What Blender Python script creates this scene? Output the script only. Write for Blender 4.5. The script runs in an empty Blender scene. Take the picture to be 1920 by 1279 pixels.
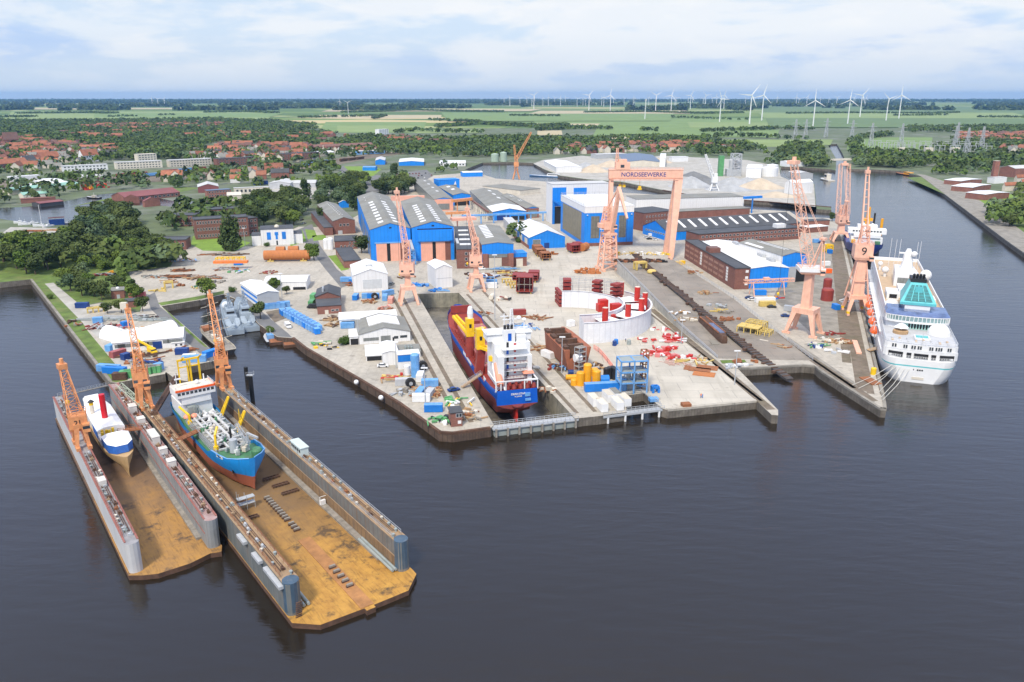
# shipyard seen from the air: built from the photograph, sections in order: camera and light, materials, land and water, docks, cranes, ships, halls, yard stock, trees, town
import bpy,bmesh,math,random
import numpy as np
from mathutils import Vector,Matrix,noise as mnoise
from mathutils.geometry import tessellate_polygon
random.seed(7)
S=bpy.context.scene
COL=S.collection
R=math.radians
FPX=1480.0
CAMH=100.0
PITCH=math.atan((639.5-179.0)/FPX)
cd=bpy.data.cameras.new('camera')
cam=bpy.data.objects.new('camera',cd)
COL.objects.link(cam)
cam.location=(0,0,CAMH)
cam.rotation_euler=(math.pi/2-PITCH,0,0)
cd.sensor_width=36.0
cd.lens=FPX/1920*36
cd.clip_start=1.0
cd.clip_end=400000
S.camera=cam
S.render.resolution_x,S.render.resolution_y=1024,682
SUN_EL,SUN_AZ=R(50),R(200)
w=bpy.data.worlds.new('World')
S.world=w
w.use_nodes=True
nt=w.node_tree
nt.nodes.clear()
N=nt.nodes.new
out=N('ShaderNodeOutputWorld')
bg=N('ShaderNodeBackground')
sky=N('ShaderNodeTexSky')
sky.sky_type='NISHITA'
sky.sun_disc=False
sky.sun_elevation=SUN_EL
sky.sun_rotation=SUN_AZ
sky.altitude=100
sky.dust_density=1.5
bg.inputs[1].default_value=0.10
tc=N('ShaderNodeTexCoord')
sx=N('ShaderNodeSeparateXYZ')
nt.links.new(tc.outputs['Generated'],sx.inputs[0])
def mth(op,a,b=None,clamp=False):
 n=N('ShaderNodeMath');n.operation=op;n.use_clamp=clamp
 for i,q in enumerate((a,b)):
  if q is None:continue
  if isinstance(q,(int,float)):n.inputs[i].default_value=q
  else:nt.links.new(q,n.inputs[i])
 return n.outputs[0]
cx,cy,cz=sx.outputs[0],sx.outputs[1],sx.outputs[2]
def layer(scale,detail,rough,off,lo,hi,sz=3.4,dist=0.0):
 c=N('ShaderNodeCombineXYZ')
 nt.links.new(mth('ADD',cx,off),c.inputs[0])
 nt.links.new(cy,c.inputs[1])
 nt.links.new(mth('MULTIPLY',cz,sz),c.inputs[2])
 n=N('ShaderNodeTexNoise')
 n.inputs['Scale'].default_value=scale
 n.inputs['Detail'].default_value=detail
 n.inputs['Roughness'].default_value=rough
 n.inputs['Distortion'].default_value=dist
 nt.links.new(c.outputs[0],n.inputs['Vector'])
 m=N('ShaderNodeMapRange')
 m.interpolation_type='SMOOTHSTEP'
 m.inputs[1].default_value=lo
 m.inputs[2].default_value=hi
 nt.links.new(n.outputs[0],m.inputs[0])
 return m.outputs[0]
def mixc(f,a,b):
 n=N('ShaderNodeMix');n.data_type='RGBA'
 for i,q in((0,f),(6,a),(7,b)):
  if isinstance(q,(int,float)):n.inputs[i].default_value=q
  elif isinstance(q,tuple):n.inputs[i].default_value=(*q,1)
  else:nt.links.new(q,n.inputs[i])
 return n.outputs[2]
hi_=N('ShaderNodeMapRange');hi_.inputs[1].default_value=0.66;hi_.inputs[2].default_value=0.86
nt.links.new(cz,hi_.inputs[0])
veil=mixc(0.88,sky.outputs[0],(4.3,5.15,6.3))
c1=layer(3.4,11,0.58,3.9,0.47,0.57,4.6,0.25)
c2=layer(8.5,9,0.58,8.7,0.49,0.62,3.4,0.2)
c3=layer(2.2,6,0.5,21.3,0.50,0.64,7.0,0.2)
dark=mixc(mth('MULTIPLY',c3,0.8),veil,(2.9,4.05,6.2))
bright=mixc(mth('MULTIPLY',c1,0.85),dark,(5.85,6.05,6.3))
bright=mixc(mth('MULTIPLY',c2,0.45),bright,(6.3,6.35,6.4))
mid_=N('ShaderNodeMapRange');mid_.inputs[1].default_value=0.12;mid_.inputs[2].default_value=0.30
nt.links.new(cz,mid_.inputs[0])
bright=mixc(mid_.outputs[0],bright,mixc(0.8,bright,(4.0,5.4,8.9)))
bright=mixc(hi_.outputs[0],bright,mixc(0.75,bright,(9.6,9.0,8.2)))  # overhead sky beyond the frame, brightened only to keep light on the scene
hz_=N('ShaderNodeMapRange')
hz_.inputs[1].default_value=-0.01
hz_.inputs[2].default_value=0.07
nt.links.new(cz,hz_.inputs[0])
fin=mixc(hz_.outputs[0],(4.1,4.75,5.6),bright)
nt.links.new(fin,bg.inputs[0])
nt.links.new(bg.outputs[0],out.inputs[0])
sd=bpy.data.lights.new('sun','SUN')
sd.energy=2.5
sd.angle=R(8)
sd.color=(1.0,0.91,0.76)
sun=bpy.data.objects.new('sun',sd)
COL.objects.link(sun)
dirv=Vector((math.sin(SUN_AZ)*math.cos(SUN_EL),math.cos(SUN_AZ)*math.cos(SUN_EL),math.sin(SUN_EL)))
sun.rotation_euler=dirv.to_track_quat('Z','Y').to_euler()
sun.location=dirv*500
S.view_settings.view_transform='Standard'
S.view_settings.look='None'
S.view_settings.gamma=1
S.view_settings.exposure=0.65
S.render.engine='CYCLES'
S.cycles.max_bounces=6
S.cycles.transparent_max_bounces=8
def P(u,v,z=0.0):
 """world point at height z that the photograph shows at pixel (u, v)"""
 x=(u-960)/FPX;y=-(v-639.5)/FPX
 dx=x;dy=math.cos(PITCH)+y*math.sin(PITCH);dz=-math.sin(PITCH)+y*math.cos(PITCH)
 t=(z-CAMH)/dz
 return Vector((dx*t,dy*t,z))
def HZ(u,v,v2,z=0.0):
 """height of a vertical standing at pixel (u, v) whose top shows at row v2"""
 y=P(u,v,z).y
 lo,hi=-10.0,99.9
 for _ in range(50):
  m=(lo+hi)/2;dz=m-CAMH
  fw=y*math.cos(PITCH)-dz*math.sin(PITCH);up=y*math.sin(PITCH)+dz*math.cos(PITCH)
  if 639.5-FPX*up/fw>v2:lo=m
  else:hi=m
 return lo
MATS={}
def mk(name,col,rough=0.6,var=0.14,scale=0.35,metal=0.0,dirt=None,dirt_amt=0.5,dirt_scale=0.12,rib=0.0,rib_amt=0.12,brick=None,spec=None,tint=0.0,bump=0.0,streak=None,streak_amt=0.4,flat=False,stain=None):
 """procedural surface: base colour broken up by noise, ribs, bricks, stains and wear"""
 if name in MATS:return MATS[name]
 m=bpy.data.materials.new(name);m.use_nodes=True
 t=m.node_tree;n=t.nodes;L=t.links.new
 b=n['Principled BSDF']
 b.inputs['Roughness'].default_value=rough
 b.inputs['Metallic'].default_value=metal
 if spec is not None:b.inputs['Specular IOR Level'].default_value=spec
 tc=n.new('ShaderNodeTexCoord')
 co=tc.outputs['Object']
 def mix(f,a,c,bl='MIX'):
  x=n.new('ShaderNodeMix');x.data_type='RGBA';x.blend_type=bl
  for i,q in((0,f),(6,a),(7,c)):
   if isinstance(q,(int,float)):x.inputs[i].default_value=q
   elif isinstance(q,tuple):x.inputs[i].default_value=(*q[:3],1)
   else:L(q,x.inputs[i])
  return x.outputs[2]
 def noise(sc,det=4,ro=0.6,vec=None):
  x=n.new('ShaderNodeTexNoise');x.inputs['Scale'].default_value=sc
  x.inputs['Detail'].default_value=det;x.inputs['Roughness'].default_value=ro
  L(vec or co,x.inputs['Vector']);return x.outputs[0]
 def ramp(x,lo,hi,a=0.0,c=1.0):
  r=n.new('ShaderNodeMapRange');r.inputs[1].default_value=lo;r.inputs[2].default_value=hi
  r.inputs[3].default_value=a;r.inputs[4].default_value=c;L(x,r.inputs[0]);return r.outputs[0]
 c=tuple(col)
 if brick:
  bt=n.new('ShaderNodeTexBrick')
  mp=n.new('ShaderNodeVectorMath');mp.operation='DOT_PRODUCT'
  sxx=n.new('ShaderNodeSeparateXYZ');L(co,sxx.inputs[0])
  ad=n.new('ShaderNodeMath');L(sxx.outputs[0],ad.inputs[0]);L(sxx.outputs[1],ad.inputs[1])
  cb=n.new('ShaderNodeCombineXYZ');L(ad.outputs[0],cb.inputs[0]);L(sxx.outputs[2],cb.inputs[1])
  L(co if flat else cb.outputs[0],bt.inputs['Vector'])
  bt.inputs['Scale'].default_value=1.0
  bt.inputs['Brick Width'].default_value=brick[0];bt.inputs['Row Height'].default_value=brick[1]
  bt.inputs['Mortar Size'].default_value=brick[2]
  bt.inputs['Color1'].default_value=(*[q*(0.97 if flat else 0.86)for q in c],1)
  bt.inputs['Color2'].default_value=(*[min(1,q*(1.03 if flat else 1.14))for q in c],1)
  bt.inputs['Mortar'].default_value=(*[q*0.55+0.05 for q in c],1)
  cc=bt.outputs[0]
 else:
  rgb=n.new('ShaderNodeRGB');rgb.outputs[0].default_value=(*c,1);cc=rgb.outputs[0]
 nz=noise(scale,6,0.65)
 f=ramp(nz,0.3,0.7,1-var*1.6,1+var*1.2)
 cmb=n.new('ShaderNodeCombineColor')
 for i in range(3):L(f,cmb.inputs[i])
 cc=mix(1.0,cc,cmb.outputs[0],'MULTIPLY')
 if tint:
  oi=n.new('ShaderNodeObjectInfo')
  tf=ramp(oi.outputs['Random'],0,1,1-tint,1+tint)
  cm2=n.new('ShaderNodeCombineColor')
  for i in range(3):L(tf,cm2 .inputs[i])
  cc=mix(1.0,cc,cm2 .outputs[0],'MULTIPLY')
 if rib:
  s3=n.new('ShaderNodeSeparateXYZ');L(co,s3 .inputs[0])
  a3=n.new('ShaderNodeMath');L(s3 .outputs[0],a3 .inputs[0]);L(s3 .outputs[1],a3 .inputs[1])
  m3=n.new('ShaderNodeMath');m3 .operation='MULTIPLY';L(a3 .outputs[0],m3 .inputs[0]);m3 .inputs[1].default_value=1/rib
  fr=n.new('ShaderNodeMath');fr.operation='FRACT';L(m3 .outputs[0],fr.inputs[0])
  rr=ramp(fr.outputs[0],0.80,0.95)
  cc=mix(rr,cc,tuple(q*(1-rib_amt*2)for q in c))
 if streak:
  s4=n.new('ShaderNodeMapping');s4 .inputs['Scale'].default_value=(1.0,1.0,0.06);L(co,s4 .inputs[0])
  sn=noise(1.1,5,0.7,s4 .outputs[0])
  cc=mix(ramp(sn,0.52,0.72,0,streak_amt),cc,tuple(streak))
 if dirt:
  dn=noise(dirt_scale,7,0.7)
  cc=mix(ramp(dn,0.48,0.68,0,dirt_amt),cc,tuple(dirt))
 if stain:
  s5=n.new('ShaderNodeMapping');s5 .inputs['Rotation'].default_value=(0,0,R(-14));s5 .inputs['Scale'].default_value=(1.0,0.09,1.0);L(co,s5 .inputs[0])
  cc=mix(ramp(noise(0.30,5,0.6,s5 .outputs[0]),0.54,0.70,0,0.45),cc,tuple(stain))
  cc=mix(ramp(noise(0.21,3,0.5),0.64,0.72,0,0.55),cc,tuple(q*0.75 for q in stain))
 L(cc,b.inputs['Base Color'])
 if bump:
  bp=n.new('ShaderNodeBump');bp.inputs['Strength'].default_value=bump;bp.inputs['Distance'].default_value=0.3
  L(nz,bp.inputs['Height']);L(bp.outputs[0],b.inputs['Normal'])
 MATS[name]=m
 return m
class MB:
 """collects polygons; build() links them as ONE mesh object"""
 def __init__(s):s.v=[];s.f=[];s.m=[]
 def add(s,vs,fs,m=0):
  o=len(s.v);s.v+=[tuple(q)for q in vs]
  for q in fs:s.f.append([o+i for i in q]);s.m.append(m)
  return s
 def box(s,x0,x1,y0,y1,z0,z1,m=0,mt=None):
  vs=[(x0,y0,z0),(x1,y0,z0),(x1,y1,z0),(x0,y1,z0),(x0,y0,z1),(x1,y0,z1),(x1,y1,z1),(x0,y1,z1)]
  s.add(vs,[(0,3,2,1),(0,1,5,4),(1,2,6,5),(2,3,7,6),(3,0,4,7)],m)
  s.f.append([len(s.v)-4,len(s.v)-3,len(s.v)-2,len(s.v)-1]);s.m.append(m if mt is None else mt)
  return s
 def cbox(s,c,d,m=0,rz=0.0,mt=None):
  ca,sa=math.cos(rz),math.sin(rz)
  k=len(s.v);s.box(-d[0]/2,d[0]/2,-d[1]/2,d[1]/2,0,d[2],m,mt)
  for i in range(k,len(s.v)):
   x,y,z=s.v[i];s.v[i]=(c[0]+x*ca-y*sa,c[1]+x*sa+y*ca,c[2]+z)
  return s
 def poly(s,pts,m=0):return s.add(pts,[tuple(range(len(pts)))],m)
 def prism(s,pts,z0,z1,m=0,mt=None,bottom=False):
  """upright prism over a convex or concave outline (counter-clockwise)"""
  n=len(pts)
  vs=[(p[0],p[1],z0)for p in pts]+[(p[0],p[1],z1)for p in pts]
  s.add(vs,[(i,(i+1)%n,n+(i+1)%n,n+i)for i in range(n)],m)
  o=len(s.v)-n
  tr=tessellate_polygon([[Vector((p[0],p[1],0))for p in pts]])
  for t in tr:
   a,b,c=[Vector(pts[i][:2])for i in t]
   if(b-a).cross(c-a)<0:t=t[::-1]
   s.f.append([o+i for i in t]);s.m.append(m if mt is None else mt)
  if bottom:
   for t in tr:s.f.append([o-n+i for i in t]);s.m.append(m)
  return s
 def beam(s,p,q,w,h=None,m=0):
  p=Vector(p);q=Vector(q);d=q-p
  if d.length<1e-6:return s
  h=h or w;d.normalize()
  a=d.cross(Vector((0,0,1)))
  if a.length<1e-3:a=Vector((1,0,0))
  a.normalize();b=a.cross(d)
  a=a*w/2;b=b*h/2
  vs=[p-a-b,p+a-b,p+a+b,p-a+b,q-a-b,q+a-b,q+a+b,q-a+b]
  return s.add(vs,[(0,3,2,1),(4,5,6,7),(0,1,5,4),(1,2,6,5),(2,3,7,6),(3,0,4,7)],m)
 def tube(s,p,q,r,n=8,r2=None,m=0,cap=True):
  p=Vector(p);q=Vector(q);d=q-p
  if d.length<1e-6:return s
  d.normalize();r2=r if r2 is None else r2
  a=d.cross(Vector((0,0,1)))
  if a.length<1e-3:a=Vector((1,0,0))
  a.normalize();b=d.cross(a)
  vs=[]
  for c,rr in((p,r),(q,r2)):
   for i in range(n):
    t=2*math.pi*i/n;vs.append(c+a*(rr*math.cos(t))+b*(rr*math.sin(t)))
  s.add(vs,[(i,(i+1)%n,n+(i+1)%n,n+i)for i in range(n)],m)
  if cap:
   o=len(s.v)-2*n
   s.f.append([o+n+i for i in range(n)]);s.m.append(m)
   s.f.append([o+i for i in range(n)][::-1]);s.m.append(m)
  return s
 def path(s,pts,r,n=6,m=0):
  for a,b in zip(pts,pts[1:]):s.tube(a,b,r,n,m=m)
  return s
 def lathe(s,prof,n=14,c=(0,0),m=0,cap=True):
  vs=[]
  for r,z in prof:
   for i in range(n):
    t=2*math.pi*i/n;vs.append((c[0]+r*math.cos(t),c[1]+r*math.sin(t),z))
  fs=[]
  for k in range(len(prof)-1):
   fs+=[(k*n+i,k*n+(i+1)%n,(k+1)*n+(i+1)%n,(k+1)*n+i)for i in range(n)]
  s.add(vs,fs,m)
  if cap:
   o=len(s.v)-n;s.f.append([o+i for i in range(n)]);s.m.append(m)
  return s
 def dome(s,c,r,n=12,k=5,m=0,full=False):
  pr=[]
  for i in range(k+1 if not full else 2*k+1):
   a=(i/k)*math.pi/2-(math.pi/2 if full else 0);pr.append((max(0.01,r*math.cos(a)),c[2]+r*math.sin(a)))
  return s.lathe(pr,n,c[:2],m,False)
 def truss(s,p,q,w0,w1,n,t,up=(0,0,1),m=0,side=None,h0=None,h1=None,td=None):
  """square lattice boom from p to q with tapering section"""
  p=Vector(p);q=Vector(q);d=(q-p).normalized()
  up=Vector(up);sd_=d.cross(up)
  if sd_.length<1e-3:sd_=Vector((1,0,0))
  sd_.normalize();u2=sd_.cross(d)
  h0=h0 or w0;h1=h1 or w1;td=td or t*0.7
  rings=[]
  for i in range(n+1):
   f=i/n;c=p.lerp(q,f);ww=(w0+(w1-w0)*f)/2;hh=(h0+(h1-h0)*f)/2
   rings.append([c+sd_*(a*ww)+u2*(b*hh)for a,b in((-1,-1),(1,-1),(1,1),(-1,1))])
  for k in range(4):s.beam(rings[0][k],rings[-1][k],t,m=m)
  for i in range(n):
   for k in range(4):
    k2=(k+1)%4
    if(i+k)%2:s.beam(rings[i][k],rings[i+1][k2],td,m=m)
    else:s.beam(rings[i][k2],rings[i+1][k],td,m=m)
    s.beam(rings[i+1][k],rings[i+1][k2],td,m=m)
  return s
 def loft(s,loops,m=0,ms=None,cap0=False,cap1=False,closed=True):
  n=len(loops[0]);o=len(s.v)
  for lp in loops:s.v+=[tuple(q)for q in lp]
  for k in range(len(loops)-1):
   for i in range(n if closed else n-1):
    j=(i+1)%n
    s.f.append([o+k*n+i,o+k*n+j,o+(k+1)*n+j,o+(k+1)*n+i]);s.m.append(ms[i]if ms else m)
  if cap0:s.f.append([o+i for i in range(n)][::-1]);s.m.append(m)
  if cap1:s.f.append([o+(len(loops)-1)*n+i for i in range(n)]);s.m.append(m)
  return s
 def rail(s,pts,h=1.1,t=0.09,step=3.0,m=0,rows=2):
  for a,b in zip(pts,pts[1:]):
   a=Vector(a);b=Vector(b);L_=(b-a).length
   for k in range(rows):s.beam(a+Vector((0,0,h*(k+1)/rows)),b+Vector((0,0,h*(k+1)/rows)),t,m=m)
   n=max(1,int(L_/step))
   for i in range(n+1):s.beam(a.lerp(b,i/n),a.lerp(b,i/n)+Vector((0,0,h)),t,m=m)
  return s
 def mesh(s,name,mats,smooth=False):
  me=bpy.data.meshes.new(name)
  me.from_pydata(s.v,[],s.f)
  for q in(mats if isinstance(mats,(list,tuple))else[mats]):me.materials.append(q)
  if name=='hull':smooth=True
  if len(me.materials)>1:me.polygons.foreach_set('material_index',s.m)
  if smooth:me.polygons.foreach_set('use_smooth',[True]*len(me.polygons))
  me.update()
  if smooth:me.set_sharp_from_angle(angle=R(38))
  return me
 def build(s,name,mats,parent=None,loc=None,rz=0.0,smooth=False):
  return link(name,s.mesh(name,mats,smooth),parent,loc,rz)
def link(name,data,parent=None,loc=None,rz=0.0):
 o=bpy.data.objects.new(name,data);COL.objects.link(o)
 if parent is not None:o.parent=parent
 if loc is not None:o.location=loc
 if rz:o.rotation_euler=(0,0,rz)
 return o
def tag(o,label=None,cat=None,group=None,kind=None):
 if label:o['label']=label
 if cat:o['category']=cat
 if group:o['group']=group
 if kind:o['kind']=kind
 return o
def thing(name,label,cat,loc=(0,0,0),rz=0.0,group=None):
 o=link(name,None,None,loc,rz);o.empty_display_size=2
 return tag(o,label,cat,group)
def struct(name,mb,mats,**k):
 return tag(mb.build(name,mats,**k),kind='structure')
def dup(o,loc=None,rz=None,label=None,group=None,parent=None,scale=None):
 c=o.copy();COL.objects.link(c)
 if parent is not None:c.parent=parent
 if loc is not None:c.location=loc
 if rz is not None:c.rotation_euler=(0,0,rz)
 if scale is not None:c.scale=scale if isinstance(scale,(tuple,list))else(scale,)*3
 if label:c['label']=label
 if group:c['group']=group
 for ch in KIDS.get(o.name,())or o.children:dup(ch,parent=c)
 return c
KIDS={}
def text(s,size,mat,parent,loc,rot,name='lettering',ext=0.02,align='CENTER',bold=0.0):
 cu=bpy.data.curves.new('lettering','FONT');cu.body=s;cu.size=size;cu.extrude=ext;cu.align_x=align;cu.align_y='CENTER'
 cu.offset=bold
 t=bpy.data.objects.new('tmp',cu);COL.objects.link(t)
 bpy.context.view_layer.update()
 me=bpy.data.meshes.new_from_object(t.evaluated_get(bpy.context.evaluated_depsgraph_get()))
 COL.objects.unlink(t);bpy.data.objects.remove(t)
 me.materials.clear();me.materials.append(mat)
 o=link(name,me,parent,loc);o.rotation_euler=rot
 return o
def rect(A,B,D,zA=0.0,zD=None):
 """footprint from three photo pixels: front-left, front-right (at height zA), back-left (at height zD);
    returns origin, angle, width, depth of the squared-up rectangle"""
 a=P(*A,zA);b=P(*B,zA);d=P(*D,zA if zD is None else zD)
 ex=(b-a).xy;w_=ex.length;ex.normalize();ey=Vector((-ex.y,ex.x))
 dp=(d-a).xy.dot(ey)
 return Vector((a.x,a.y,0)),math.atan2(ex.y,ex.x),w_,dp
M_conc=mk('concrete',(0.42,0.385,0.325),0.85,0.13,0.5,stain=(0.25,0.225,0.185),brick=(10,10,0.06),flat=True,dirt=(0.22,0.205,0.175),dirt_amt=0.5,dirt_scale=0.035)
M_conc2=mk('concrete_old',(0.26,0.24,0.205),0.9,0.2,0.2,dirt=(0.13,0.115,0.09),dirt_amt=0.6,dirt_scale=0.09)
M_quayw=mk('quay_wall',(0.16,0.14,0.115),0.9,0.25,0.5,dirt=(0.06,0.05,0.04),dirt_amt=0.7,dirt_scale=0.2,rib=1.4,rib_amt=0.22)
M_pile=mk('sheet_pile',(0.105,0.07,0.05),0.85,0.25,0.6,rib=1.2,rib_amt=0.3,dirt=(0.04,0.03,0.025),dirt_scale=0.25)
M_white=mk('white_paint',(0.73,0.735,0.735),0.45,0.04,0.3)
M_whitec=mk('white_cladding',(0.75,0.75,0.745),0.45,0.05,0.15,rib=2.0,rib_amt=0.06,streak=(0.52,0.51,0.47),streak_amt=0.5,dirt=(0.6,0.6,0.58),dirt_amt=0.4,dirt_scale=0.15)
M_whiter=mk('white_roofing',(0.73,0.73,0.72),0.5,0.06,0.12,rib=2.0,rib_amt=0.04,dirt=(0.5,0.5,0.48),dirt_amt=0.35,dirt_scale=0.12)
M_blue=mk('blue_cladding',(0.006,0.225,0.74),0.5,0.09,0.15,rib=2.2,rib_amt=0.10,streak=(0.05,0.27,0.66),streak_amt=0.45)
M_blue2=mk('blue_paint',(0.010,0.19,0.62),0.45,0.10,0.4,tint=0.12)
M_dkblue=mk('dark_blue_paint',(0.01,0.045,0.20),0.4,0.1,0.4)
M_ltblue=mk('light_blue_paint',(0.13,0.34,0.66),0.5,0.15,0.4,dirt=(0.3,0.36,0.42),dirt_amt=0.4,dirt_scale=0.4,tint=0.1)
M_salmon=mk('salmon_crane_paint',(0.80,0.46,0.33),0.5,0.08,0.4,streak=(0.58,0.30,0.21),streak_amt=0.5,dirt=(0.64,0.35,0.24),dirt_amt=0.4,dirt_scale=0.35)
M_orange=mk('orange_crane_paint',(0.70,0.305,0.125),0.5,0.12,0.5,streak=(0.36,0.15,0.07),streak_amt=0.55,dirt=(0.36,0.12,0.05),dirt_amt=0.5,dirt_scale=0.4)
M_pink=mk('pink_door_paint',(0.76,0.38,0.27),0.55,0.07,0.2,rib=1.5,rib_amt=0.04)
M_roofg=mk('grey_roofing',(0.22,0.22,0.20),0.8,0.14,0.08,rib=2.6,rib_amt=0.06,dirt=(0.17,0.15,0.115),dirt_amt=0.5,dirt_scale=0.05)
M_roofd=mk('dark_roofing',(0.062,0.066,0.074),0.75,0.15,0.15,dirt=(0.1,0.1,0.1),dirt_amt=0.4,dirt_scale=0.1)
M_roofl=mk('light_grey_roofing',(0.52,0.52,0.51),0.6,0.08,0.1,rib=2.2,rib_amt=0.06,dirt=(0.34,0.33,0.31),dirt_amt=0.4)
M_brick=mk('red_brown_brick',(0.215,0.085,0.062),0.9,0.14,0.2,brick=(0.9,0.3,0.03),dirt=(0.13,0.07,0.055),dirt_amt=0.4,dirt_scale=0.15)
M_brickr=mk('red_brick',(0.27,0.11,0.08),0.9,0.14,0.25,brick=(0.8,0.28,0.03),tint=0.1)
M_glass=mk('window_glass',(0.035,0.045,0.055),0.12,0.15,0.5,spec=0.7)
M_glassg=mk('milky_glazing',(0.20,0.215,0.21),0.3,0.18,0.5,rib=1.2,rib_amt=0.15)
M_frame=mk('white_frame',(0.70,0.70,0.69),0.5,0.03)
M_dark=mk('dark_opening',(0.012,0.012,0.014),0.8,0.1)
M_steel=mk('galvanised_steel',(0.42,0.44,0.46),0.45,0.12,0.4,dirt=(0.27,0.26,0.24),dirt_amt=0.4,dirt_scale=0.4)
M_gsteel=mk('grey_green_steel',(0.30,0.34,0.33),0.5,0.15,0.4,dirt=(0.2,0.17,0.13),dirt_amt=0.5,dirt_scale=0.4)
M_rust=mk('rusty_steel',(0.30,0.115,0.045),0.85,0.25,0.35,dirt=(0.17,0.06,0.03),dirt_amt=0.6,dirt_scale=0.3)
M_rustb=mk('bright_rust',(0.46,0.165,0.05),0.8,0.12,0.25,rib=2.2,rib_amt=0.08,dirt=(0.3,0.10,0.035),dirt_amt=0.4,dirt_scale=0.2)
M_rustd=mk('dark_rust',(0.11,0.058,0.036),0.9,0.3,0.5,dirt=(0.05,0.03,0.02),dirt_amt=0.6,dirt_scale=0.4)
M_red=mk('red_paint',(0.50,0.03,0.02),0.42,0.08,0.4)
M_redox=mk('red_primer',(0.27,0.038,0.028),0.6,0.14,0.35,dirt=(0.16,0.03,0.025),dirt_amt=0.4,dirt_scale=0.4)
M_yel=mk('yellow_paint',(0.80,0.50,0.012),0.45,0.08,0.4)
M_yelp=mk('pale_yellow_paint',(0.62,0.46,0.13),0.55,0.14,0.4,dirt=(0.4,0.26,0.09),dirt_amt=0.4,dirt_scale=0.5)
M_yelo=mk('orange_yellow_paint',(0.78,0.36,0.012),0.45,0.08,0.3,streak=(0.55,0.25,0.02),streak_amt=0.3)
M_green=mk('green_paint',(0.10,0.32,0.12),0.55,0.14,0.4,tint=0.15)
M_dgreen=mk('deck_green',(0.055,0.19,0.085),0.6,0.18,0.4,dirt=(0.14,0.12,0.08),dirt_amt=0.4,dirt_scale=0.3)
M_black=mk('black_paint',(0.018,0.018,0.02),0.55,0.15)
M_rubber=mk('black_rubber',(0.02,0.02,0.021),0.8,0.15)
M_wood=mk('timber',(0.42,0.27,0.14),0.8,0.2,0.6,rib=0.6,rib_amt=0.14)
M_woodg=mk('grey_timber',(0.27,0.245,0.21),0.85,0.25,0.6,rib=0.5,rib_amt=0.14)
M_tarp=mk('white_tarpaulin',(0.78,0.79,0.80),0.55,0.06,0.5,bump=0.4)
M_wrap=mk('white_sheeting',(0.72,0.73,0.75),0.5,0.06,0.5,rib=3.2,rib_amt=.07,dirt=(.6,.62,.66),dirt_amt=.5,dirt_scale=.3,bump=0.3)
M_teal=mk('turquoise_paint',(0.11,0.47,0.50),0.4,0.06,0.3)
M_orgb=mk('lifeboat_orange',(0.80,0.135,0.02),0.4,0.06)
M_navy=mk('warship_grey',(0.30,0.36,0.42),0.5,0.08,0.4,dirt=(0.22,0.26,0.31),dirt_amt=0.4,dirt_scale=0.3)
M_navyd=mk('warship_deck_grey',(0.20,0.25,0.30),0.7,0.1,0.4)
M_teak=mk('teak_deck',(0.50,0.37,0.24),0.7,0.1,0.4,rib=0.4,rib_amt=0.06)
M_deckg=mk('light_deck_grey',(0.46,0.47,0.49),0.7,0.1,0.3)
M_hullb=mk('ship_blue',(0.006,0.10,0.50),0.35,0.06,0.25)
M_hullc=mk('bright_ship_blue',(0.012,0.235,0.60),0.4,0.09,0.25,streak=(0.02,0.10,0.22),streak_amt=0.35)
M_hulln=mk('navy_ship_blue',(0.012,0.035,0.18),0.4,0.07,0.25)
M_hullr=mk('antifouling_red',(0.34,0.10,0.052),0.7,0.14,0.2,dirt=(0.2,0.055,0.035),dirt_amt=0.5,dirt_scale=0.15)
M_hullr2=mk('dark_antifouling',(0.24,0.045,0.04),0.7,0.15,0.2,dirt=(0.13,0.04,0.035),dirt_amt=0.5,dirt_scale=0.2)
M_tan=mk('tan_hull_paint',(0.55,0.37,0.18),0.6,0.1,0.3,streak=(0.36,0.22,0.1),streak_amt=0.3)
M_bluetarp=mk('blue_tarpaulin',(0.03,0.13,0.46),0.5,0.14,0.6,bump=0.5)
M_grass=mk('grass',(0.105,0.165,0.028),0.95,0.28,0.15,dirt=(0.2,0.19,0.075),dirt_amt=0.55,dirt_scale=0.06)
M_lawn=mk('lawn',(0.16,0.26,0.03),0.95,0.16,0.15,dirt=(0.12,0.19,0.03),dirt_amt=0.5,dirt_scale=0.08)
M_asph=mk('asphalt',(0.15,0.15,0.15),0.9,0.12,0.1,dirt=(0.22,0.21,0.19),dirt_amt=0.5,dirt_scale=0.07)
M_gravel=mk('pale_gravel',(0.40,0.385,0.35),0.95,0.16,0.12,dirt=(0.27,0.25,0.2),dirt_amt=0.6,dirt_scale=0.04)
M_track=mk('rail_track_bed',(0.17,0.135,0.10),0.9,0.25,0.3,dirt=(0.10,0.095,0.045),dirt_amt=0.55,dirt_scale=0.1)
M_roofr=mk('clay_roof_tiles',(0.30,0.115,0.065),0.85,0.18,0.2,tint=0.35)
M_roofb=mk('brown_roof_tiles',(0.16,0.085,0.07),0.85,0.15,0.2,tint=0.3)
M_solar=mk('solar_panels',(0.05,0.09,0.17),0.3,0.12,0.3,rib=1.7,rib_amt=0.2)
M_seafoam=mk('seafoam_roof',(0.24,0.44,0.36),0.6,0.08,0.1,rib=2.0,rib_amt=0.05)
M_maroon=mk('maroon_roofing',(0.22,0.075,0.075),0.75,0.1,0.1,rib=3,rib_amt=0.05)
M_creamw=mk('cream_render',(0.60,0.55,0.46),0.8,0.08,0.2,tint=0.15)
WZ=-3.0
def pp(pts,z=0.0):return[P(u,v,z)for u,v in pts]
mw=bpy.data.materials.new('harbour_water');mw.use_nodes=True
t=mw.node_tree;n=t.nodes;L=t.links.new
b=n['Principled BSDF']
b.inputs['Base Color'].default_value=(0.017,0.0125,0.008,1)
b.inputs['Roughness'].default_value=0.14
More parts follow.
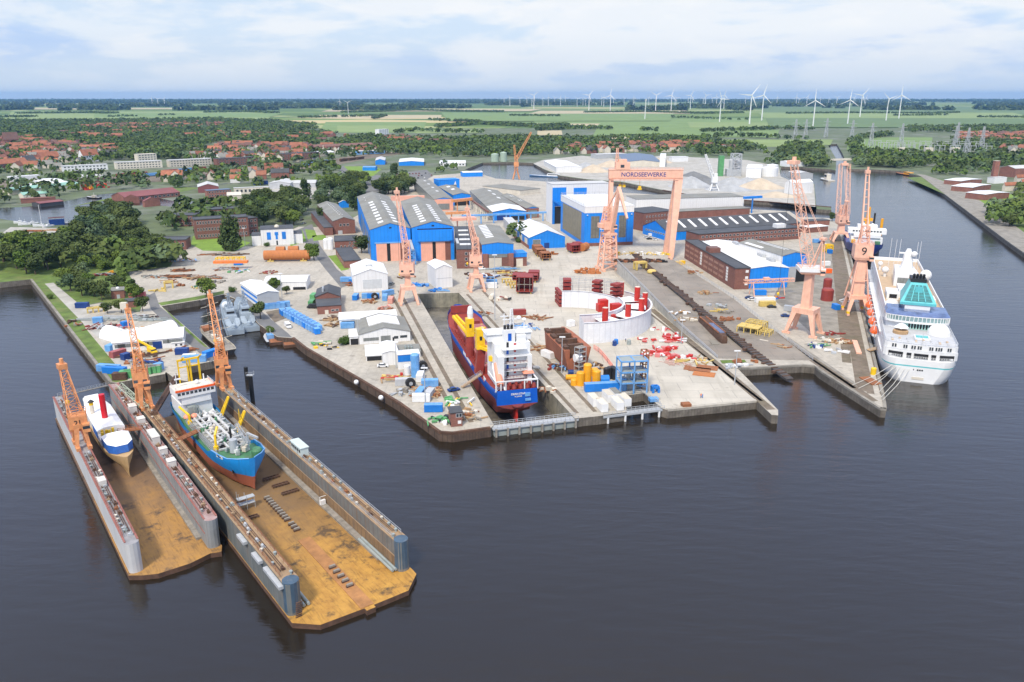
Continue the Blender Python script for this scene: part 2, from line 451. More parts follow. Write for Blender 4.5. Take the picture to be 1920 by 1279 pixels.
b.inputs['IOR'].default_value=1.46
tcw=n.new('ShaderNodeTexCoord')
def wnoise(sc,rot,sx_,sy_,det,dist=0.0):
 mp=n.new('ShaderNodeMapping');mp.inputs['Rotation'].default_value=(0,0,R(rot));mp.inputs['Scale'].default_value=(sx_,sy_,1)
 L(tcw.outputs['Object'],mp.inputs[0])
 x=n.new('ShaderNodeTexNoise');x.inputs['Scale'].default_value=sc;x.inputs['Detail'].default_value=det
 x.inputs['Roughness'].default_value=0.55;x.inputs['Distortion'].default_value=dist
 L(mp.outputs[0],x.inputs['Vector']);return x.outputs[0]
def wm(op,a,c):
 x=n.new('ShaderNodeMath');x.operation=op
 for i,q in enumerate((a,c)):
  if isinstance(q,(int,float)):x.inputs[i].default_value=q
  else:L(q,x.inputs[i])
 return x.outputs[0]
wa=wnoise(0.42,14,0.33,1.0,4,0.6)
wb=wnoise(0.10,-10,0.30,1.0,3,1.2)
wc=wnoise(0.016,20,0.6,1.0,3,0.8)
wv=n.new('ShaderNodeTexWave');wv.wave_type='BANDS';wv.bands_direction='Y'
wv.inputs['Scale'].default_value=0.075;wv.inputs['Distortion'].default_value=5.0;wv.inputs['Detail'].default_value=2;wv.inputs['Detail Scale'].default_value=0.35
mpv=n.new('ShaderNodeMapping');mpv.inputs['Rotation'].default_value=(0,0,R(12));L(tcw.outputs['Object'],mpv.inputs[0]);L(mpv.outputs[0],wv.inputs['Vector'])
cal=n.new('ShaderNodeMapRange');cal.inputs[1].default_value=0.35;cal.inputs[2].default_value=0.65;cal.inputs[3].default_value=0.35;cal.inputs[4].default_value=1.0;L(wc,cal.inputs[0])
hh=wm('ADD',wm('MULTIPLY',wm('MULTIPLY',wa,cal.outputs[0]),0.75),wm('ADD',wm('MULTIPLY',wb,0.9),wm('MULTIPLY',wv.outputs[0],0.07)))
wd=wnoise(1.15,12,0.13,1.0,3,0.4)
hh=wm('ADD',hh,wm('MULTIPLY',wd,0.22))
bp=n.new('ShaderNodeBump');bp.inputs['Strength'].default_value=0.2;bp.inputs['Distance'].default_value=0.9
L(hh,bp.inputs['Height']);L(bp.outputs[0],b.inputs['Normal'])
DD=[(926,797),(782,551),(860,549),(1074,780)]
coast=[(-900,556),(-300,540),(0,530),(57,524),(205,716),(219,718),(310,701),(309,696),(331,712),(352,715),(352,687),(414,674),(390,650),(345,610),(303,574),(372,563),(420,552),(440,560),(485,608),(520,632),(548,634),(572,653),(672,711),(747,756),(823,811),(848,813),(920,803)]+DD+[(1078,785),(1125,780),(1175,773),(1172,742),(1207,737),(1241,766),(1252,769),(1419,752),(1447,778),(1459,779),(1459,769),(1384,692),(1437,689),(1504,685),(1528,687),(1536,695),(1600,735),(1651,767),(1662,768),(1661,756),(1642,674),(1623,600),(1599,493),(1586,443),(1574,421),(1555,409),(1497,407),(1480,396),(1392,392),(1310,372),(1255,367),(1150,360),(1060,350),(1030,341),(985,338),(930,335),(890,323),(872,318),(905,305),(960,304),(1000,306),(1020,318),(1050,330),(1100,337),(1167,342),(1242,357),(1320,371),(1440,379),(1558,389),(1559,394),(1531,392),(1527,345),(1508,338),(1478,337),(1462,330),(1465,313),(1500,313),(1560,318),(1567,320),(1568,298),(1552,271),(1569,270),(1579,287),(1592,317),(1640,318),(1700,321),(1706,326),(1727,331),(1885,450),(1960,503),(2300,740)]
cw=pp(coast)
LX,LY=2600.0,2600.0
outline=cw+[Vector((LX,cw[-1].y,0)),Vector((LX,LY,0)),Vector((-LX,LY,0)),Vector((-LX,cw[0].y,0))]
M_land=mk('town_ground',(0.10,0.13,0.06),0.95,0.25,0.03,dirt=(0.22,0.215,0.20),dirt_amt=0.7,dirt_scale=0.016)
mb=MB()
tr=tessellate_polygon([outline])
for q in tr:
 a,b_,c=[outline[i]for i in q]
 if(b_-a).cross(c-a).z<0:q=q[::-1]
 mb.f.append(list(q));mb.m.append(0)
mb.v=[tuple(q)for q in outline]
struct('ground',mb,[M_land])
mb=MB();cp=MB()
for i in range(len(cw)-1):
 a,b_=cw[i],cw[i+1]
 pile=17<=i<=25
 dk=26<=i<=31
 mb.add([(a.x,a.y,-9),(b_.x,b_.y,-9),(b_.x,b_.y,-0.01),(a.x,a.y,-0.01)],[(0,1,2,3)],1 if pile else(2 if 27<=i<=29 else 0))
M_dockw=mk('dock_wall_concrete',(0.27,0.25,0.19),0.9,0.2,0.3,streak=(0.07,0.07,0.055),streak_amt=0.85,dirt=(0.12,0.12,0.08),dirt_amt=0.5,dirt_scale=0.1)
struct('quay_wall',mb,[M_quayw,M_pile,M_dockw])
def coping(pts,wd,h,mat,name='quay_coping',z=0.0):
 m_=MB()
 q=pp(pts)
 for a,b_ in zip(q,q[1:]):
  d=(b_-a).normalized();nn=Vector((-d.y,d.x,0))*wd
  vs=[a+nn*-0.08,b_+nn*-0.08,b_+nn,a+nn]
  m_.prism([(p_.x,p_.y)for p_ in vs],z-0.5,z+h,0)
 return struct(name,m_,[mat])
coping([(57,524),(205,716)],1.0,0.25,M_conc2)
coping([(548,634),(572,653),(672,711),(747,756),(823,811),(848,813),(920,803)],0.9,0.3,M_rustd)
coping([(1252,769),(1419,752)],1.2,0.25,M_conc)
coping([(1384,692),(1437,689),(1504,685),(1528,687),(1536,695),(1600,735),(1651,767),(1662,768),(1661,756),(1642,674),(1623,600),(1599,493),(1586,443)],1.0,0.25,M_conc2)
coping([(1727,331),(1885,450),(1960,503),(2300,740)],1.5,0.3,M_conc2)
coping([(1242,357),(1320,371),(1440,379),(1558,389)],1.5,0.6,M_rustd)
dd=pp(DD,WZ)
wo=[Vector((-LX,10,WZ)),Vector((LX,10,WZ)),Vector((LX,LY,WZ)),Vector((-LX,LY,WZ))]
G1,G2=P(926,797,0).xy,P(1074,780,0).xy
hole=[P(u,v,0)for u,v in DD];hole=[Vector((q.x,q.y,WZ))for q in hole]
allp=wo+hole[::-1]
mb=MB();mb.v=[tuple(q)for q in allp]
for q in tessellate_polygon([wo,hole[::-1]]):
 a,b_,c=[allp[i]for i in q]
 if(b_-a).cross(c-a).z<0:q=q[::-1]
 mb.f.append(list(q));mb.m.append(0)
struct('water',mb,[mw])
def sheet(name,pts,mat,z=0.004,world=False):
 m_=MB();q=pts if world else pp(pts)
 q=[Vector((p_.x,p_.y,z))for p_ in q]
 m_.v=[tuple(p_)for p_ in q]
 for t_ in tessellate_polygon([q]):
  a,b_,c=[q[i]for i in t_]
  if(b_-a).cross(c-a).z<0:t_=t_[::-1]
  m_.f.append(list(t_));m_.m.append(0)
 return struct(name,m_,[mat])
yard=coast[coast.index((205,716)):coast.index((890,323))+1]+[(800,330),(735,352),(700,388),(640,420),(590,426),(560,425),(480,462),(350,463),(322,480),(300,498),(245,505),(240,520),(275,553),(262,585),(200,590),(158,566),(120,590)]
sheet('yard_pavement',yard,M_conc,0.01)
M_apron=mk('apron_concrete',(0.475,0.44,0.375),0.85,0.10,0.05,brick=(12,7.5,0.11),flat=True,stain=(0.31,0.285,0.235),dirt=(0.33,0.30,0.25),dirt_amt=0.5,dirt_scale=0.03)
sheet('apron',[(905,560),(1000,478),(1120,462),(1158,520),(1290,640),(1419,751),(1253,767),(1241,764),(1207,736),(1125,737),(1060,680)],M_apron,0.02)
sheet('grass',[(57,525),(85,522),(118,560),(150,600),(222,690),(245,712),(219,717),(205,715)],M_grass,0.02)
sheet('gravel_track',[(84,532),(100,530),(160,580),(185,610),(235,680),(260,700),(235,704),(190,640),(150,600)],M_gravel,0.03)
sheet('gravel_yard',[(150,575),(190,568),(262,588),(275,575),(330,640),(352,684),(310,699),(240,713),(222,690),(160,615)],M_conc,0.024)
sheet('grass',[(0,470),(130,470),(270,480),(330,478),(320,500),(240,510),(245,520),(270,552),(262,582),(190,566),(150,575),(118,560),(62,523),(0,529),(-300,538),(-300,470)],M_grass,0.028)
sheet('asphalt_lane',[(275,556),(290,548),(300,575),(345,612),(410,668),(395,680),(330,625),(283,580)],M_asph,0.034)
sheet('grass',[(303,573),(296,568),(370,556),(420,545),(420,551),(372,562)],M_grass,0.038)
sheet('grass',[(297,568),(303,574),(345,611),(390,651),(384,651),(340,613)],M_grass,0.04)
sheet('asphalt_jetty',[(421,551),(440,545),(470,565),(500,592),(540,625),(548,633),(520,631),(485,607),(440,559)],M_asph,0.034)
sheet('asphalt_lane',[(555,432),(585,420),(600,460),(632,505),(665,530),(640,540),(610,505),(580,465)],M_asph,0.034)
sheet('lawn',[(572,430),(590,432),(594,442),(577,450)],M_lawn,0.04)
sheet('lawn',[(585,442),(610,440),(612,449),(588,452)],M_lawn,0.04)
sheet('lawn',[(615,480),(633,478),(655,505),(640,508)],M_lawn,0.044)
sheet('lawn',[(362,443),(410,440),(470,455),(440,472),(380,470),(358,458)],M_lawn,0.044)
sheet('lawn',[(540,448),(566,430),(575,452),(545,462)],M_lawn,0.036)
sheet('asphalt_patch',[(498,585),(540,577),(555,590),(515,605)],M_track,0.034)
SLP=[P(1384,691,-2.6),P(1504,684,-2.6),P(1530,680,-0.3),P(1477,637,1.6),P(1395,580,3.6),P(1330,530,5.4),P(1262,487,7.0),P(1157,490,7.0),P(1224,557,4.2),P(1275,610,2.2),P(1345,672,0.05)]
M_slip=mk('slipway_concrete',(0.255,0.225,0.19),0.9,0.22,0.12,brick=(14,6,0.14),flat=True,dirt=(0.16,0.125,0.10),dirt_amt=0.55,dirt_scale=0.06)
mb=MB()
LFT=[P(1384,691,-2.6),P(1345,672,0.05),P(1275,610,2.2),P(1224,557,4.2),P(1157,490,7.0)]
RGT=[P(1525,684,-2.6),P(1524,676,0.05),P(1440,612,2.2),P(1375,560,4.2),P(1262,487,7.0)]
for k in range(4):mb.add([LFT[k],RGT[k],RGT[k+1],LFT[k+1]],[(0,1,2,3)],0)
for sd_ in(LFT,RGT):
 for k in range(4):
  a,b_=sd_[k],sd_[k+1]
  mb.add([(a.x,a.y,-3.5),(b_.x,b_.y,-3.5),b_,a],[(0,1,2,3)],1)
a,b_=LFT[4],RGT[4];mb.add([(a.x,a.y,-1),(b_.x,b_.y,-1),b_,a],[(0,1,2,3)],1)
struct('slipway',mb,[M_slip,mk('slip_wall',(0.45,0.44,0.40),0.85,0.15,0.3,streak=(0.2,0.17,0.13),streak_amt=0.6)])
def slipz(v):return max(-2.6,np.interp(v,[490,557,610,672,691],[7.0,4.2,2.2,0.05,-2.6]))
sheet('grass',[(1350,676),(1396,675),(1400,680),(1354,682)],M_grass,0.12)
mb=MB();q=[(h_.x,h_.y,-7.6)for h_ in hole];mb.poly(q[::-1]if False else q,0)
struct('dry_dock_floor',mb,[mk('wet_dock_floor',(0.105,0.095,0.08),0.25,0.3,0.15,dirt=(0.25,0.23,0.19),dirt_amt=0.8,dirt_scale=0.05)])
def strip(name,a,c,wd,mat,z):
 a=P(*a);c=P(*c);d=(c-a).normalized();nn=Vector((-d.y,d.x,0))*wd/2
 m_=MB();m_.prism([(q.x,q.y)for q in(a-nn,c-nn,c+nn,a+nn)],z-0.3,z,0);return struct(name,m_,[mat])
for a,c,wd in(((884,792),(748,545),1.6),((838,750),(728,540),1.6),((1082,775),(876,552),1.4),((1116,772),(905,545),1.4),((1446,768),(1222,580),3.0),((1428,752),(1215,585),1.2)):
 strip('crane_rail',a,c,wd,M_track,0.06)
for a,c,wd in(((1630,738),(1568,450),1.6),((1655,740),(1589,470),1.6),((1588,680),(1560,440),3.4),((1640,752),(1450,622),2.4),((1600,728),(1440,620),2.4)):
 strip('crane_rail',a,c,wd,M_track,0.06)
sheet('track_bed',[(1560,440),(1575,440),(1640,740),(1605,728)],M_track,0.036)
sheet('pier_concrete',[(1536,690),(1475,640),(1478,632),(1600,715),(1612,730),(1640,748),(1640,758)],M_conc2,0.044)
sheet('gravel_bed',[(1448,560),(1500,470),(1545,440),(1560,440),(1590,640),(1540,640)],M_conc2,0.03)
def faredge(d):return d
mf=bpy.data.materials.new('farmland');mf.use_nodes=True
t=mf.node_tree;n=t.nodes;L=t.links.new;b=n['Principled BSDF'];b.inputs['Roughness'].default_value=1.0;b.inputs['Specular IOR Level'].default_value=0.1
tcf=n.new('ShaderNodeTexCoord');mp=n.new('ShaderNodeMapping');mp.inputs['Scale'].default_value=(0.0011,0.0026,1);mp.inputs['Rotation'].default_value=(0,0,R(9));L(tcf.outputs['Object'],mp.inputs[0])
vo=n.new('ShaderNodeTexVoronoi');vo.inputs['Scale'].default_value=1.0;L(mp.outputs[0],vo.inputs['Vector'])
sp=n.new('ShaderNodeSeparateColor');L(vo.outputs['Color'],sp.inputs[0])
cr=n.new('ShaderNodeValToRGB');L(sp.outputs[0],cr.inputs[0])
el=cr.color_ramp.elements;el[0].color=(0.12,0.18,0.06,1);el[1].color=(0.46,0.39,0.21,1);el[1].position=0.97
for pos,c in((0.2,(0.155,0.215,0.07,1)),(0.4,(0.10,0.155,0.055,1)),(0.6,(0.19,0.245,0.085,1)),(0.75,(0.14,0.19,0.08,1)),(0.85,(0.30,0.33,0.15,1))):
 e=el.new(pos);e.color=c
cr.color_ramp.interpolation='CONSTANT'
L(cr.outputs[0],b.inputs['Base Color'])
mb=MB();B_=24000.0
for x0,x1,y0,y1 in((-B_,B_,LY,B_),(-B_,-LX,-2000,LY),(LX,B_,-2000,LY)):
 nx=8;ny=4
 mb.poly([(x0,y0,0),(x1,y0,0),(x1,y1,0),(x0,y1,0)],0)
struct('farmland',mb,[mf])
M_field=[mk('pasture',(0.155,0.23,0.07),1,0.1,0.01),mk('meadow',(0.20,0.265,0.09),1,0.1,0.01),mk('stubble_field',(0.42,0.36,0.22),1,0.08,0.01),mk('dark_pasture',(0.11,0.17,0.06),1,0.1,0.01)]
fields=[(600,800,249,229,10,0),(640,790,248,236,0,1),(780,905,250,243,0,1),(0,520,226,210,0,1),(190,520,221,213,0,0),(600,830,222,216,10,2),(830,1260,228,212,0,0),(890,1060,223,218,0,2),(1000,1460,242,222,0,0),(1115,1310,262,238,0,0),(1280,1460,258,243,0,0),(1340,1530,276,262,0,1),(1130,1240,263,256,0,2),(1010,1055,254,245,0,2),(1000,1120,238,232,0,2),(1440,1920,240,200,0,3),(1440,1920,222,212,0,1),(1590,1800,232,226,20,2),(1590,1745,282,258,0,0),(1500,1560,272,262,0,1),(1840,1990,254,246,0,1),(1300,1480,240,230,0,1),(620,1000,210,205,0,2),(1000,1300,214,208,0,2),(0,420,206,203,0,2)]
for i,(x0,x1,y0,y1,sk,k)in enumerate(fields):
 z=0.25+0.02*i+(1.5 if y1<215 else 0)
 rx=lambda:random.uniform(-0.06,0.06)*(x1-x0)
 sheet('field',[(x0+rx(),y0),(x1+rx(),y0+random.uniform(-1,1)),(x1+sk+rx(),y1),(x0+sk+rx(),y1+random.uniform(-.5,.5))],M_field[k],z)
mh=bpy.data.materials.new('haze');mh.use_nodes=True
t=mh.node_tree;t.nodes.clear();o_=t.nodes.new('ShaderNodeOutputMaterial');v_=t.nodes.new('ShaderNodeVolumePrincipled')
v_.inputs['Color'].default_value=(0.30,0.60,1.0,1);v_.inputs['Density'].default_value=0.000038;v_.inputs['Anisotropy'].default_value=0.2
t.links.new(v_.outputs[0],o_.inputs['Volume'])
hb=MB();hb.box(-B_-50,B_+50,-2100,B_+50,-10.0,182.0)
tag(hb.build('haze',[mh]),kind='stuff')
mw2=mw
sheet('pond',[(-60,400),(15,413),(60,418),(110,421),(150,424),(160,408),(172,391),(205,392),(232,385),(300,386),(362,390),(460,378),(460,371),(380,377),(330,378),(250,362),(268,359),(237,360),(175,366),(120,378),(75,386),(25,389),(-60,392)],mw,0.02)
def PY(u,v,Y):
 """point of the photograph's line of sight (u, v) at world depth Y"""
 x=(u-960)/FPX;y=-(v-639.5)/FPX
 d=Vector((x,math.cos(PITCH)+y*math.sin(PITCH),-math.sin(PITCH)+y*math.cos(PITCH)))
 return Vector((0,0,CAMH))+d*(Y/d.y)
def floor_mat(name,a,c,dk,e0,e1):
 m=bpy.data.materials.new(name);m.use_nodes=True
 t=m.node_tree;n=t.nodes;L=t.links.new;b=n['Principled BSDF'];b.inputs['Roughness'].default_value=0.75
 tc=n.new('ShaderNodeTexCoord')
 def nz(sc,det,st=(1,1,1)):
  mp=n.new('ShaderNodeMapping');mp.inputs['Scale'].default_value=st;L(tc.outputs['Object'],mp.inputs[0])
  x=n.new('ShaderNodeTexNoise');x.inputs['Scale'].default_value=sc;x.inputs['Detail'].default_value=det;x.inputs['Roughness'].default_value=0.68
  L(mp.outputs[0],x.inputs['Vector']);return x.outputs[0]
 def rm(x,lo,hi):
  q=n.new('ShaderNodeMapRange');q.inputs[1].default_value=lo;q.inputs[2].default_value=hi;L(x,q.inputs[0]);return q.outputs[0]
 def mx(f,p,q):
  x=n.new('ShaderNodeMix');x.data_type='RGBA'
  for i,s in((0,f),(6,p),(7,q)):
   if isinstance(s,tuple):x.inputs[i].default_value=(*s,1)
   elif isinstance(s,float):x.inputs[i].default_value=s
   else:L(s,x.inputs[i])
  return x.outputs[2]
 c1=mx(rm(nz(0.45,8),0.36,0.66),a,c)
 c1=mx(rm(nz(1.6,4,(1,0.12,1)),0.5,0.75),c1,tuple(q*0.55 for q in a))
 sp=n.new('ShaderNodeSeparateXYZ');L(tc.outputs['Object'],sp.inputs[0])
 wob=n.new('ShaderNodeMath');wob.operation='MULTIPLY_ADD';L(nz(0.07,6),wob.inputs[0]);wob.inputs[1].default_value=70.0;L(sp.outputs[1],wob.inputs[2])
 c1=mx(rm(wob.outputs[0],e0,e1),c1,dk)
 c1=mx(rm(nz(0.16,9),0.55,0.64),c1,tuple(q*0.6 for q in dk))
 L(c1,b.inputs['Base Color'])
 MATS[name]=m;return m
M_fl1=floor_mat('ochre_rust_deck',(0.37,0.185,0.035),(0.50,0.27,0.05),(0.165,0.10,0.045),42,92)
M_fl2=floor_mat('brown_rust_deck',(0.30,0.165,0.055),(0.40,0.21,0.05),(0.15,0.095,0.06),50,90)
M_wallin=mk('dock_wall_inner',(0.15,0.155,0.15),0.8,0.18,0.3,streak=(0.20,0.10,0.04),streak_amt=0.75,rib=2.2,rib_amt=0.18)
M_wallrust=mk('dock_wall_lower_rust',(0.24,0.15,0.075),0.85,0.25,0.3,streak=(0.12,0.10,0.09),streak_amt=0.7,rib=2.2,rib_amt=0.2)
M_wallout=mk('dock_wall_outer',(0.135,0.15,0.15),0.7,0.16,0.2,streak=(0.30,0.33,0.34),streak_amt=0.4,dirt=(0.2,0.12,0.06),dirt_amt=0.35,dirt_scale=0.2,rib=3.1,rib_amt=0.1)
M_walltop=mk('dock_walkway_rust',(0.36,0.25,0.15),0.85,0.25,0.5,dirt=(0.17,0.10,0.055),dirt_amt=0.6,dirt_scale=0.25)
M_wallpale=mk('pale_grey_wall',(0.50,0.50,0.50),0.7,0.08,0.15,dirt=(0.36,0.38,0.42),dirt_amt=0.4,dirt_scale=0.06,streak=(0.30,0.27,0.24),streak_amt=0.3)
M_walltop2=mk('red_grey_walkway',(0.34,0.225,0.21),0.8,0.2,0.5,dirt=(0.42,0.38,0.37),dirt_amt=0.6,dirt_scale=0.3)
M_walltop3=mk('grey_walkway',(0.27,0.265,0.275),0.8,0.2,0.5,dirt=(0.38,0.37,0.37),dirt_amt=0.5,dirt_scale=0.3)
M_wallgrey=mk('blue_grey_wall',(0.235,0.245,0.25),0.75,0.15,0.25,streak=(0.42,0.40,0.35),streak_amt=0.6,rib=3,rib_amt=0.1)
M_edge=mk('red_brown_edge',(0.30,0.115,0.09),0.7,0.15,0.5)
def rounded(x0,x1,y0,y1,n=6):
 """outline with half-round ends at y0 (near) and square far end"""
 r=(x1-x0)/2;c=(x0+x1)/2
 pts=[(c-r*math.cos(math.pi*i/n),y0+r*(1-math.sin(math.pi*i/n))*0.75)for i in range(n+1)]
 return pts+[(x1,y1),(x0,y1)]
def dock_wall(root,x0,x1,y0,y1,inner,mats,lab):
 """side wall: straight box with rounded head; slots 0 outer, 1 inner upper, 2 inner lower, 3 top"""
 m_=MB();zt=5.5;zm=1.6
 pts=rounded(x0,x1,y0,y1);n_=len(pts)
 for za,zb in((-2.6,zm),(zm,zt)):
  vs=[(p_[0],p_[1],za)for p_ in pts]+[(p_[0],p_[1],zb)for p_ in pts]
  for i in range(n_):
   j=(i+1)%n_
   dx=pts[j][1]-pts[i][1]
   side_in=(i==n_-3)if inner<0 else(i==n_-1)
   m_.add([vs[i],vs[j],vs[n_+j],vs[n_+i]],[(0,1,2,3)],(2 if za<0 else 1)if side_in else 0)
 m_.poly([(p_[0],p_[1],zt)for p_ in pts],3)
 for xx in(x0+0.12,x1-0.12):m_.box(xx-0.2,xx+0.2,y0+1.5,y1,zt,zt+0.18,4)
 m_.box((x0 if inner>0 else x1)-0.1,(x0 if inner>0 else x1)+0.1,y0+2,y1-1,zm-0.12,zm+0.12,4)
 return m_.build('side_wall',mats,root)
def fittings(root,x0,x1,y0,y1,seed,mats=None,dens=1.0):
 rnd=random.Random(seed);zt=5.5
 bol=MB();bol.lathe([(0.28,0),(0.22,0.5),(0.4,0.6),(0.38,0.8)],8)
 bm_=bol.mesh('bollard',[M_creamw]);bm2=bol.mesh('bollard',[M_gsteel])
 vb=MB();vb.box(-0.45,0.45,-0.3,0.3,0,0.65);vb.tube((0.2,0,0.6),(0.2,0,1.05),0.14)
 vms=[vb.mesh('vent_box',[q])for q in(M_gsteel,M_rust,M_walltop,M_rustd,M_steel)]
 wb_=MB();wb_.box(-0.6,0.6,-0.45,0.45,0,0.25);wb_.tube((-0.45,0,0.5),(0.45,0,0.5),0.3,8)
 wms=[wb_.mesh('winch',[q])for q in(M_gsteel,M_rustd,M_steel)]
 y=y0+3
 while y<y1-2:
  k=rnd.random();x=rnd.uniform(x0+0.7,x1-0.7)
  if k<0.42:link('bollard',rnd.choice((bm_,bm2)),root,(x0+0.55 if rnd.random()<.5 else x1-.55,y,zt))
  elif k<0.8:link('vent_box',rnd.choice(vms),root,(x,y,zt),rnd.choice((0,1.57)))
  else:link('winch',rnd.choice(wms),root,(x,y,zt),rnd.choice((0,1.57)))
  y+=rnd.uniform(1.6,4.2)/dens
 rl=MB();rl.rail([(x0+0.15,y0+3,zt),(x0+0.15,y1,zt)],1.1,0.07,2.5);rl.rail([(x1-0.15,y0+3,zt),(x1-0.15,y1,zt)],1.1,0.07,2.5)
 rl.build('railing',mats or[M_rust],root)
 pi=MB();xm=(x0+x1)/2
 for dx,rr in((-0.5,.12),(0.1,.08),(0.5,.1)):pi.tube((xm+dx,y0+5,zt+.25),(xm+dx,y1-3,zt+.25),rr,6)
 pi.build('pipe_run',[M_rustd],root)
A1=R(37.1);O1=P(545,1165,-1.8)
dock1=thing('floating_dock','big rusty ochre floored floating dock holding the blue and red dredger','floating dock',(O1 .x,O1 .y,0),A1,'floating docks')
W1,L1=29.0,127.0
m_=MB()
m_.prism([(0,-0.7),(4.3,-4.7),(13.9,-5.2),(13.9,-6.2),(16,-6.2),(16,-5.3),(24.3,-5.3),(28.8,-1.0),(W1,1),(W1,L1),(0,L1)],-4.2,-1.8,1,0)
m_.build('pontoon_deck',[M_fl1,M_rustd],dock1)
dock_wall(dock1,0.15,3.4,1.2,L1,-1,[M_wallout,M_wallin,M_wallrust,M_walltop,M_walltop],'')
dock_wall(dock1,W1-3.0,W1-0.05,1.4,L1+1,1,[M_wallout,M_wallin,M_wallrust,M_walltop,M_walltop],'')
fittings(dock1,0.3,3.3,2,L1-8,3,[M_rust],1.1)
fittings(dock1,W1-2.9,W1-0.2,2,L1-8,4,[M_steel],1.1)
m_=MB()
m_.box(3.6,4.9,9,L1-6,-1.8,-1.1);m_.box(W1-4.6,W1-3.1,9,L1-6,-1.8,-1.2)
m_.build('side_bench',[M_woodg],dock1)
m_=MB()
for x in(4.0,5.0):m_.tube((x,2.5,-1.2),(x,9,-1.2),0.35,8)
for x in(W1-4.2,W1-3.4):m_.tube((x,2.5,-1.2),(x,19,-1.2),0.35,8)
m_.build('pipe',[M_gsteel],dock1)
for y,l in((2.5,9),(14,4.5),(23.5,4.5)):
 MB().box(-0.9,0.1,y,y+l,4.4,5.1).build('fender_shelf',[M_steel],dock1)
MB().box(13.2,16.2,-5.0,28,-1.8,-1.68).build('centre_plate',[mk('ochre_plate',(0.36,0.17,0.06),0.8,0.2,0.4,dirt=(0.25,0.12,0.05))],dock1)
MB().lathe([(1.72,-1.2),(1.72,5.7)],16,(1.75,2.9)).build('round_end_tank',[mk('tank_end_blue',(0.055,0.095,0.14),0.5,0.15,0.4,streak=(0.2,0.2,0.2),streak_amt=0.4)],dock1)
MB().lathe([(1.62,-1.2),(1.62,5.7)],16,(W1-1.55,3.0)).build('round_end_tank',[MATS['tank_end_blue']],dock1)
m_=MB()
for k in range(9):m_.box(1.2,2.6,0.2-k*0.12,0.5-k*0.12,-1.7+k*0.5-0.1,-1.7+k*0.5)
m_.build('ladder',[M_rustd],dock1)
m_=MB();m_.box(W1-2.6,W1-0.4,56,63,5.5,8.0);m_.box(W1-2.8,W1-0.2,55.8,63.2,8.0,8.2)
cb=m_.build('control_cabin',[mk('pale_green_cabin',(0.52,0.60,0.58),0.5,0.06)],dock1)
m_=MB()
for k in range(5):m_.box(W1-2.65,W1-2.58,56.4+k*1.3,57.3+k*1.3,6.6,7.5)
m_.build('window',[M_glass],cb)
A2=R(36.3);O2=P(245,1087,-3.0)
W2,L2=20.2,111.0
dock2=thing('floating_dock','narrow pale grey walled floating dock holding the tan hulled ship','floating dock',(O2 .x,O2 .y,0),A2,'floating docks')
m_=MB()
m_.prism([(-0.3,0),(2.2,-1.8),(5.2,-3.2),(12,-3.2),(17,-1.7),(19.3,-2.6),(W2,0),(W2,L2),(-0.3,L2)],-4.2,-1.8,1,0)
m_.build('pontoon_deck',[M_fl2,M_rustd],dock2)
dock_wall(dock2,0.1,3.0,0.0,L2,-1,[M_wallpale,M_wallgrey,M_wallgrey,M_walltop3,M_edge],'')
dock_wall(dock2,W2-3.0,W2,0.0,L2+2,1,[M_wallgrey,M_wallgrey,M_wallgrey,M_walltop2,M_edge],'')
fittings(dock2,0.3,2.9,1,60,5,[M_edge],1.5)
fittings(dock2,0.3,2.9,70,L2-2,9,[M_edge],1.3)
fittings(dock2,W2-2.9,W2-0.2,1,L2-2,6,[M_walltop2],1.3)
MB().box(W2-4.2,W2-3.0,6,L2-10,-1.8,-1.2).build('side_bench',[M_woodg],dock2)
for y,l,h in((51,7,2.6),(43,1.8,2.0),(34,2.5,1.8),(69,2.6,2.0),(80,3.2,2.4)):
 m_=MB();m_.box(W2-2.7,W2-0.7,y,y+l,5.5,5.5+h);m_.box(W2-2.8,W2-0.6,y-0.1,y+l+0.1,5.5+h,5.6+h)
 q=m_.build('deck_cabin',[mk('cream_cabin',(0.60,0.57,0.52),0.6,0.1)],dock2)
 if l>4:
  m_=MB()
  for k in range(4):m_.box(W2-2.75,W2-2.68,y+0.5+k*1.6,y+1.4+k*1.6,6.5,7.4)
  m_.build('window',[M_glass],q)
MB().box(0.6,2.4,33,36,5.5,7.2).build('deck_cabin',[MATS['cream_cabin']],dock2)
def dpt(root,x,y,z=-1.8):
 c,s_=math.cos(root.rotation_euler.z),math.sin(root.rotation_euler.z)
 return Vector((root.location.x+x*c-y*s_,root.location.y+x*s_+y*c,z))
kb=MB();kb.box(-0.8,0.8,-0.3,0.3,0,0.45,0);kb.box(-0.7,0.7,-0.25,0.25,0.45,0.85,1)
kbm=kb.mesh('keel_block',[M_rustd,M_woodg])
y=4.0;row=[2.2*k+3.5 for k in range(5)]+[32.5,34.2,35.9]+[38.5+1.55*k for k in range(10)]
for i,yy in enumerate(row):
 o=link('keel_block',kbm,None,dpt(dock1,14.8,yy),A1)
 nm='near its open end' if i<5 else('in a short row of three' if i<8 else 'in the long row')
 tag(o,'dark keel block on the ochre dock floor '+nm,'keel block','keel blocks on the ochre dock floor, '+nm)
tb=MB()
for k in range(2):
 tb.beam((-2.2,-0.5+k,0.5),(2.2,-0.5+k,0.5),0.3)
for k in range(6):
 tb.beam((-2.2+k*0.88,-0.5,0.5),(-2.2+k*0.88,0.5,0.5),0.18)
 for yy in(-.5,.5):tb.beam((-2.2+k*0.88,yy,0),(-2.2+k*0.88,yy,0.5),0.16)
tbm=tb.mesh('side_trestle',[M_rustd])
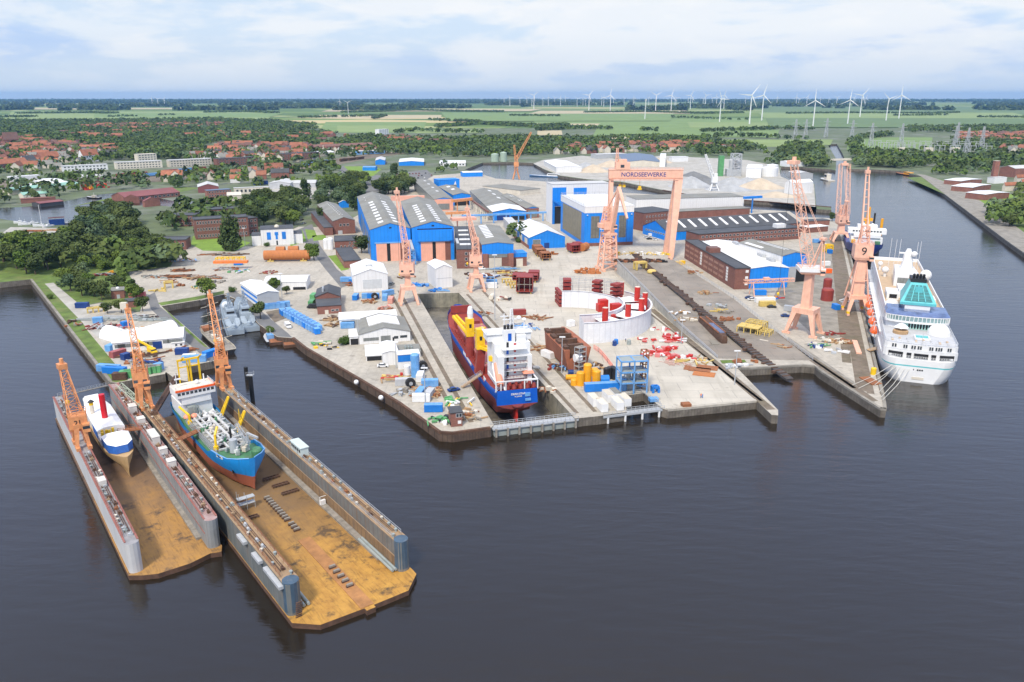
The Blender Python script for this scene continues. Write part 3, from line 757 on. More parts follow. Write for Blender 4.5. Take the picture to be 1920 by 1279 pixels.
for i,(x,yy)in enumerate(((20,63),(20.5,57.5),(21,52),(8,54),(7.5,45))):
 o=link('side_trestle',tbm,None,dpt(dock1,x,yy),A1)
 g_='right of the dredger bow' if i<3 else 'left of the dock centre line'
 tag(o,'low rusty steel trestle on the dock floor '+g_,'trestle','rusty trestles '+g_)
sc=MB()
for x in(0,2,4):
 for yy in(0,1.6):sc.beam((x,yy,0),(x,yy,5-x*0.4),0.1)
for z in(1.6,3.2):
 for yy in(0,1.6):sc.beam((0,yy,z),(4,yy,z),0.09)
 sc.box(-0.2,4.2,0,1.6,z,z+0.08)
o=sc.build('scaffold_tower',[M_steel],None,dpt(dock1,6.8,50),A1);tag(o,'grey scaffold tower standing beside the left wall of the big dock','scaffold')
hs=MB();hs.box(-0.7,0.7,-0.4,0.4,0,1.2);hs.path([(-.7,0,0),(-.7,0,2.2),(1.2,0,2.2),(1.2,0,0)],0.07)
o=hs.build('hose_reel_frame',[M_white],None,dpt(dock1,W1-4,40,-1.2),A1);tag(o,'small white hose reel frame on the right bench of the big dock','hose reel')
def gangway(label,a,b_,wd,mat,name='gangway',group=None,rails=True,th=0.25):
 a=Vector(a);b_=Vector(b_);mid=(a+b_)/2;d=b_-a;Ln=d.length
 root=thing(name,label,'gangway',mid,0,group)
 MB().beam(a-mid,b_-mid,wd,th).build('walkway',[mat],root)
 if rails:
  s_=d.cross(Vector((0,0,1))).normalized()*wd/2;r_=MB()
  for sg in(-1,1):r_.rail([a-mid+s_*sg,b_-mid+s_*sg],1.1,0.08,1.6)
  r_.build('railing',[M_steel if mat is not M_rust else M_rust],root)
 return root
gangway('long pale footbridge from the shore corner to the far end of the narrow dock',dpt(dock2,2,L2-1,5.6),P(202,723,0.4),1.3,M_woodg)
gangway('rusty brown gangway from the narrow dock wall to the tan ship',dpt(dock2,W2-2,66,5.7),dpt(dock2,12.5,71,4.6),2.2,M_rust)
gangway('rusty brown gangway from the left dock wall to the blue dredger',dpt(dock1,3,88,5.7),dpt(dock1,9.6,92,5.4),2.4,M_rust)
m_=MB();a=dpt(dock2,W2-0.5,L2-2,5.6);b_=dpt(dock1,1,118,5.6);mid=(a+b_)/2
m_.truss(a-mid,b_-mid,2,2,8,0.18);o=m_.build('footbridge',[mk('pale_green_steel',(0.42,0.47,0.36),0.6,0.12)],None,mid)
tag(o,'pale green lattice footbridge between the two floating docks','footbridge')
m_=MB();a=P(232,757,5.6);a=dpt(dock1,2,112,6);b_=P(331,706,0.8);mid=(a+b_)/2
m_.beam(a-mid,b_-mid,1.8,0.8);m_.rail([a-mid,b_-mid],1.3,.1,2)
tag(m_.build('footbridge',[M_rustd],None,mid),'brown steel footbridge from the shore ramp to the big floating dock','footbridge')
for u,v,v2,top in((421,0,0,0),):
 pass
def dolphin(px,v2,label,lamp):
 b0=P(*px,WZ);h=HZ(*px,v2,WZ)
 root=thing('mooring_pile',label,'mooring pile',(b0 .x,b0 .y,WZ),0,None)
 MB().tube((0,0,-2),(0,0,h-WZ),0.75,12).build('pile',[M_black],root)
 if lamp:
  MB().box(-1.2,1.2,-0.8,0.8,h-WZ,h-WZ+0.25).rail([(-1.2,-.8,h-WZ+.2),(1.2,-.8,h-WZ+.2),(1.2,.8,h-WZ+.2)],1.2,.08,1.2).build('lamp_platform',[M_steel],root)
dolphin((474,752),704,'tall black mooring pile with a grey platform beside the big dock',True)
dolphin((463,712),688,'plain dark mooring pile standing in the water behind the taller pile',False)
def crane(name,label,c,rz,sx,sy,zp,mat,tip,col=None,house=None,jib=None,tower=None,number=None,num_rot=None,leg=(1.0,2.0),bogie=True,aframe=None,z0=0.0,group=None,jstyle='truss',hook=True,cat='crane',cabin=True,trim=None,jn=14,back=None):
 """level-luffing yard crane: c = foot centre (world), rz = rail direction frame (local y along the rails), sx, sy = leg spread,
    zp = portal height; col = (radius, top) ; house = (w, d, z0, z1, face_angle) ; jib = (pivot z, w0, w1) ; tip = world point"""
 root=thing(name,label,cat,(c.x,c.y,z0),rz,group)
 zp-=z0
 for ax in(-1,1):
  for ay in(-1,1):
   m_=MB();top=Vector((ax*sx*0.30,ay*sy*0.30,zp));bot=Vector((ax*sx/2,ay*sy/2,0.9))
   d0,d1=leg
   lo=[(bot.x+i*d0/2,bot.y+j*d0/2,bot.z)for i,j in((-1,-1),(1,-1),(1,1),(-1,1))]
   hi=[(top.x+i*d1/2,top.y+j*d1/2,top.z)for i,j in((-1,-1),(1,-1),(1,1),(-1,1))]
   m_.loft([lo,hi],cap0=True,cap1=True)
   m_.build('leg',[mat],root)
   if bogie:
    MB().box(bot.x-0.55,bot.x+0.55,bot.y-1.7,bot.y+1.7,0.05,0.95).build('bogie',[trim or mat],root)
 m_=MB();hb_=zp*0.16
 m_.box(-sx*0.30-leg[1]*.52,sx*0.30+leg[1]*.52,-sy*0.30-leg[1]*.52,sy*0.30+leg[1]*.52,zp-hb_*0.4,zp+hb_)
 m_.build('portal_beam',[mat],root)
 zt=zp+hb_
 if col:
  m_=MB();m_.loft([[(i*col[0],j*col[0],zt)for i,j in((-1,-1),(1,-1),(1,1),(-1,1))],[(i*col[2],j*col[2],col[1]-z0)for i,j in((-1,-1),(1,-1),(1,1),(-1,1))]],cap1=True)
  m_.build('column',[mat],root);zt=col[1]-z0
 tl=Vector(tip)-Vector((c.x,c.y,z0));ca,sa=math.cos(-rz),math.sin(-rz);tl=Vector((tl.x*ca-tl.y*sa,tl.x*sa+tl.y*ca,tl.z))
 jaz=math.atan2(tl.y,tl.x)
 fwd=Vector((math.cos(jaz),math.sin(jaz),0))
 if house:
  w_,d_,z1,z2,fa=house;fa-=rz;z1-=z0;z2-=z0
  ch,sh=math.cos(fa),math.sin(fa)
  def tr_(x,y,z):return(x*ch-y*sh,x*sh+y*ch,z)
  m_=MB();k=(z2-z1)*0.18
  m_.loft([[tr_(i*w_/2*.86,j*d_/2*.86,z1)for i,j in((-1,-1),(1,-1),(1,1),(-1,1))],[tr_(i*w_/2,j*d_/2,z1+k)for i,j in((-1,-1),(1,-1),(1,1),(-1,1))],[tr_(i*w_/2,j*d_/2,z2)for i,j in((-1,-1),(1,-1),(1,1),(-1,1))]],cap0=True,cap1=True)
  hs_=m_.build('machinery_house',[mat],root)
  m_=MB();m_.box(-w_/2,w_/2,-d_/2,d_/2,0,0.02);r_=MB()
  cs=[tr_(i*w_/2,j*d_/2,z2)for i,j in((-1,-1),(1,-1),(1,1),(-1,1),(-1,-1))]
  r_.rail(cs,1.2,0.12,2.0);r_.build('railing',[mat],hs_)
  m_=MB()
  for q in(-.3,.3):m_.add([tr_(q*w_-.6,-d_/2-.03,z1+k+1),tr_(q*w_+.6,-d_/2-.03,z1+k+1),tr_(q*w_+.6,-d_/2-.03,z1+k+2),tr_(q*w_-.6,-d_/2-.03,z1+k+2)],[(0,1,2,3)])
  if not number:m_.build('window',[M_glass],hs_)
  if number:
   text(number,(z2-z1)*(0.72 if len(number)==1 else.42),M_black,hs_,tr_(0,-d_/2-0.06,(z1+k+z2)/2),(math.pi/2,0,fa),bold=0.02)
  if cabin:
   m_=MB();cc=Vector(tr_(w_*0.42,-d_*0.5-.6,z1));m_.cbox(cc,(1.8,1.8,2.4),0,fa)
   q=m_.build('driver_cabin',[mat],root);MB().cbox(cc+Vector((0,0,1.0)),(1.84,1.84,0.9),0,fa).build('window',[M_glass],q)
  zt=z2
 if tower:
  tw0,tw1,tz=tower;tz-=z0
  m_=MB();m_.truss((0,0,zt-0.5),(0,0,tz),tw0,tw1,max(3,int((tz-zt)/2.2)),0.38,up=(0,1,0),td=0.26)
  m_.build('lattice_tower',[mat],root);zt=tz
 if jib:
  pz,w0,w1=jib;pz-=z0
  pv=fwd*(0.8 if jstyle!='plate' else 0.4)+Vector((0,0,pz))
  m_=MB()
  if jstyle=='truss':
   m_.truss(pv,tl,w0,w1,max(6,int(jn*.72)),0.24,up=(0,0,1),td=0.13,h0=w0*0.8,h1=w1*.7)
  elif jstyle=='plate':
   sdv=Vector((-fwd.y,fwd.x,0));d=(tl-pv).normalized();nn=sdv.cross(d)
   for s_ in(-1,1):
    lo=[pv+sdv*(s_*w0/2+a_*0.35)+nn*(b2*0.8)for a_,b2 in((-1,-1),(1,-1),(1,1),(-1,1))]
    hi=[tl+sdv*(s_*w1/2+a_*0.22)+nn*(b2*0.35)for a_,b2 in((-1,-1),(1,-1),(1,1),(-1,1))]
    m_.loft([lo,hi],cap0=True,cap1=True)
   for k in range(9):
    f=(k+.5)/9;cpt=pv.lerp(tl,f);wq=(w0+(w1-w0)*f)/2
    m_.beam(cpt-sdv*wq,cpt+sdv*wq,0.3)
  elif jstyle=='twin':
   sdv=Vector((-fwd.y,fwd.x,0))
   for s_ in(-1,1):
    m_.truss(pv+sdv*(s_*w0*.8),tl+sdv*(s_*w1*0.9),w0*.7,w1*.7,max(6,int(jn*.7)),0.22,td=0.12)
  jb=m_.build('jib',[mat],root)
  m_=MB();m_.cbox(tl-Vector((0,0,.8)),(w1*1.5,w1*1.5,1.5),0,jaz);m_.tube(tl+Vector((0,0,.2))-fwd*.2,tl+Vector((0,0,2.2))-fwd*.2,w1*.35,8)
  m_.build('jib_head',[mat],jb)
  if hook:
   hp=tl+fwd*0.9;m_=MB();zh=zp+4;m_.tube(hp,(hp.x,hp.y,zh+2),0.06,5);m_.build('hoist_cable',[M_black],root)
   MB().lathe([(0.1,1.9),(0.55,1.4),(0.6,0.8),(0.2,0.2)],8,(0,0)).build('hook_block',[M_yel],root,(hp.x,hp.y,zh))
 if aframe:
  az_,ab=aframe;az_-=z0;bk=-fwd;sdv=Vector((-fwd.y,fwd.x,0));m_=MB();base=(house[3]-z0)if house else zt
  ap=bk*ab+Vector((0,0,az_))
  for s_ in(-1,1):
   m_.beam(sdv*(s_*1.6)+bk*.3+Vector((0,0,base)),ap+sdv*s_*.7,0.45);m_.beam(sdv*(s_*1.6)+bk*(ab+1.2)+Vector((0,0,base)),ap+sdv*s_*.7,0.4)
  m_.beam(ap+sdv*1.2,ap-sdv*1.2,0.7);m_.cbox(ap+Vector((0,0,-.2)),(2.4,2.4,1.0),0,jaz)
  m_.build('a_frame',[mat],root)
  if jib:
   m_=MB()
   for s_ in(-1,1):m_.tube(ap+sdv*s_*.6,pv.lerp(tl,0.9)+sdv*s_*.3,0.09,5)
   m_.build('luffing_rope',[mat],root)
 return root
YR=R(14.0)
c=dpt(dock2,1.5,64,5.5)
crane('dock_crane','orange dock crane marked 21 on the outer wall of the narrow dock',c,A2,2.9,5.5,HZ(150,835,800,5.5)+0.5,M_orange,PY(116,686,c.y+4),house=(4.6,4.2,HZ(150,835,812,5.5)+1.2,HZ(150,835,782,5.5)+.8,A2-.15),jib=(HZ(150,835,783,5.5),3.4,1.5),number='21',leg=(0.8,1.3),z0=5.5,jn=12,group='dock cranes on the floating docks')
c=dpt(dock1,1.7,122,5.5)
crane('dock_crane','orange dock crane standing between the two docks at their shore end',c,A1,3.0,6,HZ(275,758,718,5.5),M_orange,PY(240,582,c.y+12),house=(4.4,4.4,HZ(275,758,722,5.5),HZ(275,758,692,5.5),A1-.3),tower=(2.6,1.9,HZ(275,758,662,5.5)),jib=(HZ(275,758,668,5.5),2.3,1.2),leg=(0.8,1.4),z0=5.5,jn=12,group='dock cranes on the floating docks')
c=dpt(dock1,W1-1.5,124,5.5)
crane('dock_crane','orange dock crane on the far end of the big dock beside the moored sailing ship',c,A1,2.9,5.5,HZ(428,723,688,5.5),M_orange,PY(394,555,c.y+14),house=(4.4,4.4,HZ(428,723,694,5.5),HZ(428,723,668,5.5),A1-.3),tower=(2.6,1.9,HZ(428,723,640,5.5)),jib=(HZ(428,723,645,5.5),2.3,1.2),leg=(0.8,1.4),z0=5.5,jn=12,group='dock cranes on the floating docks')
c=P(766,568)
crane('tower_crane','salmon pink jib crane left of the dry dock head before the big blue hall',c,YR,8.5,8.5,HZ(766,568,540),M_salmon,PY(744,360,c.y+8),col=(1.5,HZ(766,568,512),1.2),house=(7,6,HZ(766,568,516),HZ(766,568,494),0.0),tower=(3.4,2.8,HZ(766,568,452)),jib=(HZ(766,568,466),2.7,1.5),leg=(1.1,1.9),jn=20)
c=P(893,544)
crane('tower_crane','salmon pink jib crane right of the dry dock head before the brick hall',c,YR,7.5,7.5,HZ(893,544,518),M_salmon,PY(876,392,c.y+8),col=(1.3,HZ(893,544,496),1.1),house=(6.5,5.5,HZ(893,544,499),HZ(893,544,479),0.0),tower=(3.4,2.8,HZ(893,544,446)),jib=(HZ(893,544,455),2.6,1.4),leg=(1.0,1.8),jn=18)
c=P(1506,625)
c8=crane('tower_crane','tall salmon crane with white banded cab and long lattice jib beside the slipway',c,R(49),9,12,HZ(1506,625,583),M_salmon,PY(1488,304,c.y+10),col=(1.9,HZ(1506,625,514),1.6),house=(9.5,8,HZ(1506,625,512),HZ(1506,625,502),R(-8)),jib=(HZ(1506,625,500),4.4,2.6),aframe=(HZ(1506,625,447),4.2),leg=(1.3,2.3),jn=26,cabin=True)
zb=HZ(1506,625,507);q=R(-8)-R(49);MB().cbox((0,0,zb),(10.6,9.0,HZ(1506,625,500)-zb),0,q).build('white_band',[M_white],c8)
c=P(1574,452)
crane('tower_crane','salmon crane with twin lattice jibs on the quay beyond the blue ship',c,R(-8),11,9,HZ(1574,452,437),M_salmon,PY(1584,308,c.y+12),col=(2.2,HZ(1574,452,419),1.9),house=(7,7,HZ(1574,452,420),HZ(1574,452,404),0.0),tower=(4.6,3.4,HZ(1574,452,385)),jib=(HZ(1574,452,402),4.0,3.0),leg=(1.3,2.2),jn=18,jstyle='twin',aframe=(HZ(1574,452,376),6))
c=P(1602,586)
cr9=crane('tower_crane','salmon crane with a cab marked 9 beside the white cruise ship',c,R(-9),9.0,11,HZ(1602,586,556),M_salmon,PY(1627,322,c.y+8),col=(2.6,HZ(1602,586,484),1.9),house=(8.2,7,HZ(1602,586,486),HZ(1602,586,458),R(-12)),tower=(4.2,3.0,HZ(1602,586,424)),jib=(HZ(1602,586,444),2.7,1.4),leg=(1.2,1.9),jstyle='plate',number='9',hook=False)
m_=MB()
zb,zq=HZ(1602,586,556),HZ(1602,586,490)
for ax in(-1,1):
 for ay in(-1,1):m_.beam((ax*4.3,ay*5.0,zb*.9),(ax*1.9,ay*1.9,zq),0.5)
for ax in(-1,1):m_.beam((ax*3.3,-3.5,(zb+zq)*.5),(ax*3.3,3.5,(zb+zq)*.5),.35)
m_.beam((-3.3,-3.5,(zb+zq)*.5),(3.3,-3.5,(zb+zq)*.5),.35)
m_.build('brace',[M_salmon],cr9)
for ax in(-1,1):
 for ay in(-1,1):
  MB().box(ax*4.5-.6,ax*4.5+.6,ay*5.5-1.1,ay*5.5+1.1,0.96,1.9).build('buffer',[M_yel],cr9)
b0=P(1139,505)
big=thing('luffing_crane','massive salmon crane with folded double jib in front of the blue and white hall','crane',b0,YR)
hh_=lambda v:HZ(1139,505,v)
MB().truss((0,0,0.8),(0,0,hh_(438)),9.5,6.5,6,0.8,up=(0,1,0),td=0.5).build('lattice_portal',[M_salmon],big)
for ax in(-1,1):
 for ay in(-1,1):
  MB().box(ax*4.7-.9,ax*4.7+.9,ay*4.7-2.2,ay*4.7+2.2,0.05,1.3).build('bogie',[M_salmon],big)
MB().box(-3.9,3.9,-3.9,3.9,hh_(440),hh_(436)).lathe([(3,hh_(436)),(3,hh_(428))],14).build('slewing_platform',[M_salmon],big)
h_=MB().box(-4.2,0.5,-3.5,3.5,hh_(429),hh_(414)).build('machinery_house',[M_salmon],big)
MB().truss((-1.8,0,hh_(414)),(-1.2,0,hh_(388)),4.4,3.4,5,0.5,up=(0,1,0)).build('lattice_tower',[M_salmon],big)
MB().box(-6.5,-3.5,-2.2,2.2,hh_(426),hh_(418)).build('counterweight',[M_salmon],big)
q=MB().box(1.2,3.4,-4.6,-2.4,hh_(428),hh_(420)).build('driver_cabin',[M_salmon],big);MB().box(1.15,3.45,-4.65,-2.35,hh_(425),hh_(422)).build('window',[M_glass],q)
def inv(root,p):
 d=Vector(p)-root.location;c_,s_=math.cos(-root.rotation_euler.z),math.sin(-root.rotation_euler.z)
 return Vector((d.x*c_-d.y*s_,d.x*s_+d.y*c_,d.z))
k0=inv(big,PY(1146,436,b0 .y-2));k1=inv(big,PY(1161,356,b0 .y-9));k2=inv(big,PY(1176,410,b0 .y-22));k3=inv(big,PY(1139,391,b0 .y))
def taper(m_,p,q,w0,w1):
 p,q=Vector(p),Vector(q);d=(q-p).normalized();a=d.cross(Vector((0,0,1))).normalized();b_=a.cross(d)
 m_.loft([[p+a*(i*w0)+b_*(j*w0)for i,j in((-1,-1),(1,-1),(1,1),(-1,1))],[q+a*(i*w1)+b_*(j*w1)for i,j in((-1,-1),(1,-1),(1,1),(-1,1))]],cap0=True,cap1=True)
m_=MB();taper(m_,k0,k1,1.3,0.9);jb=m_.build('boom',[M_salmon],big)
m_=MB();taper(m_,k1+(k1-k2)*.08,k2,1.0,0.5);m_.build('fly_jib',[M_salmon],jb)
m_=MB();taper(m_,k3,k1+(k1-k2)*.08,0.35,0.35);m_.build('back_stay',[M_salmon],jb)
MB().tube(k2,k2-Vector((0,0,14)),0.08,5).build('hoist_cable',[M_black],big)
gR=P(1262,480);gL=P(1145,470)
gz=R(2.0)
gtop=HZ(1262,483,320);gbot=HZ(1262,483,337)
gx0,gx1=PY(1141,330,gR.y).x,PY(1279,330,gR.y).x
gc=Vector(((gx0+gx1)/2,gR.y,0));gw=(gx1-gx0)
gan=thing('portal_crane','giant salmon portal crane lettered across its top girder','portal crane',gc,0.0)
gd=MB().box(-gw/2,gw/2,-2.6,2.6,gbot,gtop).box(-gw/2-.15,gw/2+.15,-2.8,2.8,gtop,gtop+.4).build('main_girder',[M_salmon],gan)
text('NORDSEEWERKE',(gtop-gbot)*0.66,mk('lettering_blue',(0.03,0.045,0.22),0.6,0.03),gd,(-1.5,-2.64,(gtop+gbot)/2),(math.pi/2,0,0),bold=0.045)
r_=MB();r_.rail([(-gw/2,-2.7,gtop+.4),(gw/2,-2.7,gtop+.4)],1.3,.14,2.2);r_.rail([(-gw/2,-2.9,gbot-.3),(gw/2,-2.9,gbot-.3)],1.3,.12,2.2,rows=3);r_.box(-gw/2+1,gw/2-3,-3.6,-2.6,gbot-.6,gbot-.3);r_.build('railing',[M_salmon],gd)
xr=PY(1246,420,gR.y).x-gc.x
for ay in(-1,1):
 m_=MB();m_.loft([[(xr+3.2+i*1.6,ay*9+j*1.2-1,0.9)for i,j in((-1,-1),(1,-1),(1,1),(-1,1))],[(gw/2-2.4+i*2.4,ay*1.6+j*1.5,gbot)for i,j in((-1,-1),(1,-1),(1,1),(-1,1))]],cap0=True)
 m_.build('leg',[M_salmon],gan)
 MB().box(xr+2.4,xr+4,ay*9-4,ay*9+2,0.05,0.95).build('bogie',[M_salmon],gan)
 m_=MB();m_.loft([[(-gw/2+1.6+i*.7,ay*9+j*.7,0.9)for i,j in((-1,-1),(1,-1),(1,1),(-1,1))],[(-gw/2+1.7+i*1.3,ay*1.2+j*1.1,gbot)for i,j in((-1,-1),(1,-1),(1,1),(-1,1))]],cap0=True)
 m_.build('leg',[M_salmon],gan)
 MB().box(-gw/2+.8,-gw/2+2.4,ay*9-3,ay*9+3,0.05,0.95).build('bogie',[M_salmon],gan)
tz=gtop+.4
tr_=MB().box(-gw/2+4,-gw/2+13,-3,3,tz,tz+4.4).box(-gw/2+6,-gw/2+11,-2,2,tz+4.4,tz+6.2).build('trolley_house',[M_salmon],gan)
MB().truss((-gw/2+5,0,tz+4.2),(-gw/2+5,0,tz+13),1.6,1.0,5,.25,up=(0,1,0)).build('mast',[M_salmon],tr_)
MB().box(-gw/2+7,-gw/2+9.4,-3.06,-2.96,tz+1.2,tz+3).build('window',[M_glass],tr_)
for i,x in enumerate((-gw/2+7.5,-gw/2+10,-gw/2+20)):
 m_=MB();m_.tube((x,0,gbot),(x,0,gbot-(3.5 if i<2 else 4.5)),.12,6);zz=gbot-(3.5 if i<2 else 4.5);m_.box(x-.9,x+.9,-.8,.8,zz-1.7,zz);m_.lathe([(1.6,zz-2.3),(1.6,zz-1.6)],10,(x,0))if i==2 else None
 m_.build('hook_block',[M_yel],gan)
b0=P(968,336)
fc=thing('harbour_crane','orange luffing crane on the far basin shore with its jib raised to the right','crane',b0)
m_=MB()
for ax in(-1,1):m_.beam((ax*4,-3,0),(ax*1.2,0,11),1.3);m_.beam((ax*4,3,0),(ax*1.2,0,11),1.3)
m_.build('portal',[M_orange],fc)
MB().truss((0,0,10),(0,0,HZ(968,336,292)),4,3,7,.6,up=(0,1,0)).build('lattice_tower',[M_orange],fc)
MB().truss((1,0,HZ(968,336,296)),PY(996,248,b0 .y)-b0,3.2,1.6,10,.5).build('jib',[M_orange],fc)
MB().truss((-1,0,HZ(968,336,300)),(-2.5,0,HZ(968,336,272)),2.2,1.6,5,.4,up=(0,1,0)).build('a_frame',[M_orange],fc)
MB().cbox((0,0,HZ(968,336,312)),(6,5,5)).build('machinery_house',[M_orange],fc)
b0=P(1338,358)
fc=thing('harbour_crane','white portal crane with slanting jib standing among the grey gravel heaps','crane',b0)
m_=MB()
for ax in(-1,1):m_.beam((ax*5,-4,0),(ax*1.5,0,9),.9);m_.beam((ax*5,4,0),(ax*1.5,0,9),.9)
m_.beam((-4,-3,3),(4,-3,3),.6);m_.build('portal',[M_white],fc)
MB().cbox((0,0,9),(6,5,6)).cbox((1,0,15),(3.4,3.4,4)).build('machinery_house',[M_white],fc)
MB().truss((-1,0,14),PY(1323,290,b0 .y)-b0,3.0,1.6,10,.55).build('jib',[M_white],fc)
def hull(m_,st,mats):
 """st: stations aft to fore, each (y, [(half breadth, z) from keel to rail]); mats: material slot per band"""
 n=len(st[0][1])
 for sg in(-1,1):
  o=len(m_.v)
  for y,pr in st:m_.v+=[(sg*h,y,z)for h,z in pr]
  for k in range(len(st)-1):
   for i in range(n-1):
    q=[o+k*n+i,o+k*n+i+1,o+(k+1)*n+i+1,o+(k+1)*n+i]
    m_.f.append(q if sg>0 else q[::-1]);m_.m.append(mats[i])
 for y,pr,fl in((st[0][0],st[0][1],1),):
  for i in range(n-1):
   a,b_=pr[i],pr[i+1];m_.add([(-a[0],y,a[1]),(a[0],y,a[1]),(b_[0],y,b_[1]),(-b_[0],y,b_[1])],[(0,1,2,3)],mats[i])
 for k in range(n-1):
  a,b_,y=st[-1][1][k],st[-1][1][k+1],st[-1][0];m_.add([(a[0],y,a[1]),(-a[0],y,a[1]),(-b_[0],y,b_[1]),(b_[0],y,b_[1])],[(0,1,2,3)],mats[k])
 pr0=[(q[0],q[1][0])for q in st]
 m_.add([(-h[0],y,h[1])for y,h in pr0]+[(h[0],y,h[1])for y,h in pr0],[(i,i+1,len(pr0)+i+1,len(pr0)+i)for i in range(len(pr0)-1)],mats[0])
 return m_
def deck(m_,st,z_of,hb_of,slot=0):
 pts=[(y,hb_of(k),z_of(k))for k,(y,pr)in enumerate(st)]
 for(y0,h0,z0),(y1,h1,z1)in zip(pts,pts[1:]):m_.add([(-h0,y0,z0),(h0,y0,z0),(h1,y1,z1),(-h1,y1,z1)],[(0,1,2,3)],slot)
 return m_
def ring(pts,z):return[(x,y,z)for x,y in pts]
def win_parts(root,parent_pts,mesh,name='window'):
 for p_,rz_ in parent_pts:link(name,mesh,root,p_,rz_)
def winmesh(w_,h_,depth=0.06,frame=0.12,glass=None):
 """window as a shallow frame box with a glass face looking along local -y"""
 m_=MB();m_.box(-w_/2,w_/2,-depth,0.02,0,h_,0)
 m_.add([(-w_/2+frame,-depth-.012,frame),(w_/2-frame,-depth-.012,frame),(w_/2-frame,-depth-.012,h_-frame),(-w_/2+frame,-depth-.012,h_-frame)],[(0,1,2,3)],1)
 return m_.mesh('window',[M_frame,glass or M_glass])
csA=R(-21.1);S0=P(1725,717,WZ);csO=S0+Vector((math.cos(csA),math.sin(csA),0))*-1.2
cs=thing('cruise_ship','white cruise ship with turquoise funnel moored stern first at the quay','cruise ship',(csO.x,csO.y,WZ),csA)
def sect(hw,hr,zk=-4.0,zr=12.0):return[(hw*.55,zk),(hw,0.0),(hw+(hr-hw)*.5,4.0),(hr*.985,8.2),(hr,8.9),(hr,zr)]
ys=[(-1.0,5.5,8.3),(-0.2,7.5,10.0),(1.5,9.0,11.5),(4.5,10.6,12.6),(10,11.8,13.1),(20,12.5,13.3),(60,13.0,13.3),(120,12.6,13.2),(150,10.0,12.2),(172,5.0,9.0),(186,1.4,4.4),(192,0.1,1.0)]
st=[(y,sect(a,b_))for y,a,b_ in ys]
m_=hull(MB(),st,[2,0,0,1,0]);deck(m_,st,lambda k:11.9,lambda k:ys[k][2],0)
hl=m_.build('hull',[M_white,M_teal,M_dkblue],cs)
pw=MB();pw.box(-.28,.28,-.05,0,0,.55);pwm=pw.mesh('porthole',[M_black])
for k in range(26):
 x=-9.5+k*0.76;yy=-0.95+0.036*x*x*.9
 if k%4!=3:link('porthole',pwm,hl,(x,yy-.12,6.4+.0),x*.05)
def bow_pts(hw,y0,y1,rr,n=8):
 """outline with a gently rounded aft end"""
 return[(-hw,y1),]+[(-hw*math.cos(math.pi*i/n)if 0<i<n else(-hw if i==0 else hw),y0+rr*(1-math.sin(math.pi*i/n)))for i in range(n+1)]+[(hw,y1)]
def block(name,hw,y0,y1,z0,z1,rr,mat,mtop=None,root=cs):
 m_=MB();m_.prism(bow_pts(hw,y0,y1,rr),z0,z1,0,1);return m_.build(name,[mat,mtop or mat],root)
block('aft_deck_house',12.6,0.4,152,12.0,15.9,2.6,M_white,M_deckg)
upper=block('superstructure',10.9,24,156,15.9,22.9,3.0,M_white,M_teak)
aw=lambda x:0.36+2.6*(1-math.sqrt(max(0,1-(x/12.6)**2)))
for x,w_ in((-8.4,5.0),(-3.9,1.6),(0.2,4.8),(4.4,1.6),(8.9,5.0)):
 m_=MB();a=aw(x-w_/2)*.5+aw(x+w_/2)*.5;m_.cbox((x,a+.02,12.4),(w_,.5,2.4),0,x*.032);q=m_.build('stern_opening',[M_dark],cs)
 m_=MB()
 m_.rail([(x-w_/2,aw(x-w_/2)-.35,12.4),(x+w_/2,aw(x+w_/2)-.35,12.4)],1.0,.09,.8);m_.box(x-w_/2+.4,x+w_/2-.4,a+.1,a+.3,12.5,13.4)
 m_.build('railing',[M_white],q)
aft=MB().prism(bow_pts(12.4,1.2,40,2.5),15.95,18.9,0,1).build('pool_deck_house',[M_white,M_deckg],cs)
wm1=winmesh(.75,1.5,.05,.1)
for x in(-9.6,-8.7,-5.8,-5.0,-3.1,-2.2,-1.0,-.2,2.9,3.7,5.0,5.9,6.7,9.0,9.8):link('window',wm1,aft,(x,1.2+2.5*(1-math.sqrt(max(0,1-(x/12.4)**2)))-.1,16.6),x*.03)
r_=MB();op=bow_pts(12.2,1.5,40,2.5);r_.rail([(x,y,18.9)for x,y in op],1.2,.1,1.5);r_.build('railing',[M_white],aft)
MB().box(-1.8,3.6,9,13.5,18.93,19.6,0).box(-1.3,3.1,9.4,13.1,19.6,19.63,1).build('swimming_pool',[M_white,mk('pool_water',(0.10,0.45,0.46),0.1,.05)],cs)
MB().lathe([(2.6,21.2),(1.2,22.4),(.1,22.7)],14,(-6,17)).tube((-6,17,18.9),(-6,17,21.3),.2).build('canopy',[M_tarp],cs)
MB().lathe([(2.8,18.9),(2.8,20.0),(2.5,20.2)],14,(-6.2,16.5)).build('round_bar',[M_wood],cs)
MB().dome((7.6,20,18.9),4.2,14,5).build('sun_shelter',[M_white],cs)
for k in range(16):
 m_=MB();x=-10+(k%8)*2.7;y=5+(k//8)*2.6;m_.box(x,x+.7,y,y+1.8,18.9,19.3);m_.build('sun_lounger',[M_deckg if k%3 else M_teak],cs)
q=MB().box(-4.8,6.2,23.85,24.6,18.95,21.6).build('glazed_doors',[mk('pale_turquoise',(0.42,0.68,0.62),.4,.05)],cs)
for k in range(8):MB().box(-3.0+k*1.05,-2.35+k*1.05,23.78,23.86,19.2,21.2).build('door',[M_dark],q)
lp=bow_pts(11.6,22.2,34,3.4,12)
lo=MB().prism(lp,21.6,22.4,0).prism([(x*.985,y+.15)for x,y in lp],22.4,24.2,1).prism(lp,24.2,24.5,0,0).build('glazed_lounge',[M_white,mk('lounge_glass',(0.22,0.33,0.34),.15,.2)],cs)
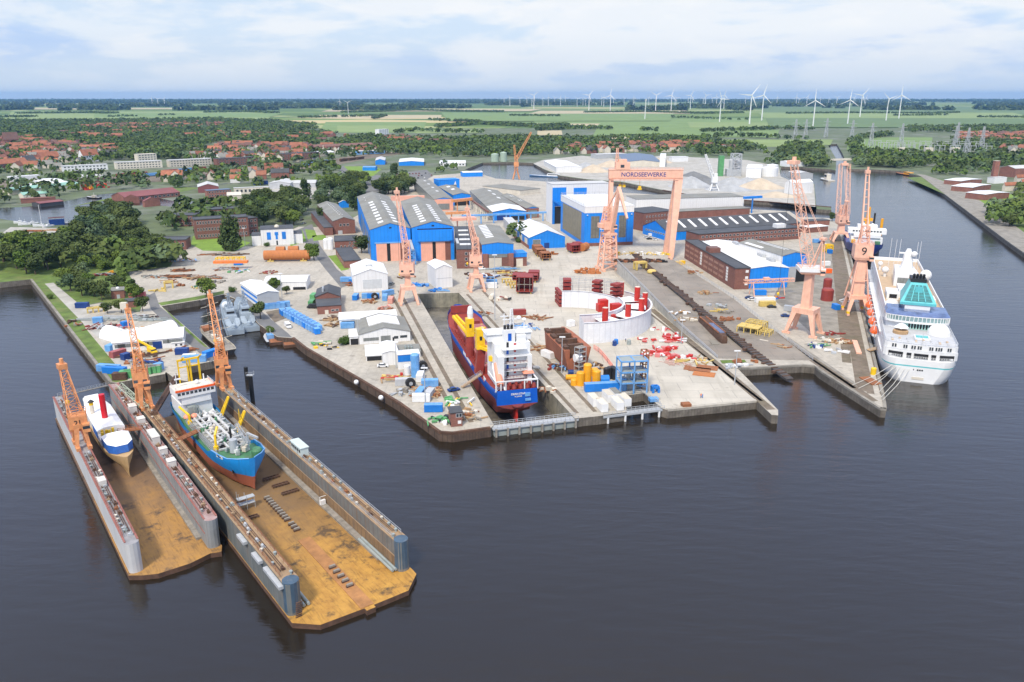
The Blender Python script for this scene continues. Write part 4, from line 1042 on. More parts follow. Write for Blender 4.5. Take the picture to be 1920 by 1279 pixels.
MB().loft([ring(lp,24.5),[(x*.93,y+3.2,25.6)for x,y in lp]],cap1=True).build('glass_roof',[mk('blue_roof_glass',(0.10,0.15,0.30),.15,.3,.3)],lo)
mu=MB();mu.box(-.12,.12,-.1,.1,22.4,24.2);mum=mu.mesh('mullion',[M_white])
for i in range(1,len(lp)-1):link('mullion',mum,lo,(lp[i][0]*.99,lp[i][1],0));link('mullion',mum,lo,((lp[i][0]+lp[i+1][0])*.495,(lp[i][1]+lp[i+1][1])/2,0))if i<len(lp)-2 else None
MB().box(-10.6,10.6,33,150,22.95,23.1).build('sun_deck',[M_teak],cs)
m_=MB()
for sg in(-1,1):m_.box(sg*10.9-.2,sg*10.9+.2,32,148,22.9,24.6)
m_.box(-10.9,10.9,148,148.4,22.9,24.8);m_.build('bulwark',[M_white],cs)
r_=MB();r_.rail([(-10.0,31.5,23),(10.0,31.5,23)],1.3,.12,1.3,rows=3);r_.build('railing',[M_white],cs)
fb=MB().box(-4.6,4.6,30,47,22.95,27.4).build('funnel_base',[M_white],cs)
m_=MB();m_.loft([[(-6.6,29.6,27.4),(6.6,29.6,27.4),(5.0,50,27.4),(-5.0,50,27.4)],[(-6.6,29.6,28.4),(6.6,29.6,28.4),(5.0,50,28.4),(-5.0,50,28.4)],[(-3.0,37,35),(3.0,37,35),(2.6,47,35),(-2.6,47,35)]],cap1=True)
fn=m_.build('funnel',[M_teal],fb)
q=MB().add([(-5.1,30.1,29.0),(5.1,30.1,29.0),(2.6,36.1,34.3),(-2.6,36.1,34.3)],[(0,1,2,3)]).build('funnel_grille',[mk('dark_turquoise',(0.03,0.17,0.18),.5,.2,.6)],fn);q.location=(0,-.12,0.05)
m_=MB()
for k in range(1,5):
 f=k/5;m_.beam((-5.1+2.5*f,29.85+6*f,29+5.3*f),(5.1-2.5*f,29.85+6*f,29+5.3*f),.14)
for x in(-2.6,0,2.6):m_.beam((x,29.85,29),(x*.5,35.85,34.3),.3)
m_.box(-1.4,1.4,33.2,33.6,31.5,34.2);m_.build('grille_bar',[M_teal],fn)
m_=MB();m_.box(-2.9,2.9,38,46,35,36.4)
for x in(-1.8,-.6,.6,1.8):m_.tube((x,40,36.2),(x,39.4,38.2),.5,8)
m_.build('funnel_cap',[M_black],fn)
mh_=MB().prism([(-5,84),(5,84),(4,104),(-4,104)],23.0,29.5,0).build('mast_house',[M_white],cs)
MB().box(-3.6,3.6,83.85,84,24,27.2).build('window',[M_glassg],mh_)
MB().lathe([(3.0,29.5),(2.3,33),(2.0,36),(.9,39)],10,(.5,95)).box(-3.5,4.5,94.6,95.4,36.6,37.2).box(-2.4,3.4,94,96,33,33.4).dome((2.8,93,37),1.3,10,4,0,True).build('radar_mast',[M_white],mh_)
for x,y,r__ in((9.3,96,2.6),(-7.6,104,1.6),(-9,120,1.2)):
 MB().dome((x,y,26+r__*.3),r__,14,6,0,True).tube((x,y,23),(x,y,26),r__*.4).build('radome',[M_white],cs)
m_=MB()
for x,y in((-2,110),(-4,108),(5,104),(6.5,106),(-6,112)):m_.tube((x,y,24),(x,y,41),.09,5)
m_.build('antenna',[M_white],mh_)
dh=MB().prism([(-9.6,55),(-4.8,55),(-4.8,66),(-9.6,66)],23,26,0).prism([(4.8,52),(9.2,52),(9.2,60),(4.8,60)],23,25.2,0).build('deck_house',[M_white],cs)
MB().box(-8.6,-5.6,54.85,55,23.9,25.6).build('window',[M_dark],dh)
MB().box(-4.6,4.6,60,74,23.1,26.6).box(-3.8,3.8,59.8,60,23.6,26).build('deck_house',[M_white,M_glassg],cs)
MB().dome((-8.2,44,23),3.0,14,4).build('domed_house',[M_white],cs)
MB().box(5.4,8.6,34,46,23.12,23.3).build('green_court',[M_dgreen],cs)
wm2=winmesh(1.4,1.1,.05,.12)
for side in(-1,1):
 rz_=math.pi/2*-side if side<0 else math.pi/2
 for zz,x_,y0,n_ in((19.0,10.93,44,30),(16.7,10.93,44,30)):
  for k in range(n_):link('window',wm2,upper,(side*x_,y0+k*3.4,zz),math.pi/2*(1 if side>0 else-1))
for k in range(28):link('window',wm1,hl,(-13.32 if 20<24+k*4.4<100 else-13.25,24+k*4.4,6.2),-math.pi/2)
m_=MB();m_.box(-13.2,-10.9,24,118,15.92,16.1)
r_=MB();r_.rail([(-13.1,24,12.1),(-13.1,118,12.1)],1.1,.1,2.5);r_.build('railing',[M_white],hl)
m_.build('promenade_roof',[M_white],cs)
boat=MB()
def lifeboat(cz=0):
 b1=MB();L5=[(-4.6,.1),(-4.0,1.1),(-2,1.75),(2,1.75),(4.0,1.1),(4.6,.1)]
 b1 .loft([[(h*sg*f,y,z)for(y,h)in L5]for sg,f,z in((-1,1,1.4),(-1,.8,.3),(1,.001,-.2),(1,.8,.3),(1,1,1.4))],closed=False)
 b2=MB();b2 .loft([[(h*sg*f,y*.97,z)for(y,h)in L5]for sg,f,z in((-1,1.02,1.4),(-1,.9,2.2),(-1,.5,2.8),(1,.5,2.8),(1,.9,2.2),(1,1.02,1.4))],closed=False)
 return b1 .mesh('boat_hull',[M_white]),b2 .mesh('boat_canopy',[M_orgb],True)
bh,bc=lifeboat()
ty=MB();ty.box(-1.78,-1.70,-3.6,3.6,.9,1.35);tym=ty.mesh('boat_stripe',[M_teal])
for k,y in enumerate((36,51,66,81,95)):
 b_=link('lifeboat',bh,cs,(-14.0,y,9.4));link('boat_canopy',bc,b_)
 link('boat_stripe',tym,b_)
 m_=MB()
 for dy in(-3,3):m_.path([(1.2,dy,4.8),(-.2,dy,5.0),(-.4,dy,2.8)],.14)
 m_.build('davit',[M_white],b_)
for k,(y,s_)in enumerate(((112,1),(118,1))):
 MB().box(-13.4,-13.2,y,y+2.5,9.5,11.2).build('shell_opening',[M_dark],hl)
MB().box(-2,2,-1.15,-.9,1.7,3.0).build('name_plate',[M_creamw],hl)
MB().tube((0,3,19),(0,1.2,24),.07).build('flag_staff',[M_white],cs)
mr=MB()
ends=[(P(1640,722,.5),(-7.5,1.5,6.0)),(P(1648,735,.5),(-6,.6,5.6)),(P(1652,745,.5),(-4.5,0,5.2)),(P(1655,750,.5),(-3,-.5,5.0)),(P(1598,722,.8),(-7.8,2,6.2)),(P(1610,728,.8),(-6.5,1,6.0))]
for i,(a,l)in enumerate(ends):
 c_,s_=math.cos(csA),math.sin(csA);q=Vector((csO.x+l[0]*c_-l[1]*s_,csO.y+l[0]*s_+l[1]*c_,WZ+l[2]))
 m_=MB();mid=a.lerp(q,.5)-Vector((0,0,.9));m_.path([a,a.lerp(mid,.55),mid,q.lerp(mid,.55)+Vector((0,0,-.05)),q],.09,5)
 tag(m_.build('mooring_rope',[mk('pale_rope',(0.6,0.58,0.52),.9)]),'pale mooring rope from the quay tip to the white cruise ship stern','mooring rope','mooring ropes at the cruise ship stern')
gangway('short timber gangway from the quay to the side of the cruise ship',P(1628,657,.6),P(1646,652,1.6),2.4,M_wood)
def squat(o,f):
 for ch in o.children:
  if ch.type=='MESH' and ch.data.users==1 and ch.location.length<1 and ch.name.split('.')[0]!='lifeboat':
   for v in ch.data.vertices:v.co.z=f(v.co.z)
  else:
   b0=ch.location.z+(min(v.co.z for v in ch.data.vertices)if ch.type=='MESH' else 0);ch.location.z+=f(b0)-b0
  if ch.name.split('.')[0]!='lifeboat':squat(ch,f)
bpy.context.view_layer.update()
squat(cs,lambda z:z*.74 if z<=18.95 else z-4.93)
caA=R(14.4);C0=P(960,765,WZ);ca_,sa_=math.cos(caA),math.sin(caA)
caO=Vector((C0 .x+.6*ca_+5*sa_,C0 .y+.6*sa_-5*ca_,0))
cg=thing('cargo_ship','blue and red cargo ship with yellow cranes standing in the dry dock','cargo ship',(caO.x,caO.y,0),caA)
B2=8.1
ys=[(0,.9,.85,5.1,5.6),(6,.55,.98,4.9,5.4),(14,.75,1,4.7,5.0),(15,.78,1,3.2,3.5),(30,.95,1,3.2,3.4),(80,.95,1,3.2,3.4),(88,.8,.98,3.4,3.9),(92,.7,.95,5.2,6.2),(99,.42,.78,5.6,6.8),(105,.18,.5,5.9,7.1),(110,.02,.14,6.1,7.4)]
kz=lambda y:-6.6 if y>10 else-1.4-5.2*(y/10)**.7
st=[]
for y,fw,fr,zd,zr in ys:
 k0=kz(y);zb_=max(1.4,k0+.5)if y>5 else 1.2
 st.append((y,[(B2*fw*.75 if y>8 else B2*.25,k0),(B2*fw if y>8 else B2*(.55+y*.03),k0+(1.4 if y>8 else.6)),(B2*(fw+fr)/2 if y>4 else B2*.88,0.5 if y>4 else.3),(B2*fr,zd-.2),(B2*fr,zr)]))
m_=hull(MB(),st,[2,2,0,0]);hl=m_.build('hull',[M_hullb,M_white,M_hullr2],cg)
m_=MB();deck(m_,st,lambda k:ys[k][3]-.15,lambda k:B2*ys[k][2]*.99);m_.build('main_deck',[M_redox],cg)
MB().box(-B2-.04,-B2+.02,38,54,1.9,3.1).build('name_board',[M_white],hl)
text('DEAN STAR',.95,M_frame,hl,(.3,-.08,4.0),(math.pi/2,0,0),bold=.03);text('ST. JOHNS',.55,M_frame,hl,(.3,-.08,3.1),(math.pi/2,0,0),bold=.02)
MB().prism([(2.6,-.5),(4.4,-.5),(4.4,0),(2.6,0)],3.0,4.2).prism([(2.7,-.5),(4.6,-.5),(4.6,0),(2.7,0)],1.4,2.2).build('anchor',[M_ltblue],hl)
MB().box(-.35,.35,.6,4.0,-6.4,-1.2).build('rudder',[M_red],hl)
MB().box(-.5,.5,4.5,9,-6.6,-3).lathe([(2.0,-.2),(2.0,.2)],10,(0,0)).build('stern_frame',[M_hullr2],hl)
for i,(y0,y1)in enumerate(((25,43),(44,62),(63,79))):
 q=MB().box(-5.6,5.6,y0,y1,3.2,5.8).build('hatch_coaming',[M_redox],cg)
 h_=MB().box(-5.7,5.7,y0-.1,y1+.1,5.8,6.3).build('hatch_cover',[mk('hatch_cover_maroon',(0.36,0.12,0.115),.7,.1,.2,rib=3,rib_amt=.1)],q)
 for k in range(4):
  for sg in(-1,1):MB().box(sg*4.6-.35,sg*4.6+.35,y0+2+k*4.2,y0+2.6+k*4.2,6.3,6.45).build('lifting_lug',[M_yelp],h_)
m_=MB()
for sg in(-1,1):
 for k in range(17):m_.box(sg*6.7-.3,sg*6.7+.3,24+k*3.4,24.5+k*3.4,3.1,4.6)
 m_.rail([(sg*7.4,16,3.2),(sg*7.4,84,3.2)],1.1,.1,2)
m_.build('deck_stanchion',[M_redox],cg)
MB().box(-5.2,5.2,84,90,3.4,6.2).box(-4.6,4.6,100,101,5.8,9.2).build('forecastle_house',[M_redox],cg)
for y,hz0,hz1,ya,bl in((46,11.5,18.5,2.9,13),(27,12.2,19.8,-.35,13.5)):
 x=-6.9
 m_=MB();m_.lathe([(1.7,3.1),(1.7,9.5),(1.5,hz0)],12,(x,y))if y>30 else m_.loft([[(x-1.4+i,y+j,3.1)for i,j in((-.8,-1.4),(2.2,-1.4),(2.2,1.4),(-.8,1.4))],[(x+i,y+j,hz0-2)for i,j in((-1.2,-1.3),(1.6,-1.3),(1.6,1.3),(-1.2,1.3))],[(x+.4+i,y+j,hz0)for i,j in((-1.5,-1.5),(1.5,-1.5),(1.5,1.5),(-1.5,1.5))]],cap1=True)
 pd=m_.build('crane_pedestal',[M_redox],cg)
 m_=MB();m_.loft([[(x+i*1.5,y+j*1.5,hz0)for i,j in((-1,-1),(1,-1),(1,1),(-1,1))],[(x+i*1.45,y+j*1.4,hz1)for i,j in((-1,-1),(1,-1),(1,1),(-1,1))]],cap1=True);m_.box(x-.7,x+.7,y-1.6,y-1.45,hz0+2,hz0+4)
 q=m_.build('crane_house',[M_yel],pd)
 m_=MB();f=Vector((math.cos(ya),math.sin(ya),0));sdv=Vector((-f.y,f.x,0));b0=Vector((x,y,hz0+1))
 if y>30:tips=[b0+Vector((-4,10,4.5)),b0+Vector((6.5,4.0,.5))]
 else:tips=[b0+Vector((7,-9.5,-1.2))]
 for tp in tips:
  d=(tp-b0).normalized();s2=d.cross(Vector((0,0,1))).normalized()
  for s_ in(-1,1):m_.beam(b0+s2*s_*1.2,tp+s2*s_*.7,.8,1.0)
  for k in range(5):m_.beam(b0 .lerp(tp,k/4)-s2*.9,b0 .lerp(tp,k/4)+s2*.9,.4)
 m_.build('crane_boom',[M_yel],pd)
 MB().box(x-.45,x+.45,y-1.62,y-1.5,hz0+3.5,hz0+5).build('window',[M_black],q)
 if y>30:
  MB().lathe([(1.0,hz1),(1.2,hz1+2),(.9,hz1+4.2),(.4,hz1+4.8)],10,(x+.3,y)).build('wrapped_crane_head',[M_tarp],q)
tag(MB().box(-1.6,1.2,56,60,6.35,7.8).box(-1.0,.8,60,63,6.35,7.1).tube((-1,58,7.8),(.6,62,8.8),.4).build('winch_unit',[M_dkblue],None,(caO.x,caO.y,0),caA),'small dark blue machine standing on the cargo ship hatch covers','machine')
ac=MB();ac.box(-6.0,6.6,8.0,19,5.0,19.5);acc=ac.build('accommodation',[M_white],cg)
for k in range(5):
 z=7.6+k*2.55
 q=MB().box(-3.6,5.0,5.6,8.0,z,z+.14).build('gallery',[M_white],acc)
 r_=MB();r_.rail([(-3.6,5.7,z),(5.0,5.7,z)],1.0,.07,1.2);r_.build('railing',[M_redox if k<3 else M_white],q)
 for x,c_ in((-1.4,M_hullb if k%2 else M_black),(1.2,M_red),(2.7,M_frame)):
  MB().box(x-.4,x+.4,7.9,8.02,z+.2 if c_ is not M_red else z+1.0,z+2.1 if c_ is not M_red else z+1.6).build('door' if c_ is not M_red else 'fire_box',[c_],acc)
for b4 in((-5.9,-3.8,3.0,8,5,16.5),(5.0,6.6,5.5,8,5,15.5)):MB().box(*b4).build('side_casing',[M_white],acc)
br=MB().box(-7.7,7.7,11,17.5,19.5,22.0).build('bridge',[M_white],acc)
MB().box(-8.2,8.2,10.5,18,22.0,22.2).box(-2.6,1.4,8.5,11.5,19.5,24.0).box(2.0,5.4,9,10.8,19.5,21.8).build('bridge_roof',[M_white],br)
MB().box(-1.1,.1,8.4,8.52,20.2,22.8).build('door',[M_hullb],br)
r_=MB();r_.rail([(-8.1,17.9,22.2),(-8.1,10.6,22.2),(8.1,10.6,22.2),(8.1,17.9,22.2)],1.1,.08,1.5);r_.build('railing',[M_white],br)
m_=MB()
for x in(-1.9,-.7,.5):m_.tube((x,10,23.8),(x,9.6,25.4),.5,8)
m_.build('exhaust_pipe',[M_black],br)
MB().truss((1.4,13.5,22),(1.4,13.5,30),1.4,.6,5,.2,up=(0,1,0)).box(-1.8,4.6,13.3,13.7,26.2,26.5).tube((-1.2,13.5,22),(-1.2,13.5,28.5),.2).box(-2.6,.2,13.3,13.7,27.4,27.7).dome((4,13.4,26.6),.9,8,3).tube((5.8,13,22.2),(5.8,13,26),.2).dome((5.8,13,26),.8,8,3).build('radar_mast',[M_white],br)
m_=MB();m_.box(-7.6,-3.8,.6,.8,5.0,5.2)
for x in(-7.3,-3.9,-5.6,7.2,2.6):m_.beam((x,.5,5.2),(x,.5,8.6),.35)
m_.beam((-7.3,.5,8.6),(2.6,.5,8.6),.35);m_.beam((2.6,.5,8.6),(7.3,.5,8.6),.5);m_.beam((7.2,.5,8.4),(7.2,8,8.4),.4);m_.beam((-7.3,.5,8.6),(-7.3,12,8.6),.4)
m_.build('stern_frame_rails',[M_white],cg)
q=MB().tube((-5.6,1.0,7.2),(-5.6,7,13),1.25,10,.9).build('freefall_lifeboat',[mk('faded_orange',(0.85,0.32,0.2),.5,.08)],cg)
MB().beam((-6.9,.8,5.4),(-6.9,7.5,13),.4).beam((-4.2,.8,5.4),(-4.2,7.5,13),.4).build('launch_ramp',[M_white],q)
MB().loft([[(3.4,4.5,9.2),(7.2,4.5,9.2),(7.0,8,9.2),(3.4,8,9.2)],[(4,4.8,10.0),(6.8,4.8,10.0),(6.8,7.6,10.0),(4,7.6,10.0)]],cap1=True).build('rescue_boat',[MATS['faded_orange']],cg)
m_=MB()
for k in range(9):m_.lathe([(.7,5.0),(.9,5.5),(.7,6.2),(.5,7.0)],8,(-3+k*1.15,1.6+(k%2)*1.6))
m_.build('mooring_winches',[M_redox],cg)
MB().lathe([(1.0,12.4),(1.0,14.0)],10,(-6.2,12)).build('yellow_drum',[M_yel],acc)
MB().box(-7.72,-7.6,14.5,18,3.3,4.9).build('hull_stripe',[M_white],hl)
gangway('timber gangway from the dock edge to the cargo ship deck',P(866,726,.3),dpt(cg,-7.6,22,4.2)+Vector((0,0,0)),1.5,M_wood)
kb2=MB();kb2 .box(-1.2,1.2,-.5,.5,0,1.0,0)
kb2m=kb2 .mesh('keel_block',[M_rustd])
for k in range(3):
 o=link('keel_block',kb2m,None,dpt(cg,.2,1.5-k*2.2,-7.6),caA);tag(o,'rust brown keel block on the dry dock floor behind the cargo ship stern','keel block','keel blocks behind the cargo ship')
drO=dpt(dock1,13.8,60,-1.0)
dr=thing('dredger','bright blue and red dredging ship in the big floating dock','dredger',(drO.x,drO.y,-1.0),A1+math.pi)
B2=6.0
ys=[(-60,.4,.82,5.4,6.6),(-54,.8,.97,5.4,6.5),(-46,.97,1,5.2,6.4),(-42,1,1,4.6,5.4),(-30,1,1,4.4,5.1),(-18,1,1,4.6,5.4),(-14,.92,1,6.3,7.2),(-8,.68,.98,6.8,8.1),(-3,.36,.86,7.1,8.6),(-.4,.1,.55,7.3,8.9),(1.6,.02,.12,7.4,9.1)]
st=[(y if fw>.05 else y,[(B2*fw*.8,0),(B2*fw,1.2),(B2*(fw*.65+fr*.35),3.7),(B2*fr,zd),(B2*fr,zr)])for y,fw,fr,zd,zr in ys]
m_=hull(MB(),st,[1,1,0,0]);hl=m_.build('hull',[M_hullc,M_hullr],dr)
m_=MB();deck(m_,st,lambda k:ys[k][3]-.1,lambda k:B2*ys[k][2]*.97);m_.build('main_deck',[M_dgreen],dr)
m_=MB();deck(m_,[s_ for s_ in st[-5:]],lambda k:ys[len(ys)-5+k][4]+.02,lambda k:B2*ys[len(ys)-5+k][2]*1.03)
m_=MB()
for sg in(-1,1):
 pts=[(sg*B2*q[2],q[0],q[4]+.05)for q in ys[6:]];m_.path(pts,.16,5)
m_.build('bulwark_rail',[M_ltblue],hl)
m_=MB();m_.box(4.66,4.72,-8.4,-5.0,6.9,7.7)
for sg,in((1,),):
 a=Vector((5.96,-9.4,7.5));b_=Vector((5.5,-5.4,7.9));m_=MB();d=b_-a;nn=Vector((d.y,-d.x,0)).normalized()*.06
 m_.add([a+nn+Vector((0,0,-.45)),b_+nn+Vector((0,0,-.45)),b_+nn+Vector((0,0,.35)),a+nn+Vector((0,0,.35))],[(0,1,2,3)]);q=m_.build('name_plate',[M_white],hl)
 text('KERMONT 1',.62,M_black,q,(a+b_)/2+nn*1.6+Vector((0,0,-.05)),(math.pi/2,0,math.atan2(d.y,d.x)))
q=MB().cbox((3.75,-3.4,3.9),(.25,1.3,1.0),0,-.5).build('anchor_pocket',[M_black],hl)
MB().cbox((3.9,-3.3,3.7),(.3,.9,.6),0,-.5).build('anchor',[M_rust],hl)
ho=MB().box(-4.8,4.8,-58,-47.5,5.3,9.6).build('deck_house',[M_white],dr)
br=MB().box(-4.4,4.4,-56.5,-46.8,9.6,12.0).build('bridge_house',[M_white],ho)
br2=MB().box(-5.9,5.9,-53.5,-46.4,12.0,14.4).build('wheelhouse',[M_white],br)
MB().box(-6.0,6.0,-46.45,-46.2,14.1,14.75).box(-6.0,-5.8,-53,-46.2,14.1,14.75).build('orange_band',[mk('bright_orange',(0.85,0.12,0.02),.5,.05)],br2)
wn=winmesh(1.0,.95,.04,.05)
for k in range(9):link('window',wn,br2,(-5.0+k*1.25,-46.38,12.9),math.pi)
MB().box(-5.8,5.8,-53.4,-46.6,14.4,14.5).build('wheelhouse_roof',[M_creamw],br2)
r_=MB();r_.rail([(-5.7,-53,14.5),(-5.7,-46.7,14.5),(5.7,-46.7,14.5),(5.7,-53,14.5)],1.0,.08,1.5);r_.tube((4.5,-50,14.5),(4.5,-50,19),.12);r_.tube((-4,-51,14.5),(-4,-51,17),.2);r_.box(3,5,-50.2,-49.8,17,17.4);r_.dome((-1.5,-50,15.2),.7,8,3,0,True);r_.build('mast',[M_white],br2)
m_=MB()
for x in(-4.2,-1.4):m_.beam((x-1,-59.5,6),(x-1,-59.5,20.0),.55);m_.beam((x+2.6,-59.5,6),(x+2.6,-59.5,20.0),.4)
m_.beam((-5.6,-59.5,20),(1.4,-59.5,20),.6);m_.beam((-5.6,-59.5,17.6),(1.4,-59.5,17.6),.35);m_.beam((-5.2,-59.5,20),(-5.2,-55.5,22),.4);m_.beam((.2,-59.5,20),(.2,-55.5,22),.4)
m_.build('stern_gantry',[M_yel],dr)
hp=MB().box(-3.9,3.9,-44,-13,4.4,6.2).build('hopper',[mk('hopper_grey',(0.36,0.37,0.35),.7,.2,.5,dirt=(.22,.17,.12),dirt_amt=.5,dirt_scale=.5)],dr)
m_=MB()
for k in range(4):m_.box(-2.9,2.9,-43+k*7.4,-37.4+k*7.4,6.21,6.23)
m_.build('hopper_opening',[M_dark],hp)
rnd=random.Random(11)
m_=MB()
for k in range(9):m_.beam((-3.9,-43.6+k*3.7,6.6),(3.9,-43.6+k*3.7,6.6),.5)
m_.beam((-.9,-44,7.2),(-.9,-13,7.2),.8);m_.beam((1.4,-44,7),(1.4,-13,7),.5)
m_.tube((-2.6,-42,7.6),(-2.6,-20,7.6),.45,8);m_.tube((3.0,-40,7.2),(3.0,-16,7.2),.35,8)
for k in range(5):m_.tube((-4.5,-40+k*5,6.9),(3,-38+k*5,7.4),.3,7)
m_.build('hopper_pipework',[mk('hopper_pipe_grey',(0.52,0.53,0.53),.6,.15,.5,dirt=(.32,.26,.19),dirt_amt=.5,dirt_scale=.6)],hp)
MB().rail([(4.7,-44,4.4),(4.7,-13,4.4)],2.6,.1,1.1,rows=4).rail([(-4.7,-44,4.4),(-4.7,-13,4.4)],2.6,.1,1.1,rows=4).build('side_fence',[M_steel],dr)
clm=[]
for c_ in(M_white,M_gsteel,M_steel,M_dgreen,M_creamw):
 q=MB();q.box(-.6,.6,-.5,.5,0,1.0);q.tube((0,0,1),(0,.5,1.6),.25,7);clm.append(q.mesh('deck_machine',[c_]))
for k in range(34):
 y=rnd.uniform(-44,-5);zz=6.3 if y<-13 else 6.9;hw=3.4 if y<-8 else 2.0
 o=link('deck_machine',rnd.choice(clm),dr,(rnd.uniform(-hw,hw),y,zz),rnd.uniform(0,3));s_=rnd.uniform(.6,1.5);o.scale=(s_,s_,s_)
MB().lathe([(1.1,6.8),(1.1,10.6)],14,(1.0,-10)).build('tank',[M_steel],dr)
MB().tube((.6,-13,6.8),(.6,-13,13),.3,8).build('exhaust_pipe',[M_black],dr)
MB().beam((-2.6,-8.6,7),(-2.6,-8.6,12),.5).beam((-2.6,-8.6,12),(-3.4,-2.5,12.6),.5).truss((-2.6,-8.6,9),(-1.0,-12,14),1,.7,5,.15).build('foredeck_crane',[M_steel],dr)
MB().lathe([(1.5,7),(1.5,8.6),(1.1,9.2)],12,(-3.2,-3.6)).lathe([(.9,7.1),(.9,8)],10,(1.4,-2.4)).build('windlass',[M_dgreen],dr)
for a,b_,c2 in(((4.2,-15.5,6.6),(4.0,-16,10.4),(2.8,-17.2,12.4)),((4.4,-40,6),(4.4,-40,8.6),(5.6,-45.5,9.8))):
 MB().path([a,b_,c2],.35,7).lathe([(.7,a[2]-.2),(.7,a[2]+.8)],8,a[:2]).build('davit_crane',[M_yel],dr)
for y in(-39,-24.5):
 m_=MB()
 for s_ in(-.8,.8):m_.beam((-4.6,y+s_,6.4),(-7.4,y+s_*.6,12),.4)
 m_.beam((-7.4,y-.5,12),(-7.4,y+.5,12),.45);m_.beam((-6,y-.7,9.2),(-6,y+.7,9.2),.3);m_.build('suction_pipe_davit',[M_yel],dr)
MB().lathe([(.15,8),(.1,15)],6,(-4.4,-20)).beam((-4.4,-20,14.5),(-6.5,-23,9),.12).build('yellow_mast',[M_yel],dr)
MB().box(.6,3.0,-47.3,-45.6,5.3,8.9).truss((.8,-45.4,5.2),(.8,-45.4,9),1.6,1.4,3,.14,up=(0,1,0)).build('stair_tower',[M_gsteel],ho)
for x,y in((2.2,-43),(4.2,-43.6)):MB().dome((x,y,6.6),1.1,10,4).build('faded_orange_cover',[MATS['faded_orange']],dr)
tsO=dpt(dock2,10.2,52,-1.0)
ts=thing('covered_ship','tan hulled ship under white sheeting with red funnel in the narrow dock','ship',(tsO.x,tsO.y,-1.2),A2+math.pi)
B2=4.0
ys=[(-49,.45,.8,4.4),(-42,.8,.97,4.4),(-30,.95,1,4.3),(-15,.85,1,4.5),(-8,.55,.93,4.9),(-3,.25,.68,5.4),(.6,.04,.3,5.9),(2.2,.01,.05,6.1)]
st=[(y-(0 if fw>.05 else.0),[(B2*fw*.35,.4 if y<0 else.2),(B2*fw,1.8),(B2*(fw*.4+fr*.6),3.2),(B2*fr,zr)])for y,fw,fr,zr in ys]
m_=hull(MB(),st,[0,0,0]);deck(m_,st,lambda k:ys[k][3]-.3,lambda k:B2*ys[k][2]*.95);m_.build('hull',[M_tan],ts)
m_=MB();m_.loft([[(-3.5,-13.2,4.6),(3.5,-13.2,4.6),(3.2,-5.8,5.0),(1.6,-3.2,5.2),(-1.6,-3.2,5.2),(-3.2,-5.8,5.0)],[(-3.7,-13.2,7.4),(3.7,-13.2,7.4),(3.3,-6,7.5),(1.5,-3.6,7.4),(-1.5,-3.6,7.4),(-3.3,-6,7.5)]])
m_.build('tarpaulin_wall',[M_bluetarp],ts)
MB().loft([[(-3.7,-13.3,7.4),(3.7,-13.3,7.4),(3.3,-6,7.5),(1.5,-3.5,7.4),(-1.5,-3.5,7.4),(-3.3,-6,7.5)],[(-2,-12.8,8.2),(2,-12.8,8.2),(2,-7,8.2),(.8,-5,8.0),(-.8,-5,8.0),(-2,-7,8.2)]],cap1=True).build('sheeting_roof',[M_tarp],ts)
m_=MB()
lp=[]
for y in(-50,-47,-40,-33,-26,-18.5):lp.append([(-3.6*(1 if y>-46 else.7),y,4.4),(-3.75*(1 if y>-46 else.7),y,7.2+.12*math.sin(y)),(-1.9,y,8.0+.15*math.sin(y*2)),(1.9,y,8.0),(3.75*(1 if y>-46 else.7),y,7.2),(3.6*(1 if y>-46 else.7),y,4.4)])
m_.loft(lp,cap0=True,cap1=True);m_.build('sheeting_roof',[M_tarp],ts)
MB().box(3.62,3.8,-26,-18.5,4.6,7.0).build('blue_side_sheet',[M_bluetarp],ts)
fn=MB().lathe([(.85,7.5),(.85,15.4)],14,(0,-27)).lathe([(.9,7.4),(.9,8.0)],14,(0,-27)).build('funnel',[mk('funnel_red',(0.58,0.008,0.02),.4,.05)],ts)
q=MB().lathe([(.6,7.8),(.6,10.6)],10,(2.4,-33)).build('ventilator',[M_creamw],ts);MB().lathe([(.63,10.6),(.63,11.6)],10,(2.4,-33)).build('yellow_band',[M_yel],q);MB().lathe([(1.0,11.6),(.2,12.3)],10,(2.4,-33)).build('dark_cap',[M_black],q)
q=MB().box(-3,3,-18.3,-13.6,4.6,5.6).box(-2.8,.8,-15,-13.9,5.6,6.8).build('open_deck',[M_gsteel],ts)
m_=MB()
for x,y in((2.6,-17),(1.6,-16.4),(2.9,-15),(.9,-15.8),(-.2,-17)):m_.box(x-.35,x+.35,y-.3,y+.3,5.5,8.0)
m_.build('yellow_props',[M_yel],q)
MB().box(2.9,3.7,-20,-13.4,4.4,6.3).build('white_bulwark',[M_white],ts)
bsA=R(-19);bo=P(1622,492,WZ)
bs=thing('offshore_ship','dark blue ship with broad white bridge and orange mast, bow to the camera','ship',(bo.x,bo.y,WZ),bsA+math.pi)
B2=10.5
ys=[(-85,.8,.95,7),(-60,1,1,7),(-28,1,1,7.5),(-18,.8,1,10),(-10,.5,.98,11),(-3,.2,.86,11.6),(2,.04,.6,12),(5,.01,.12,12.2)]
st=[(y,[(B2*fw*.8,-4),(B2*fw,.2),(B2*(fw*.75+fr*.25),4.0),(B2*fr,9 if zr>9 else zr-.4),(B2*fr,zr)])for y,fw,fr,zr in ys]
m_=hull(MB(),st,[2,2,1,0]);deck(m_,st,lambda k:ys[k][3]-.8,lambda k:B2*ys[k][2]*.98,0);m_.build('hull',[M_hulln,M_hulln,M_black],bs)
h_=MB().box(-9.5,9.5,-24,-9,10.5,14.6).box(-8,8,-23,-8,14.6,16.6).build('deck_house',[M_white],bs)
b_=MB().box(-11.6,11.6,-20,-12,16.6,19.6).build('bridge',[M_white],h_)
